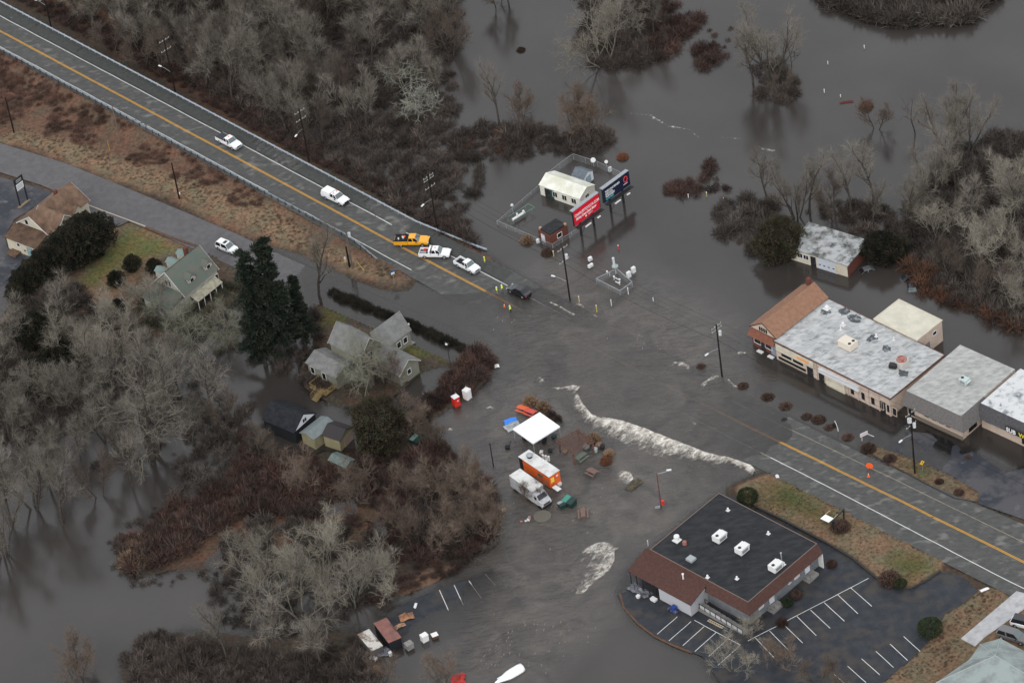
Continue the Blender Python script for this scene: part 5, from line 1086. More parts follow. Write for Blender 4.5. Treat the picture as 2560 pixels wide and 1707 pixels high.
# ------------------------------------------------------------ poles, wires
M_pole = mat('dark creosoted pole', (.014,.011,.010), .9); M_pole2 = mat('grey wooden pole', (.14,.12,.10), .9); M_wire = mat('black wire', (.02,.02,.02), .7); M_ins = mat('porcelain insulator', (.5,.5,.48), .4)
TOPS = {}
def upole(key, label, base, top, arms=(), lamp=None, tr=0, mt=None, r=.17, wires=True, box=None):
    g = G(*base); H = hgt((base[0],base[1],base[2]), top, g.z)
    t = thing('utility_pole', label, 'utility pole', (g.x, g.y, g.z), 0)
    if key.startswith('n'): t['group'] = 'utility poles along the flooded highway'
    MB().tube((0,0,-.4),(0,0,H),r,r*.68,10).build('pole', mt or M_pole, t)
    pd = RDIR+math.pi/2
    for k, dz in enumerate(arms):
        z = H-dz; c = Vector((math.cos(pd), math.sin(pd), 0)); a = MB().tube(-c*1.25+Vector((0,.14,z)), c*1.25+Vector((0,.14,z)), .06, .06, 5).build('crossarm', mat('pale crossarm', (.26,.26,.24), .8), t)
        for s in (-1.15, -.4, .4, 1.15): MB().tube(c*s+Vector((0,.14,z+.05)), c*s+Vector((0,.14,z+.28)), .05, .04, 6).build('insulator', M_ins, a)
    for k in range(tr):
        a = 2.2+k*2.1 if tr > 1 else 0.2; zz = H-2.0-(.9 if k == 2 else 0)+(.7 if k == 1 and tr > 1 else 0)
        c = Vector((math.cos(a)*.5, math.sin(a)*.5, 0)); b_ = MB().tube(c+Vector((0,0,zz-.45)), c+Vector((0,0,zz+.45)), .28, .28, 12).build('transformer', mat('pale transformer tank', (.52,.54,.55), .5), t)
        MB().tube(c+Vector((0,0,zz+.45)), c+Vector((0,0,zz+.62)), .1, .07, 8).build('bushing', M_ins, b_)
    if lamp:
        lx, ly = px(lamp); best = None
        for zi in range(40, int(H*10)):
            w_ = PX(lx, ly, g.z+zi*.1)-Vector((g.x, g.y, g.z)); e = abs(math.hypot(w_.x, w_.y)-2.9)
            if best is None or e < best[0]: best = (e, w_)
        w_ = best[1]; am = MB().path([(0,0,w_.z-.5),(w_.x*.5,w_.y*.5,w_.z-.08),(w_.x*.85,w_.y*.85,w_.z)], .035).build('lamp_arm', M_met, t)
        MB().obox(w_, (.75,.28,.14), math.atan2(w_.y, w_.x)).build('lamp_head', M_white, am)
    if box: MB().obox((.25,0,1.2),(.2,.3,.4)).build('meter_box', M_white, t)
    TOPS[key] = Vector((g.x, g.y, g.z+H)); return t
upole('n1', 'utility pole cut by the top edge of the photo left of the flooded wood', ('a',335,182), ('a',307,-30), (1,), ('a',232,0))
upole('n2', 'utility pole behind the guardrail level with the first white pickup', ('a',1145,602), ('a',1098,262), (.3,2.6), ('a',1045,432))
upole('n3', 'utility pole behind the guardrail above the white canopy pickup', ('b',322,1062), ('b',288,715), (.8,2.6), ('b',235,887))
upole('n4', 'utility pole with several crossarms beside the end of the guardrail', ('b',1160,1508), ('b',1098,1140), (.6,1.2,3.0), ('b',1062,1342))
upole('n5', 'utility pole in the flood between the black sedan and the gas meter cage', ('g',458,790), ('g',385,445), (.2,3.0), ('g',347,627), 1)
upole('n6', 'utility pole in the flood left of the strip mall with foam round its foot', ('g',1452,1292), ('g',1385,945), (.5,1.2), ('g',1350,1140), 1)
upole('n7', 'utility pole with three pale transformers in front of the grey mansard block', ('l',885,480), ('l',868,168), (.3,2.9), ('l',811,316), 3)
upole('s1', 'grey wooden pole with transformer on the strip between the two roads', ('f',606,577), ('f',545,305), (), None, 1, M_pole2)
upole('s0', 'short dark pole standing close beside the grey transformer pole', ('f',586,568), ('f',556,435), mt=M_pole, r=.2)
upole('s4', 'dark pole on the brushy bank at the left edge of the photo', ('a',92,867), ('a',0,640), (), None, mt=M_pole)
upole('s3', 'thin dark pole in the dry grass beside the side road', ('a',1172,1298), ('a',1113,1065), (), None, box=True)
upole('s2', 'grey pole half hidden in brush below the lower guardrail', ('a',785,922), ('a',737,690), (), None, mt=M_pole2, r=.13)
def wire(a, b, sag, label, group=None, r=.016):
    pts = []
    for k in range(17):
        t = k/16; q = a.lerp(b, t); q.z -= sag*4*t*(1-t); pts.append(q)
    o = MB().path(pts, r, 4).build('overhead_wire', M_wire, None, fix=False); tag(o, label, 'wire', group)
seq = ['n1','n2','n3','n4','n5','n6','n7']; nmz = ['the top edge pole and the first white pickup pole','the poles behind the two white pickups','the canopy pickup pole and the guardrail end pole','the guardrail end pole and the gas meter pole','the gas meter pole and the foam foot pole','the foam foot pole and the three transformer pole']
pn = Vector((math.cos(RDIR+math.pi/2), math.sin(RDIR+math.pi/2), 0))
T = {k: TOPS[k] for k in seq}; T['n0'] = T['n1']+(T['n1']-T['n2']); T['n8'] = T['n7']+(T['n7']-T['n6'])
allseq = ['n0']+seq+['n8']; names_ = ['the left frame edge and the top edge pole']+nmz+['the three transformer pole and the right frame edge']
for a, b_, nm_ in zip(allseq[:-1], allseq[1:], names_):
    gp = 'wires between '+nm_
    for s, w_ in ((-1.1,'road side'), (0,'middle'), (1.1,'far side')): wire(T[a]+pn*s+Vector((0,0,-.2)), T[b_]+pn*s+Vector((0,0,-.2)), .9, w_+' wire between '+nm_)
    wire(T[a]+Vector((0,.1,-3.6)), T[b_]+Vector((0,.1,-3.6)), 1.0, 'lower communication cable between '+nm_, None, .03)
wire(TOPS['s4']-Vector((0,0,.3)), TOPS['s3']-Vector((0,0,.3)), 1.0, 'single wire over the dry bank above the side road', None, .02)
wire(TOPS['s3']-Vector((0,0,.3)), TOPS['s1']-Vector((0,0,.5)), .8, 'single wire from the thin bank pole to the grey transformer pole', None, .02)
wire(TOPS['s1']-Vector((0,0,.5)), TOPS['n4']-Vector((0,0,3.2)), .8, 'wire crossing the highway above the yellow truck', None, .02)
# street lamp in the flood
g = G('k',940,672); H = hgt(('k',940,672), ('k',900,480), g.z); t = thing('street_lamp', 'street lamp on a reddish metal pole standing in the flood above the restaurant', 'street lamp', (g.x,g.y,g.z), 0)
MB().tube((0,0,-.3),(0,0,H),.13,.09,8).build('pole', mat('rust brown metal', (.12,.06,.05), .7), t)
wv = PX(*px(('k',978,465)), g.z+H+.3)-Vector((g.x,g.y,g.z)); a_ = MB().path([(0,0,H-.2),tuple(wv*.98)], .04).build('lamp_arm', M_met, t); MB().obox(wv,(.8,.3,.15),math.atan2(wv.y,wv.x)).build('lamp_head', M_white, a_)
MB().tube((.35,0,1.3),(.35,0,2.0),.3,.3,10).build('red_box', mat('red plastic', (.6,.03,.02)), t); MB().box(-1.0,-.1,.3,-.2,.1,.9).build('control_cabinet', M_met, t)
g = G('j',1315,458); H = hgt(('j',1315,458), ('j',1300,328), g.z); o = MB().tube((0,0,-.3),(0,0,H),.1,.08,8).build('post', M_pole); o.location = g; tag(o, 'bare dark post standing alone left of the orange food trailer', 'post')
g = G('f',1260,1300); H = hgt(('f',1260,1300), ('f',1222,1070), g.z); t = thing('yard_lamp', 'tall black pole with small sign and lamp in the pond behind the hedge', 'lamp post', g, 0)
MB().tube((0,0,-.3),(0,0,H),.07,.05,8).build('pole', M_dark, t); MB().obox((0,0,H),(.9,.15,.5),-.6).build('sign_panel', M_dark, t); MB().obox((-.1,-.15,H+.05),(.35,.2,.3),-.6).build('lamp', M_white, t)
g = G('f',972,1012); t = thing('yard_sign', 'white topped sign post beside the hedge gap', 'sign', g, 0); MB().tube((0,0,-.2),(0,0,2.2),.08,.08,8).build('post', M_pole2, t); MB().obox((-.1,0,2.3),(1.1,.25,.3),.3).build('sign_panel', M_white, t)

# ------------------------------------------------------------ guardrails
M_rail = mat('galvanised guardrail', (.36,.40,.44), .5, (.27,.31,.35), 1.5, metal=.2)
def guardrail(label, pts, side_, post_mt, step=1.9, face=1):
    t = thing('guardrail', label, 'guardrail', pts[0], 0); o0 = Vector(pts[0])
    P_ = [Vector(p)-o0 for p in pts]; ln = sum((a-b_).length for a, b_ in zip(P_[:-1], P_[1:])); fine = resample(P_, max(3, int(ln/2)))
    rib = ribbon(fine, .0, .0); rg = []
    prof = [(0,.42),(.05,.48),(.0,.56),(.0,.62),(.05,.70),(0,.76),(-.03,.76),(-.03,.42)]
    for i, c in enumerate(fine):
        a = fine[max(i-1,0)]; b_ = fine[min(i+1,len(fine)-1)]; d = b_-a; d.z = 0; d.normalize(); n = Vector((-d.y,d.x,0))*face
        rg.append([c+n*(q[0]*1.6)+Vector((0,0,q[1])) for q in prof])
    MB().loft(rg).build('rail_beam', M_rail, t)
    me = None
    for c in resample(P_, max(2, int(ln/step)+1)):
        if me is None:
            o = MB().obox((0,0,.2),(.14,.14,1.1)).build('post', post_mt, t); me = o.data
        else: o = link('post', me, t)
        d = Vector((-.15,-.1,0)) if face > 0 else Vector((.12,.1,0)); o.location = c+d*.8
    return t
up_off = [c-Vector((0,0,0)) for c in [ribbon(RW, [6.45]*len(RW), [6.4]*len(RW))[i][0] for i in range(0, 6)]]
endp = [G('f',1330,412), G('f',1400,440), G('f',1480,468)]
guardrail('long galvanised guardrail along the upper edge of the highway', up_off+endp, 1, M_rail, 1.9, -1)
lo_off = [ribbon(RW, [-4.35]*len(RW), [-4.4]*len(RW))[i][0] for i in range(0, 5)]
guardrail('galvanised guardrail with dark posts along the lower edge of the highway', lo_off+[G('f',580,380), G('f',640,425), G('f',770,535)], -1, mat('dark rail post', (.04,.045,.055), .8), 1.9, 1)
# ------------------------------------------------------------ fences, tanks, tables and small things
M_mesh = bpy.data.materials.new('chain link mesh'); M_mesh.use_nodes = True; N, L = nodes(M_mesh); b = N['Principled BSDF']; b.inputs['Base Color'].default_value = (.30,.31,.31,1); b.inputs['Alpha'].default_value = .22; b.inputs['Roughness'].default_value = .6
def fence(label, pts, h=1.8, step=2.6, base=0.0, rail=.03, mesh=True, mt=None, closed=False):
    Q = [G(*p, lo=-.3) if not isinstance(p, Vector) else p for p in pts]; o0 = Q[0].copy(); t = thing('chain_link_fence', label, 'fence', o0, 0); Q = [q-o0 for q in Q]; mt = mt or M_met
    if closed: Q.append(Q[0].copy())
    me = None
    for a, b_ in zip(Q[:-1], Q[1:]):
        n = max(1, int(round((b_-a).length/step)))
        for k in range(n+(1 if b_ is Q[-1] and not closed else 0)):
            c = a.lerp(b_, k/n)
            if me is None: o = MB().tube((0,0,-.3),(0,0,h),.04,.04,6).build('post', mt, t); me = o.data
            else: o = link('post', me, t)
            o.location = c
        MB().tube(a+Vector((0,0,h)), b_+Vector((0,0,h)), rail, rail, 5).build('top_rail', mt, t)
        if mesh: MB().add([a+Vector((0,0,.02)), b_+Vector((0,0,.02)), b_+Vector((0,0,h)), a+Vector((0,0,h))], [(0,1,2,3)]).build('mesh_panel', M_mesh, t, fix=False)
    return t
fence('tall chain link fence behind the white metal building', [('n',720,520), ('n',900,375), ('n',1092,240), ('n',1430,345), ('n',1760,500)], 1.7)
fence('chain link fence with a dark drift line running left of the white metal building', [('n',20,1145), ('n',615,630)], 1.0, mt=M_met)
fence('chain link fence in front of the brick hut', [('n',25,1150), ('n',400,1310), ('n',800,1480), ('n',1200,1230)], 1.3)
cg = [P(p, 1.25) for p in (('y',240,800),('y',960,1165),('y',1330,900),('y',860,500))]
for q in cg: q.z = 0
fence('square grey pipe cage round the gas meters in the flood', cg, 1.25, 3, rail=.07, closed=True)
M_pipe = mat('pale pipework', (.5,.52,.55), .5)
t = thing('gas_meter_pipes', 'pale gas meter pipes inside the square cage', 'pipework', P(('y',870,900)), RDIR)
MB().path([(-2.6,.3,.2),(-2.6,.3,.9),(-2.0,.3,.9),(-2.0,.3,.2)], .09, 8).build('pipe_loop', M_pipe, t); MB().path([(-.6,0,.2),(-.6,0,.8),(.8,0,.8),(.8,0,.2)], .1, 8).build('pipe_loop', M_pipe, t)
MB().path([(.2,-.5,.5),(1.2,-.5,.5),(1.2,-.5,.2)], .12, 8).build('pipe', M_pipe, t)
for x_, y_, z_ in ((-2.6,.3,1.0),(-.6,0,.95),(.8,0,.95),(1.2,-.5,.7)): MB().tube((x_,y_,z_-.12),(x_,y_,z_+.1),.16,.16,10).build('valve_wheel', M_white, t)
def mast(name, label, cat, p, h, r, mt, top=None):
    g = G(*p, lo=-.3); t = thing(name, label, cat, g, 0); MB().tube((0,0,-.2),(0,0,h),r,r*.85,8).build('post', mt, t)
    if top: top(t, h)
    return t
t = mast('standpipe', 'thick pale standpipe rising from a green disc in the gas cage', 'pipe', ('y',850,700), 2.2, .1, M_pipe)
MB().tube((0,0,2.0),(0,0,2.15),.6,.6,16).build('disc', mat('pale green disc', (.30,.38,.32), .6), t); MB().tube((-.1,0,2.15),(-.15,0,4.0),.24,.24,12).build('stack', M_pipe, t)
def cab(label, p, s=(.75,.5,1.15), z=.75, rz=.6):
    g = G(*p, lo=-.3); t = thing('utility_cabinet', label, 'utility cabinet', g, rz)
    c_ = MB().obox((0,0,z+s[2]/2), s).build('cabinet', M_white, t); MB().obox((0,-s[1]/2-.01,z+s[2]/2), (s[0]*.8,.02,s[2]*.8)).build('door', mat('pale door', (.62,.63,.63), .5), c_)
    for s_ in (-.2,.2): MB().tube((s_,0,-.2),(s_,0,z),.04,.04,6).build('leg', M_met, t)
cab('white utility cabinet on legs right of the gas cage, nearer the cage', ('y',1250,850)); cab('white utility cabinet on legs right of the gas cage, farther one', ('y',1390,710))
cab('upper white utility box left of the gas cage', ('y',80,330), (.7,.5,.7), .6); cab('lower wide white utility box left of the gas cage', ('y',90,500), (1.0,.45,.6), .4)
cab('small white cabinet on the left of the brick hut', ('n',592,1400), (.5,.4,.8), .3); cab('small white cabinet behind the fence near the dark billboard', ('n',1600,400), (.6,.4,.9), .3)
def dish(label, p, r=.5, h=1.6):
    t = mast('satellite_dish', label, 'satellite dish', p, h, .05, M_met); 
    MB().tube((0,-.05,h+.3),(0,-.18,h+.36),r,r*.85,16).build('dish', M_white, t)
dish('oval white dish on a pole behind the garden shed', ('n',1375,340)); dish('small square antenna panel on a pole behind the garden shed', ('n',1555,345), .35, 1.3)
t = mast('round_light', 'thin post with round pale top beside the green valve skid', 'lamp post', ('n',248,1015), 2.6, .05, M_met, lambda t, h: MB().tube((0,0,h),(0,0,h+.25),.33,.2,12).build('lamp_head', M_ins, t))
t = thing('valve_skid', 'white and green pipe valve skid standing in the flood left of the brick hut', 'pipework', P(('n',340,1040)), heading(('n',260,1100), ('n',480,960)))
M_gr = mat('green painted rail', (.10,.30,.20), .6)
MB().tube((-1.8,0,.7),(1.2,0,.7),.26,.26,12).build('pipe', M_white, t); MB().tube((-.6,0,.7),(-.6,0,1.5),.16,.16,10).build('valve', M_white, t); MB().tube((.8,-.2,.9),(.8,-.2,1.4),.2,.2,10).build('valve', M_white, t)
for y_ in (-.8,.8):
    MB().path([(-2.2,y_,0),(-2.2,y_,1.2),(2.2,y_,1.2),(2.2,y_,0)], .035).build('guard_rail', M_gr, t)
MB().path([(2.2,-.8,1.2),(3.0,-.9,1.2),(3.0,.9,1.2),(2.2,.8,1.2)], .035).build('guard_rail', M_gr, t)
# billboards
def billboard(label, TL, TR, BL, zb, zt, col, nposts, name='billboard'):
    a = P(BL, zb); d = P(TR, zt)-P(TL, zt); Lx = d.length; rz = math.atan2(d.y, d.x); t = thing(name, label, 'billboard', (a.x, a.y, 0), rz)
    bd_ = MB().box(0,0,zb,Lx,.25,zt).build('panel', col, t)
    fr_ = MB().box(-.12,-.02,zt+.003,Lx+.12,.75,zt+.1).build('top_walkway', M_met, t)
    MB().box(-.1,-.9,zb-.22,Lx+.1,-.1,zb-.12).build('catwalk', M_dark, t); MB().box(-.12,-.03,zb,-.002,.3,zt).build('side_frame', M_dark, t); MB().box(Lx+.002,-.03,zb,Lx+.12,.3,zt).build('side_frame', M_dark, t)
    MB().path([(0,-.95,zb+.1),(Lx,-.95,zb+.1)], .03).build('catwalk_rail', M_dark, t)
    for k in range(nposts):
        x_ = Lx*(k+.5)/nposts; MB().box(x_-.16,.28,-.6,x_+.16,.6,zt-.3).build('post', M_dark, t)
    for k in range(2): MB().obox((Lx*(.3+.42*k),-1.4,zb-.35),(1.5 if k == 0 else .8,.25,.14)).build('floodlight', M_white, t)
    MB().tube((Lx*.25,.5,0),(Lx*.75,.5,zb),.05,.05,5).build('brace', M_dark, t)
    return t, bd_, Lx
BM = lambda x, z, k=1.0: Matrix.Translation((x,-.02,z)) @ Matrix.Rotation(math.pi/2, 4, 'X')
M_red = mat('red poster', (.62,.012,.03), .6); M_navy = mat('dark blue poster', (.008,.012,.035), .5)
t, bd_, Lx = billboard('red billboard with white website lettering in front of the white metal building', ('n',1075,965), ('n',1430,700), ('n',1105,1155), 3.3, 6.6, M_red, 2)
text('CHARLESTOYOTA.COM', bd_, .86, M_let, BM(Lx*.04, 5.05), ext=.012, sx=Lx*.92/8.9)
text('Making Great Deals Better', bd_, .78, M_let, BM(Lx*.07, 4.25), ext=.012, sx=Lx*.84/8.9, italic=.3)
MB().tube((Lx*.45,-.03,3.82),(Lx*.45,0,3.82),.19,.19,12).build('logo_disc', M_let, bd_); text('TOYOTA', bd_, .3, M_let, BM(Lx*.53, 3.72), ext=.012)
t, bd_, Lx = billboard('dark blue billboard with white lettering and red ring logo', ('n',1480,655), ('n',1835,395), ('n',1520,830), 3.3, 6.4, M_navy, 2)
for k, (s_, mt_) in enumerate((('WORLD-CLASS NEIGHBOR', M_let), ('MORE LOCAL', M_let), ('FROM INTERNET', M_let), ('GO NETSPEED', mat('cyan letters', (.10,.50,.55), .6)))):
    text(s_, bd_, .62, mt_, BM(Lx*.07, 5.25-.55*k), ext=.012, sx=Lx*.62/8.2)
rg = MB()
for k in range(20):
    a0, a1 = k*math.pi/10, (k+1)*math.pi/10; rg.tube((Lx*.86+.48*math.cos(a0),-.02,5.15+.58*math.sin(a0)),(Lx*.86+.48*math.cos(a1),-.02,5.15+.58*math.sin(a1)),.075,.075,6)
rg.build('ring_logo', mat('coral red print', (.75,.06,.07), .6), bd_); text('NETSPEED', bd_, .25, M_let, BM(Lx*.76, 4.1), ext=.012)

# tent and pergola
w0, rz, Lx, D = rect(('o',172,460), ('o',380,608), ('o',660,435), 2.6)
t = thing('event_tent', 'white square event tent with peaked roof above the orange trailer', 'tent', (w0.x,w0.y,0), rz)
M_tent = mat('white tent fabric', (.85,.87,.90), .6); c_ = (Lx/2, D/2, 3.7); e = [(0,0,2.6),(Lx,0,2.6),(Lx,D,2.6),(0,D,2.6)]
b_ = MB()
for i in range(4):
    a, d = Vector(e[i]), Vector(e[(i+1)%4]); n = 8; cc = Vector(c_)
    for j in range(4):
        f0, f1 = j/4, (j+1)/4; sg = lambda f: -.25*math.sin(f*math.pi)
        b_.add([a.lerp(cc,f0)+Vector((0,0,sg(f0))), d.lerp(cc,f0)+Vector((0,0,sg(f0))), d.lerp(cc,f1)+Vector((0,0,sg(f1))), a.lerp(cc,f1)+Vector((0,0,sg(f1)))], [(0,1,2,3)])
    b_.add([a, d, d-Vector((0,0,.28)), a-Vector((0,0,.28))], [(0,1,2,3)])
b_.build('canopy', M_tent, t, fix=False)
for q in e: MB().tube((q[0]*.97+.1,q[1]*.97+.1,-.3),(q[0]*.97+.1,q[1]*.97+.1,2.6),.06,.06,8).build('pole', M_met, t)
w0, rz, Lx, D = rect(('o',630,590), ('o',792,722), ('o',985,580), 2.4)
t = thing('pergola', 'slatted brown wooden pergola right of the white tent', 'pergola', (w0.x,w0.y,0), rz)
M_pg = mat('red brown timber', (.10,.05,.04), .85, (.15,.09,.07), 2.5)
for k in range(12): MB().box(Lx*k/11-.05,-.25,2.42,Lx*k/11+.05,D+.25,2.58).build('slat', M_pg, t)
for y_ in (.2, D-.2): MB().box(-.2,y_-.07,2.2,Lx+.2,y_+.07,2.415).build('beam', M_pg, t)
for x_ in (.2, Lx-.2):
    for y_ in (.2, D-.2): MB().box(x_-.13,y_-.13,-.4,x_+.13,y_+.13,2.195).build('post', M_pg, t)
def table(label, p, p2, mt, z=0.0, L_=1.9, group=None):
    g = P(p, .3); t = thing('picnic_table', label, 'picnic table', (g.x,g.y,z), heading(p, p2), group)
    for k in range(4): MB().box(-L_/2,-.4+k*.2,.70,L_/2,-.22+k*.2,.75).build('table_plank', mt, t)
    for s in (-.75,.75): MB().box(-L_/2,s-.14,.42,L_/2,s+.14,.47).build('bench', mt, t)
    for x_ in (-L_*.36, L_*.36): MB().add([(x_-.04,-.75,-.1),(x_+.04,-.75,-.1),(x_+.04,.3,.70),(x_-.04,.3,.70),(x_-.04,-.62,-.1),(x_+.04,-.62,-.1),(x_+.04,.4,.70),(x_-.04,.4,.70)],[(0,1,2,3),(4,5,6,7),(0,1,5,4),(2,3,7,6)]).build('leg', mt, t); MB().box(x_-.05,-.85,.36,x_+.05,.85,.42).build('cross_beam', mt, t)
    return t
M_ot = mat('orange red paint', (.62,.12,.05), .6); M_rt = mat('faded red paint', (.55,.09,.07), .6); M_bt = mat('brown table wood', (.17,.11,.09), .8); M_gt = mat('grey green table', (.13,.15,.12), .8)
table('orange picnic table, left of the two beside the tan grass clumps', ('o',270,262), ('o',320,278), M_ot); table('red picnic table partly under the tent edge', ('o',355,298), ('o',400,315), M_rt)
table('brown picnic table in the open water right of the pergola', ('o',990,915), ('o',1060,950), M_bt, .05); table('grey green picnic table under the pergola', ('o',880,760), ('o',940,715), M_gt, .05, 2.2)
table('brown picnic table standing end on below the dumpster', ('o',900,1345), ('o',905,1420), M_bt, .1, 2.2)
def dumpster(label, p, p2, mt, lid, L_=2.2, W_=1.5, H_=1.25, z=-.1, openlid=False):
    g = P(p, .3); t = thing('dumpster', label, 'dumpster', (g.x,g.y,z), heading(p, p2))
    MB().add([(-L_/2,-W_/2*.85,0),(L_/2,-W_/2*.85,0),(L_/2,W_/2*.85,0),(-L_/2,W_/2*.85,0),(-L_/2,-W_/2,H_*.85),(L_/2,-W_/2,H_*.85),(L_/2,W_/2,H_),(-L_/2,W_/2,H_)],[(0,3,2,1),(4,5,6,7),(0,1,5,4),(1,2,6,5),(2,3,7,6),(3,0,4,7)]).build('body', mt, t)
    for s in (-1, 1):
        if openlid and s < 0: MB().slab([(-L_*.46,W_/2,H_),(-.03,W_/2,H_),(-.03,W_/2+.3,H_+.9),(-L_*.46,W_/2+.3,H_+.9)], .05).build('lid', lid, t)
        else: MB().slab([(s*L_*.25-L_*.22,-W_/2,H_*.85+.03),(s*L_*.25+L_*.22,-W_/2,H_*.85+.03),(s*L_*.25+L_*.22,W_/2,H_+.03),(s*L_*.25-L_*.22,W_/2,H_+.03)], .05).build('lid', lid if s < 0 else mt, t)
        MB().box(s*(L_/2+.06)-.06,-.4,H_*.5,s*(L_/2+.06)+.06,.4,H_*.62).build('fork_pocket', mt, t)
    return t
M_dg = mat('dark green steel', (.012,.035,.03), .5); M_lg = mat('green plastic lid', (.05,.22,.17), .5)
dumpster('dark dumpster with green lid below the food trailer', ('o',755,1225), ('o',820,1255), M_dg, M_lg, 2.2, 1.6)
dumpster('small open dark dumpster with pale lids left of the green lidded one', ('o',680,1250), ('o',720,1300), M_dg, mat('grey lid', (.3,.32,.33), .6), 1.3, 1.2, 1.0)
dumpster('dark green dumpster in the brush below the pond', ('p',1430,1225), ('p',1480,1250), M_dg, mat('faded green lid', (.14,.22,.20), .6), 2.0, 1.6)
def toilet(label, p, mt, roof, tilt=0):
    g = G(*p, lo=-.1); t = thing('portable_toilet', label, 'portable toilet', g, .5+tilt)
    MB().box(-.55,-.55,0,.55,.55,2.0).build('cabin', mt, t); MB().add([(-.6,-.6,2.003),(.6,-.6,2.003),(.6,.6,2.003),(-.6,.6,2.003),(-.3,-.3,2.22),(.3,-.3,2.22),(.3,.3,2.22),(-.3,.3,2.22)],[(0,3,2,1),(4,5,6,7),(0,1,5,4),(1,2,6,5),(2,3,7,6),(3,0,4,7)]).build('roof', roof, t)
    MB().box(-.4,-.58,.15,.4,-.552,1.85).build('door', mt, t); MB().obox((.1,-.6,1.3),(.3,.02,.25)).build('label_panel', M_white if mt != M_white else mat('red print', (.5,.1,.1)), t); MB().tube((.35,.35,2.1),(.35,.35,2.5),.05,.05,6).build('vent_pipe', M_met, t)
toilet('red portable toilet with white roof beside the flooded hedge', ('f',1284,1470), mat('red plastic', (.6,.03,.02)), M_white); toilet('white portable toilet right of the red one', ('f',1357,1425), mat('white plastic', (.72,.70,.69), .4), M_white, .3)
# sheets of fabric and debris
def crumple(name, label, cat, p, w, d, h, mt, seed, hd=0.0, z=0.0, kind=None):
    g = G(*p, lo=-.05); n = 14; xs = np.linspace(-.5,.5,n); X, Y = np.meshgrid(xs, xs, indexing='ij'); r = np.sqrt(X**2+Y**2)/.6
    Z = (vnoise(X*w+seed*7, Y*d+seed, .55, seed)*.5+.5)*h*np.clip(1.2-r, 0, 1); X = X+vnoise(Y*5+seed, X*3, 1, seed+1)*.07; Y = Y+vnoise(X*5, Y*3+seed, 1, seed+2)*.07
    i = np.arange(n*n).reshape(n,n); F_ = np.stack([i[:-1,:-1], i[1:,:-1], i[1:,1:], i[:-1,1:]], -1).reshape(-1,4)
    V = np.stack([X*w, Y*d, Z+.05+z], -1); o = tri_mesh(name, V, F_, mt); o.location = (g.x,g.y,max(g.z,0)); o.rotation_euler = (0,0,hd); return tag(o, label, cat)
crumple('tarpaulin', 'bright blue tarpaulin left of the white tent', 'tarpaulin', ('o',150,385), 2.2, 1.3, .6, mat('blue tarpaulin', (.03,.20,.72), .5), 3, .2)
crumple('plastic_sheet', 'crumpled grey plastic sheet against the blue tarpaulin', 'plastic sheet', ('o',170,440), 2.8, 2.0, .7, mat('grey plastic sheet', (.38,.40,.40), .5, (.22,.23,.23), 2), 5, .4)
crumple('plastic_sheet', 'white plastic rubbish afloat right of the hedge end', 'plastic sheet', ('f',1548,1218), .8, .9, .5, mat('white plastic', (.72,.70,.69)), 6)
crumple('snow_heap', 'small heap of white rubbish at the car park entrance', 'rubbish', ('w',445,295), 1.5, .6, .35, mat('white plastic', (.72,.70,.69)), 8, .3)
crumple('brush_pile', 'brown heap of flotsam under the round foam patch', 'flotsam', ('k',800,545), 3.2, 1.5, .7, mat('dark flotsam', (.05,.04,.03), .9, (.10,.085,.06), 2), 9, .7)
crumple('cardboard_heap', 'brown cardboard heap behind the rust red container', 'rubbish', ('x',730,230), 2.4, 1.6, 1.1, mat('cardboard', (.36,.19,.11), .9, (.15,.07,.04), 1.2), 10, .2)
crumple('plank_heap', 'pale broken planks between the red container and the white tank', 'rubbish', ('x',640,350), 1.9, 1.0, .7, mat('pale broken wood', (.46,.30,.20), .9, (.22,.12,.08), 2.5), 11, .4)
crumple('red_canopy', 'red fabric heap in the branches at the bottom edge', 'canopy', ('x',1420,1060), 2.2, 2.4, 1.3, mat('red fabric', (.48,.04,.035), .7, (.3,.03,.03), 1), 12)
crumple('junk_heap', 'dark junk heap with blue bin bags below the white container', 'rubbish', ('x',420,700), 2.6, 2.2, .9, mat('mixed junk', (.03,.03,.04), .8, (.20,.20,.22), 2.4), 13)
crumple('junk_heap', 'heap of kitchen junk and buckets at the restaurant porch corner', 'rubbish', ('u',170,640), 4.2, 1.9, .9, mat('mixed junk', (.03,.03,.04)), 14, RDIR)
crumple('junk_heap', 'junk heap with blue bin below the pale porch wall', 'rubbish', ('u',540,850), 2.0, 1.2, .8, mat('blue junk', (.02,.03,.09), .7, (.10,.10,.12), 2), 15, RDIR)
crumple('stone_ring', 'dark flotsam ring round the pond edge near the grey house', 'flotsam', ('t',1450,1300), 2.6, 1.2, .5, MATS['dark flotsam'], 16, .5)
def crate(name, label, cat, p, s, mt, hd=0.0, z=0.0, lid=None):
    g = G(*p, lo=-.1); t = thing(name, label, cat, (g.x,g.y,g.z+z), hd); MB().box(-s[0]/2,-s[1]/2,0,s[0]/2,s[1]/2,s[2]).build('body', mt, t)
    MB().box(-s[0]/2-.04,-s[1]/2-.04,s[2]+.003,s[0]/2+.04,s[1]/2+.04,s[2]+.07).build('lid', lid or mt, t); return t
def cont(name, label, W, S, E, z, mt, lid, extra=None):
    w0, rz, Lx, D = rect(W, S, E, z); t = thing(name, label, 'waste container', (w0.x,w0.y,-.1), rz)
    MB().box(0,0,0,Lx,D,z+.1).build('body', mt, t); MB().box(-.06,-.06,z+.103,Lx+.06,D+.06,z+.2).build('lid', lid, t)
    for k in range(5): MB().box(Lx*(k+.5)/5-.05,-.07,.1,Lx*(k+.5)/5+.05,-.003,z+.05).build('side_rib', mt, t)
    MB().box(Lx*.3,-.06+D,z+.21,Lx*.7,D-.1,z+.27).build('hinge', M_dark, t); return t
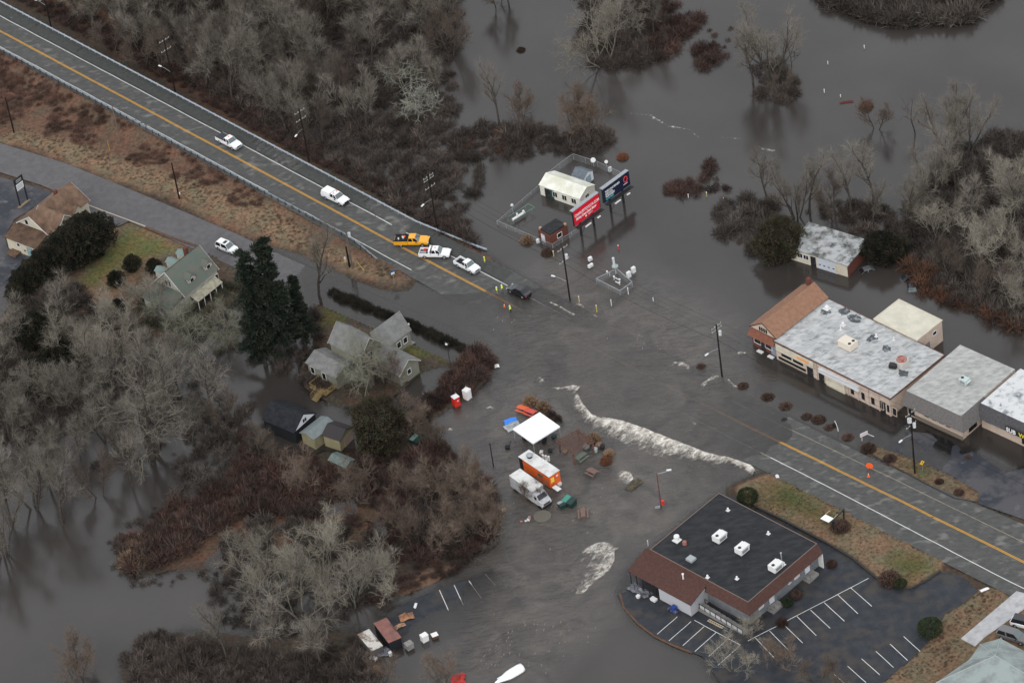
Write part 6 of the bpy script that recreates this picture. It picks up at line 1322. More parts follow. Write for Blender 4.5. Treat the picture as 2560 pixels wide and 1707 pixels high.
M_rr = mat('rust red lid', (.26,.12,.10), .8, (.17,.09,.08), 1)
cont('waste_container', 'dark container with rust red lid at the lower car park', ('x',295,310), ('x',490,570), ('x',650,490), 1.9, mat('black steel', (.015,.016,.02), .5), M_rr)
cont('waste_container', 'container with cracked white lid left of the rust red one', ('x',80,460), ('x',262,680), ('x',405,605), 1.5, mat('dark grey steel', (.09,.09,.09), .6), mat('cracked white lid', (.52,.50,.46), .7, (.20,.15,.12), .9, (.52,.60)))
crate('water_tank', 'white box shaped tank at the water edge below the parking lines', 'tank', ('x',975,540), (1.1,.95,1.3), mat('white plastic', (.72,.70,.69)), .5)
crate('pallet_stack', 'grey stack of slatted pallets below the rust red container', 'pallets', ('x',770,640), (1.2,1.1,1.1), mat('grey pallet wood', (.26,.25,.24), .9, (.18,.17,.16), 3), .5)
crate('brown_barrel_box', 'brown box with white top floating right of the white tank', 'box', ('x',1110,500), (1.0,.9,.7), mat('cardboard brown', (.09,.045,.03), .8), .3, 0, mat('white plastic', (.72,.70,.69)))
crate('white_bin', 'small white bin beside the dark junk heap', 'bin', ('x',515,740), (.5,.5,.7), M_white, .3); crate('white_bin', 'white crate lying at the foot of the dark junk heap', 'bin', ('x',290,790), (1.2,.7,.4), mat('white plastic', (.72,.70,.69)), -.7)
crate('cool_box', 'white plank shaped box lying beside the painted parking lines', 'box', ('x',850,80), (.35,1.0,.2), M_white, -.3)
crate('cool_box', 'pale blue box at the pond edge below the grey house', 'box', ('t',1500,1160), (1.1,.8,.5), mat('pale aqua plastic', (.38,.60,.62), .5), -.4)
crate('white_bucket_box', 'white plastic tub standing right of the porch junk heap', 'tub', ('u',325,740), (1.0,.7,.35), M_white, RDIR); crate('white_bucket_box', 'small white tub in front of the porch junk heap', 'tub', ('u',155,710), (.5,.5,.4), M_white, RDIR)
crate('blue_bin', 'blue recycling bin among the junk under the pale porch wall', 'bin', ('u',545,850), (.8,.7,.8), mat('blue plastic', (.02,.05,.22), .5), RDIR)
t = thing('orange_rack', 'orange ladder shaped rack lying in brush below the white container', 'rack', G('x',345,950), heading(('x',300,880), ('x',390,1000)))
for s in (-.35,.35): MB().box(-1.2,s-.05,.25,1.2,s+.05,.33).build('rail', mat('orange wood', (.45,.22,.07), .7), t)
for k in range(6): MB().box(-1.1+k*.42,-.33,.335,-.95+k*.42,.33,.39).build('rung', mat('orange wood', (.45,.22,.07)), t)
t = thing('ladder', 'pale wooden ladder lying beside the restaurant ramp', 'ladder', G('u',1000,1000), heading(('u',920,950), ('u',1075,1030)))
for s in (-.2,.2): MB().box(-1.6,s-.05,.05,1.6,s+.05,.12).build('rail', mat('pale ladder wood', (.5,.42,.3), .7), t)
for k in range(8): MB().box(-1.5+k*.4,-.17,.06,-1.42+k*.4,.17,.11).build('rung', mat('pale ladder wood', (.5,.42,.3)), t)
g = P(('x',2095,1000), .2); t = thing('boat', 'white upturned boat hull afloat at the bottom edge of the photo', 'boat', g, heading(('x',1930,1107), ('x',2260,910)))
rg_ = []
for k in range(11):
    u = k/10; xx = (u-.5)*5.4; w = 1.0*math.sin(min(1, .12+u*1.25)*math.pi*.5)**.6*(1 if u < .93 else .85)*(.35+.65*min(1,u*2.2)); h = .75*(.5+.5*min(1,u*1.8))
    rg_.append([(-xx*-1, w*math.cos(a), h*math.sin(a)-.1) for a in [math.pi*j/8 for j in range(9)]])
MB().loft(rg_).build('hull', mat('white gelcoat', (.82,.84,.84), .3, coat=.4), t, smooth=True); MB().box(-2.2,-.05,.60,2.5,.05,.74).build('keel', mat('white gelcoat', (.82,.84,.84)), t)
# wheelbarrow, pots, pipes near the tent
t = thing('fire_pit', 'dark round barrel wreck left of the orange trailer', 'barrel', G('o',120,668, lo=-.1), .3); MB().tube((0,0,0),(0,0,.6),.4,.45,14).build('drum', M_bed, t); MB().tube((.4,.2,.2),(.9,.5,1.0),.06,.06,6).build('handle', M_bed, t)
t = thing('plant_pot', 'dark plant pot standing in water between tent and pergola', 'plant pot', G('o',560,700, lo=-.1), 0); MB().tube((0,0,0),(0,0,.45),.3,.4,12).build('pot', M_bed, t); MB().tube((0,0,.4),(0,0,.46),.43,.43,12).build('rim', M_bed, t)
t = thing('rubbish_bin', 'pale grey green round bin behind the pergola', 'bin', G('o',1030,700, lo=-.1), 0); MB().tube((0,0,0),(0,0,.85),.32,.38,14).build('body', mat('pale grey green', (.30,.36,.34), .6), t); MB().tube((0,0,.85),(0,0,.97),.4,.3,14).build('lid', M_met, t)
t = thing('gas_bottles', 'cluster of white gas bottles and cloth beside the trailer roof', 'gas bottles', G('o',490,780, lo=-.1), 0)
for k in range(3): MB().tube((k*.45,-k*.3,0),(k*.45,-k*.3,1.1),.2,.2,10).build('bottle', M_white, t)
t = thing('cable_reel', 'round pale water tank lid ringed by dark brush below the box truck', 'pool', G('o',480,1370, lo=-.1), 0); MB().tube((0,0,-.1),(0,0,.25),1.5,1.5,28).build('pool_wall', mat('dull olive pool', (.12,.11,.09), .6), t)
t = thing('red_debris', 'patch of red and white flotsam in the brush below the box truck', 'flotsam', G('o',300,1400, lo=-.1), 0)
for k in range(7): MB().obox((rnd.uniform(-.9,.9),rnd.uniform(-.7,.7),.25),(.4,.25,.2),rnd.random()*3).build('scrap', mat('dull pink plastic', (.4,.16,.18), .7) if k % 2 else M_dw, t)
# signs, cones, markers
def cone(label, p):
    g = G(*p); t = thing('traffic_cone', label, 'traffic cone', g, 0); MB().tube((0,0,.04),(0,0,.8),.17,.03,12).build('cone', mat('orange plastic', (.85,.14,.03)), t); MB().tube((0,0,.45),(0,0,.6),.105,.08,12).build('reflective_collar', M_white, t); MB().obox((0,0,.02),(.42,.42,.04)).build('base', mat('orange plastic', (.85,.14,.03)), t)
cone('orange traffic cone standing between the workers and the water', ('m',1688,1275)); cone('orange traffic cone in front of the round orange road sign', ('G',552,1150))
g = G('G',575,1110); t = thing('road_works_sign', 'round orange road works sign on a dark folding stand', 'road sign', g, -.4)
MB().tube((0,0,1.75),(0,.04,1.75),.62,.62,20).build('sign_face', mat('fluorescent orange', (.85,.12,.02), .5), t)
for a in (.5,2.6,4.4): MB().tube((0,0,1.1),(math.cos(a)*.8,math.sin(a)*.8,0),.03,.03,6).build('leg', M_dark, t)
MB().tube((0,.02,.9),(0,.02,1.5),.03,.03,6).build('mast', M_dark, t)
g = G('G',1365,1060); t = thing('warning_sign', 'small yellow diamond sign right of the three transformer pole', 'road sign', g, .5)
MB().tube((0,0,0),(0,0,1.9),.03,.03,6).build('post', M_met, t); sf = MB().obox((0,-.05,1.75),(.72,.03,.72),0,(0,math.pi/4)).build('sign_face', mat('warning yellow', (.85,.48,.02), .5), t); MB().obox((.02,-.08,1.8),(.12,.02,.4),0,(0,.5)).build('arrow', M_dark, sf)
g = G('G',500,600); t = thing('leaning_sign', 'white rectangular sign leaning on its post in the planted strip', 'sign', g, .4)
MB().box(-.9,-.04,1.0,.6,.04,1.75).build('sign_board', mat('pinkish white board', (.62,.56,.58), .6), t); MB().obox((-.15,-.05,1.5),(1.2,.02,.06)).build('print_line', mat('grey print', (.3,.3,.32)), t)
MB().tube((.5,0,1.1),(1.6,-.3,.15),.06,.06,6).build('post', M_white, t); MB().tube((-.6,0,0),(-.6,0,1.0),.05,.05,6).build('post', M_white, t)
g = G('G',98,490); o = MB().path([(0,0,0),(-.06,0,1.0),(-.22,0,1.9),(-.45,0,2.7)], .07, 8).build('bent_pipe', M_white); o.location = g; tag(o, 'bent white pipe standing up among the median bushes', 'pipe')
gA = G('C',565,1285); gB = G('C',775,1120); H_ = hgt(('C',565,1285), ('C',385,570), gA.z); t = thing('pylon_sign', 'tall black two legged sign with white lower board beside the tan house', 'sign', gA, math.atan2((gB-gA).y, (gB-gA).x)); w_ = (gB-gA).length
for x_ in (0, w_): MB().box(x_-.11,-.11,-.2,x_+.11,.11,H_).build('leg', M_dark, t)
MB().box(.111,-.08,H_-1.3,w_-.111,.08,H_).build('top_panel', M_dark, t); s_ = MB().box(.111,-.09,H_-2.75,w_-.111,.09,H_-1.32).build('lower_panel', mat('white sign panel', (.68,.70,.70), .6), t)
for k in range(3): MB().box(.3,-.105,H_-1.75-k*.33,w_-.3,-.095,H_-1.64-k*.33).build('lettering_line', mat('grey blue print', (.25,.27,.36)), s_)
for k in range(2): MB().box(.35,-.1,H_-.55-k*.38,w_-.35,-.085,H_-.40-k*.38).build('lettering_line', mat('pale print', (.42,.44,.44)), t)
g = G('D',372,560); g2 = G('D',525,400); t = thing('gallows_sign', 'black gallows sign with white board hanging askew over the mulch bed', 'sign', g, math.atan2((g2-g).y, (g2-g).x)); w_ = (g2-g).length; h_ = 2.1
for x_ in (0, w_): MB().box(x_-.1,-.1,-.1,x_+.1,.1,h_).build('post', M_dark, t)
MB().box(-.3,-.09,h_+.003,w_+.3,.09,h_+.2).build('beam', M_dark, t)
wb = [Vector(t.matrix_basis.inverted() @ P(p, 2.0)) for p in (('D',180,380),('D',300,437),('D',372,378),('D',252,320))]; t.matrix_basis
Mi = (Matrix.Translation(g) @ Matrix.Rotation(t.rotation_euler.z, 4, 'Z')).inverted(); wb = [Mi @ P(p, 2.0) for p in (('D',180,380),('D',300,437),('D',372,378),('D',252,320))]
MB().slab(wb, .08).build('sign_board', mat('bright white board', (.80,.84,.85), .5), t)
for p0, p1 in ((('D',252,320),('D',322,262)),(('D',372,378),('D',428,322))): MB().tube(Mi @ P(p0, 2.0), Mi @ P(p1, 2.05), .05, .05, 5).build('batten', mat('pale ladder wood', (.5,.42,.3)), t)
g = G('f',878,672); t = thing('street_sign', 'blue and white street sign on a grey post at the tip of the grass strip', 'sign', g, .4); H_ = 2.5
MB().tube((0,0,-.1),(0,0,H_),.05,.05,6).build('post', M_met, t); MB().obox((0,0,H_+.15),(1.2,.05,.35)).build('sign_board', mat('blue sign', (.03,.10,.22), .6), t); MB().obox((0,-.05,H_-.25),(.7,.05,.4)).build('lower_board', M_white, t)
g = G('f',563,560); t = thing('small_road_sign', 'small white and orange roadside sign left of the grey wooden pole', 'sign', g, .4)
MB().tube((0,0,0),(0,0,2.0),.04,.04,6).build('post', M_met, t); MB().obox((0,-.05,1.8),(.4,.03,.7)).build('sign_board', M_white, t); MB().obox((0,-.05,1.1),(.3,.03,.4)).build('lower_board', mat('warning yellow', (.85,.48,.02)), t)
o = MB().tube((0,0,0),(-.9,.2,1.9),.05,.05,6).build('guy_guard', mat('faded yellow plastic', (.55,.45,.08), .6)); o.location = G('f',680,592); tag(o, 'leaning yellow guy wire guard in the brown grass', 'guy guard')
o = MB().tube((0,0,0),(.05,.1,2.2),.05,.05,6).build('guy_guard', mat('orange guy guard', (.55,.28,.06), .6)); o.location = G('a',716,985); tag(o, 'leaning orange guy wire guard in brush beside the grey pole', 'guy guard')
for k, (p, h_, mt_, lb) in enumerate(((('g',520,808),1.5,'y','yellow marker post with foam round it, nearer the utility pole'),(('g',635,872),1.7,'y','yellow marker post with foam round it, farther from the utility pole'),(('g',730,830),1.5,'w','white topped marker post below the gas cage'),(('g',840,755),1.6,'w','white and red marker post at the corner of the gas cage'),(('g',353,508),1.4,'y','yellow topped post beside the round brown bush'),
        (('g',775,460),1.0,'r','red and white marker post in the dark billboard reflection'),(('g',1003,800),.9,'w','small white marker post in open water right of the gas cage'),(('c',1232,1300),.9,'w','white marker post, left of three near the shrub spit'),(('c',1352,1292),1.1,'y','pale yellow marker post, middle of three near the shrub spit'),(('c',1462,1325),.9,'w','white marker post, right of three near the shrub spit'),
        (('d',787,325),.8,'w','white marker post, highest in the open water'),(('d',549,430),.8,'w','white marker post between the bare trunk and the bushy island'),(('d',526,615),.9,'w','white marker post left of the red drift scrap'),(('d',632,645),.7,'w','white marker post above the red drift scrap'),(('k',872,862),1.2,'w','pale post at the left corner of the restaurant roof'),(('g',1540,350+450),.1,'w','')) ):
    if not lb: continue
    o = MB().tube((0,0,-.3),(0,0,h_),.07,.07,8).build('post', {'y': mat('faded yellow plastic', (.55,.45,.08)), 'w': M_white, 'r': mat('red plastic', (.6,.03,.02))}[mt_])
    t = thing('marker_post', lb, 'marker post', G(*p, lo=-.3), 0); o.parent = t; MB().tube((0,0,h_+.003),(0,0,h_+.22),.09,.09,8).build('cap', M_white, t)
o = crumple('drift_scrap', 'dark red drift scrap floating beside the white marker posts', 'flotsam', ('d',670,672), 2.6, .7, .4, mat('dark red scrap', (.09,.03,.025), .9), 21)
crumple('drift_scrap', 'black scrap floating between the median bushes and the centre line', 'flotsam', ('l',208,205), .9, .6, .4, M_bed, 22)
crumple('white_block', 'white rubbish at the lower tip of the foam edge by the grass', 'rubbish', ('l',172,500), .6, .8, .5, M_white, 23)
g = G('i',1010,165); t = thing('fallen_log', 'fallen trunk lying in water below the bare tree near the barn', 'log', g, heading(('i',935,148), ('i',1090,185))); MB().tube((-2.6,0,.15),(2.6,0,.2),.3,.2,8).build('trunk', mat('wet bark', (.05,.042,.035), .9), t); MB().tube((1.6,.1,.3),(2.7,1.2,1.0),.08,.03,6).build('split_branch', mat('pale split wood', (.45,.36,.22), .8), t)
g = G('e',665,1235, lo=-.1); t = thing('wreck_board', 'pale weathered board structure lying under the big bare tree', 'boards', g, .6)
for k in range(4): MB().box(-1.6,-.9+k*.46,.3,1.6,-.48+k*.46,.38).build('board', mat('weathered pale board', (.33,.31,.27), .9, (.22,.20,.18), 1.5), t)

M_cr = mat('wet brown crate wood', (.12,.075,.05), .85, (.2,.14,.1), 3)
for p_, sz_, lb_, m_ in ((('o',1060,640),(1.2,.8,.5),'brown crate awash right of the pergola',M_cr),(('o',1100,665),(.8,.6,.6),'dark crate beside the brown crate right of the pergola',M_bed),(('o',470,720),(.7,.5,.5),'pale box behind the orange trailer roof',M_dw),(('o',520,800),(1.1,.4,.3),'long white box against the far side of the orange trailer',M_white),
    (('o',720,700),(.9,.6,.35),'brown crate at the left foot of the pergola',M_cr),(('o',930,660),(.9,.9,.5),'grey crate under the right side of the pergola',mat('grey crate', (.2,.2,.19), .8)),(('o',655,1045),(.7,.5,.5),'pale box at the front corner of the orange trailer',M_dw),(('o',600,560),(.8,.6,.6),'dark green box under the right edge of the tent',M_dg),(('o',500,600),(1.0,.5,.6),'dark table under the front edge of the tent',M_bed),
    (('o',300,570),(.8,.5,.6),'dark box under the left edge of the tent',M_bed),(('o',80,1310),(.7,.5,.4),'tan box in the brush left of the pink flotsam',mat('tan box', (.4,.33,.25), .8)),(('o',690,1270),(.5,.4,.4),'white bag beside the small dumpster',M_white)):
    crate('crate', lb_, 'crate', p_, sz_, m_, .5+.2*(len(lb_) % 5))
a_, b_ = P(('o',540,300)), P(('o',695,410)); t = thing('low_fence', 'low dark fence running down behind the white tent', 'fence', a_, math.atan2((b_-a_).y, (b_-a_).x)); Lf = (b_-a_).length
for k in range(int(Lf/.35)): MB().box(k*.35,-.03,-.1,k*.35+.2,.03,.85).build('board', M_bed, t)
for z_ in (.2,.6): MB().box(0,.035,z_,Lf,.08,z_+.1).build('rail', M_bed, t)
# ------------------------------------------------------------ vegetation
def leafy(name, c, c2, sc=.8, attr=True, rough=.9):
    m = bpy.data.materials.new(name); m.use_nodes = True; N, L = nodes(m); b = N['Principled BSDF']; b.inputs['Roughness'].default_value = rough; b.inputs['Specular IOR Level'].default_value = .2
    g = N.new('ShaderNodeNewGeometry'); n = N.new('ShaderNodeTexNoise'); n.inputs['Scale'].default_value = sc; n.inputs['Detail'].default_value = 3; L.new(g.outputs['Position'], n.inputs['Vector'])
    r = N.new('ShaderNodeValToRGB'); r.color_ramp.elements[0].position = .38; r.color_ramp.elements[1].position = .62; r.color_ramp.elements[0].color = (*c,1); r.color_ramp.elements[1].color = (*c2,1); L.new(n.outputs[0], r.inputs[0])
    s = N.new('ShaderNodeVectorMath'); s.operation = 'SCALE'; L.new(r.outputs[0], s.inputs[0])
    if attr:
        a = N.new('ShaderNodeAttribute'); a.attribute_name = 'tint'; L.new(a.outputs['Fac'], s.inputs['Scale'])
    else:
        o = N.new('ShaderNodeObjectInfo'); mr = N.new('ShaderNodeMapRange'); mr.inputs[3].default_value = .75; mr.inputs[4].default_value = 1.25; L.new(o.outputs['Random'], mr.inputs[0]); L.new(mr.outputs[0], s.inputs['Scale'])
    L.new(s.outputs[0], b.inputs['Base Color']); return m
M_bark = mat('dark wet bark', (.045,.038,.033), .9, (.075,.065,.055), 1.5); M_barkp = mat('pale grey bark', (.17,.16,.13), .9, (.11,.10,.085), 1.2)
M_tw = leafy('grey bare twigs', (.122,.107,.088), (.192,.172,.143), .5, False); M_twp = leafy('pale bare twigs', (.255,.232,.188), (.185,.165,.132), .5, False); M_twb = leafy('brown bare twigs', (.12,.085,.065), (.16,.125,.10), .5, False)
M_twd = leafy('dark brown twigs', (.085,.065,.052), (.12,.095,.075), .5, False); M_twg = leafy('green grey twigs', (.20,.205,.15), (.16,.15,.12), .5, False)
def rv(R): return np.array([R.gauss(0,1), R.gauss(0,1), R.gauss(0,1)])
def unit(v): return v/(np.linalg.norm(v)+1e-9)
def gen_tree(seed, H, Rr, stems=1, tr=.25, first=.3, up=.12, ang=45, nb=(8,7,6), tw=8, twl=1.25, tww=.017, droop=0.0, spread=.35):
    R = random.Random(seed); mb = MB(); fb = MB(); TW = []
    def branch(p, d, Ln, r, lvl):
        ns = (5,4,3,2)[lvl]; pts = [p]; rs = [r]; ds = [d]
        for k in range(ns):
            d = unit(d + rv(R)*(.10,.16,.2,.22)[lvl] + np.array([0,0,up if lvl else .05]) - (np.array([0,0,droop*k/ns]) if lvl >= 1 else 0))
            p = p + d*Ln/ns; pts.append(p); rs.append(r*(1-.62*(k+1)/ns)); ds.append(d)
        for k in range(ns): (mb if lvl < 2 else fb).tube(pts[k], pts[k+1], max(rs[k],(0,0,.035,.022)[lvl]), max(rs[k+1],(0,0,.024,.013)[lvl]), (7,5,4,3)[lvl], False)
        if lvl < 3:
            n = nb[lvl]
            for j in range(n):
                t = (first if lvl == 0 else .25)+(1-(first if lvl == 0 else .25))*((j+R.random()*.8)/n); t = min(t, .98); k = min(int(t*ns), ns-1); f = t*ns-k
                q = pts[k]*(1-f)+pts[k+1]*f; dd = ds[k+1]; a = math.radians(ang+R.uniform(-14,14)); o = unit(np.cross(dd, rv(R)))
                nd = unit(dd*math.cos(a)+o*math.sin(a)); l2 = Ln*((.62,.55,.5)[lvl])*(1.12-t*.5)*R.uniform(.8,1.2)
                if lvl == 0: l2 = max(Rr, H*.3)*(1.15-.55*t)*R.uniform(.8,1.15)
                branch(q, nd, l2, (r*(1-.62*t))*(.55,.5,.45)[lvl], lvl+1)
            if lvl == 0: branch(pts[-1], ds[-1], max(Rr*.7, H*.2), rs[-1], 1)
        if lvl >= 2:
            m = tw if lvl == 3 else tw//2
            for j in range(m):
                t = R.random(); k = min(int(t*ns), ns-1); f = t*ns-k; q = pts[k]*(1-f)+pts[k+1]*f
                nd = unit(ds[k+1]+rv(R)*.45+np.array([0,0,.15-droop*.5])); TW.append((q, nd, twl*R.uniform(.5,1.25)))
    for s_ in range(stems):
        if stems == 1: d = np.array([0,0,1.]); p = np.zeros(3)
        else: a = 2*math.pi*s_/stems+R.random(); d = unit(np.array([math.cos(a)*spread, math.sin(a)*spread, 1])); p = np.array([math.cos(a)*.12, math.sin(a)*.12, 0])
        branch(p-np.array([0,0,.8]), d, H*(.66 if stems == 1 else .62)*R.uniform(.9,1.1)+.8, tr*R.uniform(.8,1.1), 0)
    q = np.array([t[0] for t in TW]); d = np.array([t[1] for t in TW]); l = np.array([t[2] for t in TW])[:,None]
    rs_ = np.random.RandomState(seed); side_ = np.cross(d, rs_.normal(size=d.shape)); side_ /= np.linalg.norm(side_, axis=1)[:,None]+1e-9
    tips = q+d*l; V = [np.stack([q-side_*tww/2, q+side_*tww/2, tips], 1)]
    for f_ in (.35, .65):
        q2 = q+d*l*f_; d2 = d+rs_.normal(size=d.shape)*.55; d2 /= np.linalg.norm(d2, axis=1)[:,None]; V.append(np.stack([q2-side_*tww*.4, q2+side_*tww*.4, q2+d2*l*.6], 1))
    V = np.concatenate(V).reshape(-1,3); return mb, fb, V
def tree_proto(label, mtb, mtt, **k):
    mb, fb, V = gen_tree(**k); t = thing('bare_tree', label, 'tree', (0,0,-500), 0)
    tk = mb.build('trunk', mtb, t, smooth=True, fix=False); 
    Ft = [(a, b_, c) for f in fb.f for (a, b_, c) in ((f[0],f[1],f[2]),(f[0],f[2],f[3]))]
    VV = np.concatenate([np.array(fb.v), V]); FF = np.concatenate([np.array(Ft), np.arange(len(V)).reshape(-1,3)+len(fb.v)]); tri_mesh('crown', VV, FF, mtt, t); return t
class Kind:
    def __init__(s, root, zb=0.0): s.root = root; s.used = False; s.zb = zb
    def put(s, p, label, scale=1.0, group=None, rz=None, tilt=(0,0), z=None, sz=None, lo=-.7):
        g = G(*p, lo=lo) if isinstance(p, tuple) else p; rz = rnd.random()*6.28 if rz is None else rz; sc = (scale, scale, scale*(sz or 1))
        if not s.used:
            if s.root.name not in KIDS: KIDS[s.root.name] = [(c, list(c.children)) for c in bpy.data.objects if c.parent == s.root]
            s.used = True; r = s.root; r.location = g; r.rotation_euler = (tilt[0],tilt[1],rz); r.scale = sc; r['label'] = label
            if group: r['group'] = group
            return r
        r = dup(s.root, g, rz, label, None, sc, tilt)
        if 'group' in r: del r['group']
        if group: r['group'] = group
        return r
M_twp2 = leafy('bleached boughs', (.23,.235,.19), (.18,.18,.15), .8, False)
KB = Kind(tree_proto('', M_bark, M_tw, seed=1, H=15, Rr=5.2, tr=.26, nb=(9,7,7), tw=3, first=.30))
KC = Kind(tree_proto('', M_bark, M_tw, seed=2, H=16, Rr=4.6, tr=.24, first=.34, ang=38, nb=(9,7,6), tw=3, up=.2))
KM = Kind(tree_proto('', M_bark, M_tw, seed=3, H=15, Rr=3.6, stems=4, tr=.22, first=.32, ang=36, nb=(6,6,5), tw=3, up=.22, spread=.32))
KS = Kind(tree_proto('', M_barkp, M_twp, seed=4, H=12, Rr=6.0, stems=3, tr=.17, first=.28, ang=44, nb=(6,7,6), tw=3, twl=1.1, up=.12, spread=.5, tww=.02))
KG = Kind(tree_proto('', M_bark, M_tw, seed=5, H=25, Rr=9.5, stems=3, tr=.55, spread=.3, first=.22, ang=50, nb=(8,7,7), tw=3, up=.08, twl=1.5, tww=.022))
KT = Kind(tree_proto('', M_bark, M_twb, seed=6, H=6.5, Rr=2.8, stems=4, tr=.07, first=.2, ang=38, nb=(6,5,4), tw=4, twl=.9, up=.15, spread=.45, tww=.015))
KP = Kind(tree_proto('', M_barkp, M_twp2, seed=7, H=7.5, Rr=8.0, tr=.34, first=.35, ang=66, nb=(11,7,5), tw=2, twl=1.0, up=-.02, droop=.22, tww=.06))
KP.root.children[0].data.materials[0] = M_twp2 if KP.root.children else M_twp2
KW = Kind(tree_proto('', M_barkp, M_twg, seed=8, H=12, Rr=5.6, stems=2, tr=.3, first=.32, ang=54, nb=(9,7,6), tw=3, twl=1.3, up=.0, droop=.2, spread=.3))
KD = Kind(tree_proto('', M_bark, M_twd, seed=9, H=12, Rr=4.2, stems=2, tr=.2, first=.25, ang=42, nb=(8,7,6), tw=3, up=.14, spread=.3))
KX = Kind(tree_proto('', M_bark, M_bark, seed=10, H=12, Rr=2.4, tr=.2, first=.5, ang=50, nb=(4,3,2), tw=2, up=.05))
gt = 'bare trees in the flooded wood above the highway'; lt = 'grey bare tree crowded in the flooded wood above the highway guardrail'
F_ = lambda x, y: ('F', x, y)
R2 = random.Random(21)
wood = []
for gx in range(70, 1060, 50):
    for gy in range(-90, 430, 46):
        x = gx+R2.uniform(-20,20); y = gy+R2.uniform(-18,18)
        if y < (x-10)*.52-42 and (x < 1010 or y < 120) and y < 330-(x-700)*.25 and not (760 < x < 1010 and 60 < y < 280 and R2.random() < .75): wood.append((x,y))
for i, (x, y) in enumerate(wood):
    K = (KB,KC,KM,KD,KB,KC)[i % 6]; K.put(F_(x,y+35), lt, R2.uniform(.8,1.15), gt)
KP.put(('b',950,720), 'pale sprawling bare tree with thick drooping boughs above the white canopy pickup', 1.05, rz=1.0, tilt=(.35,.05))
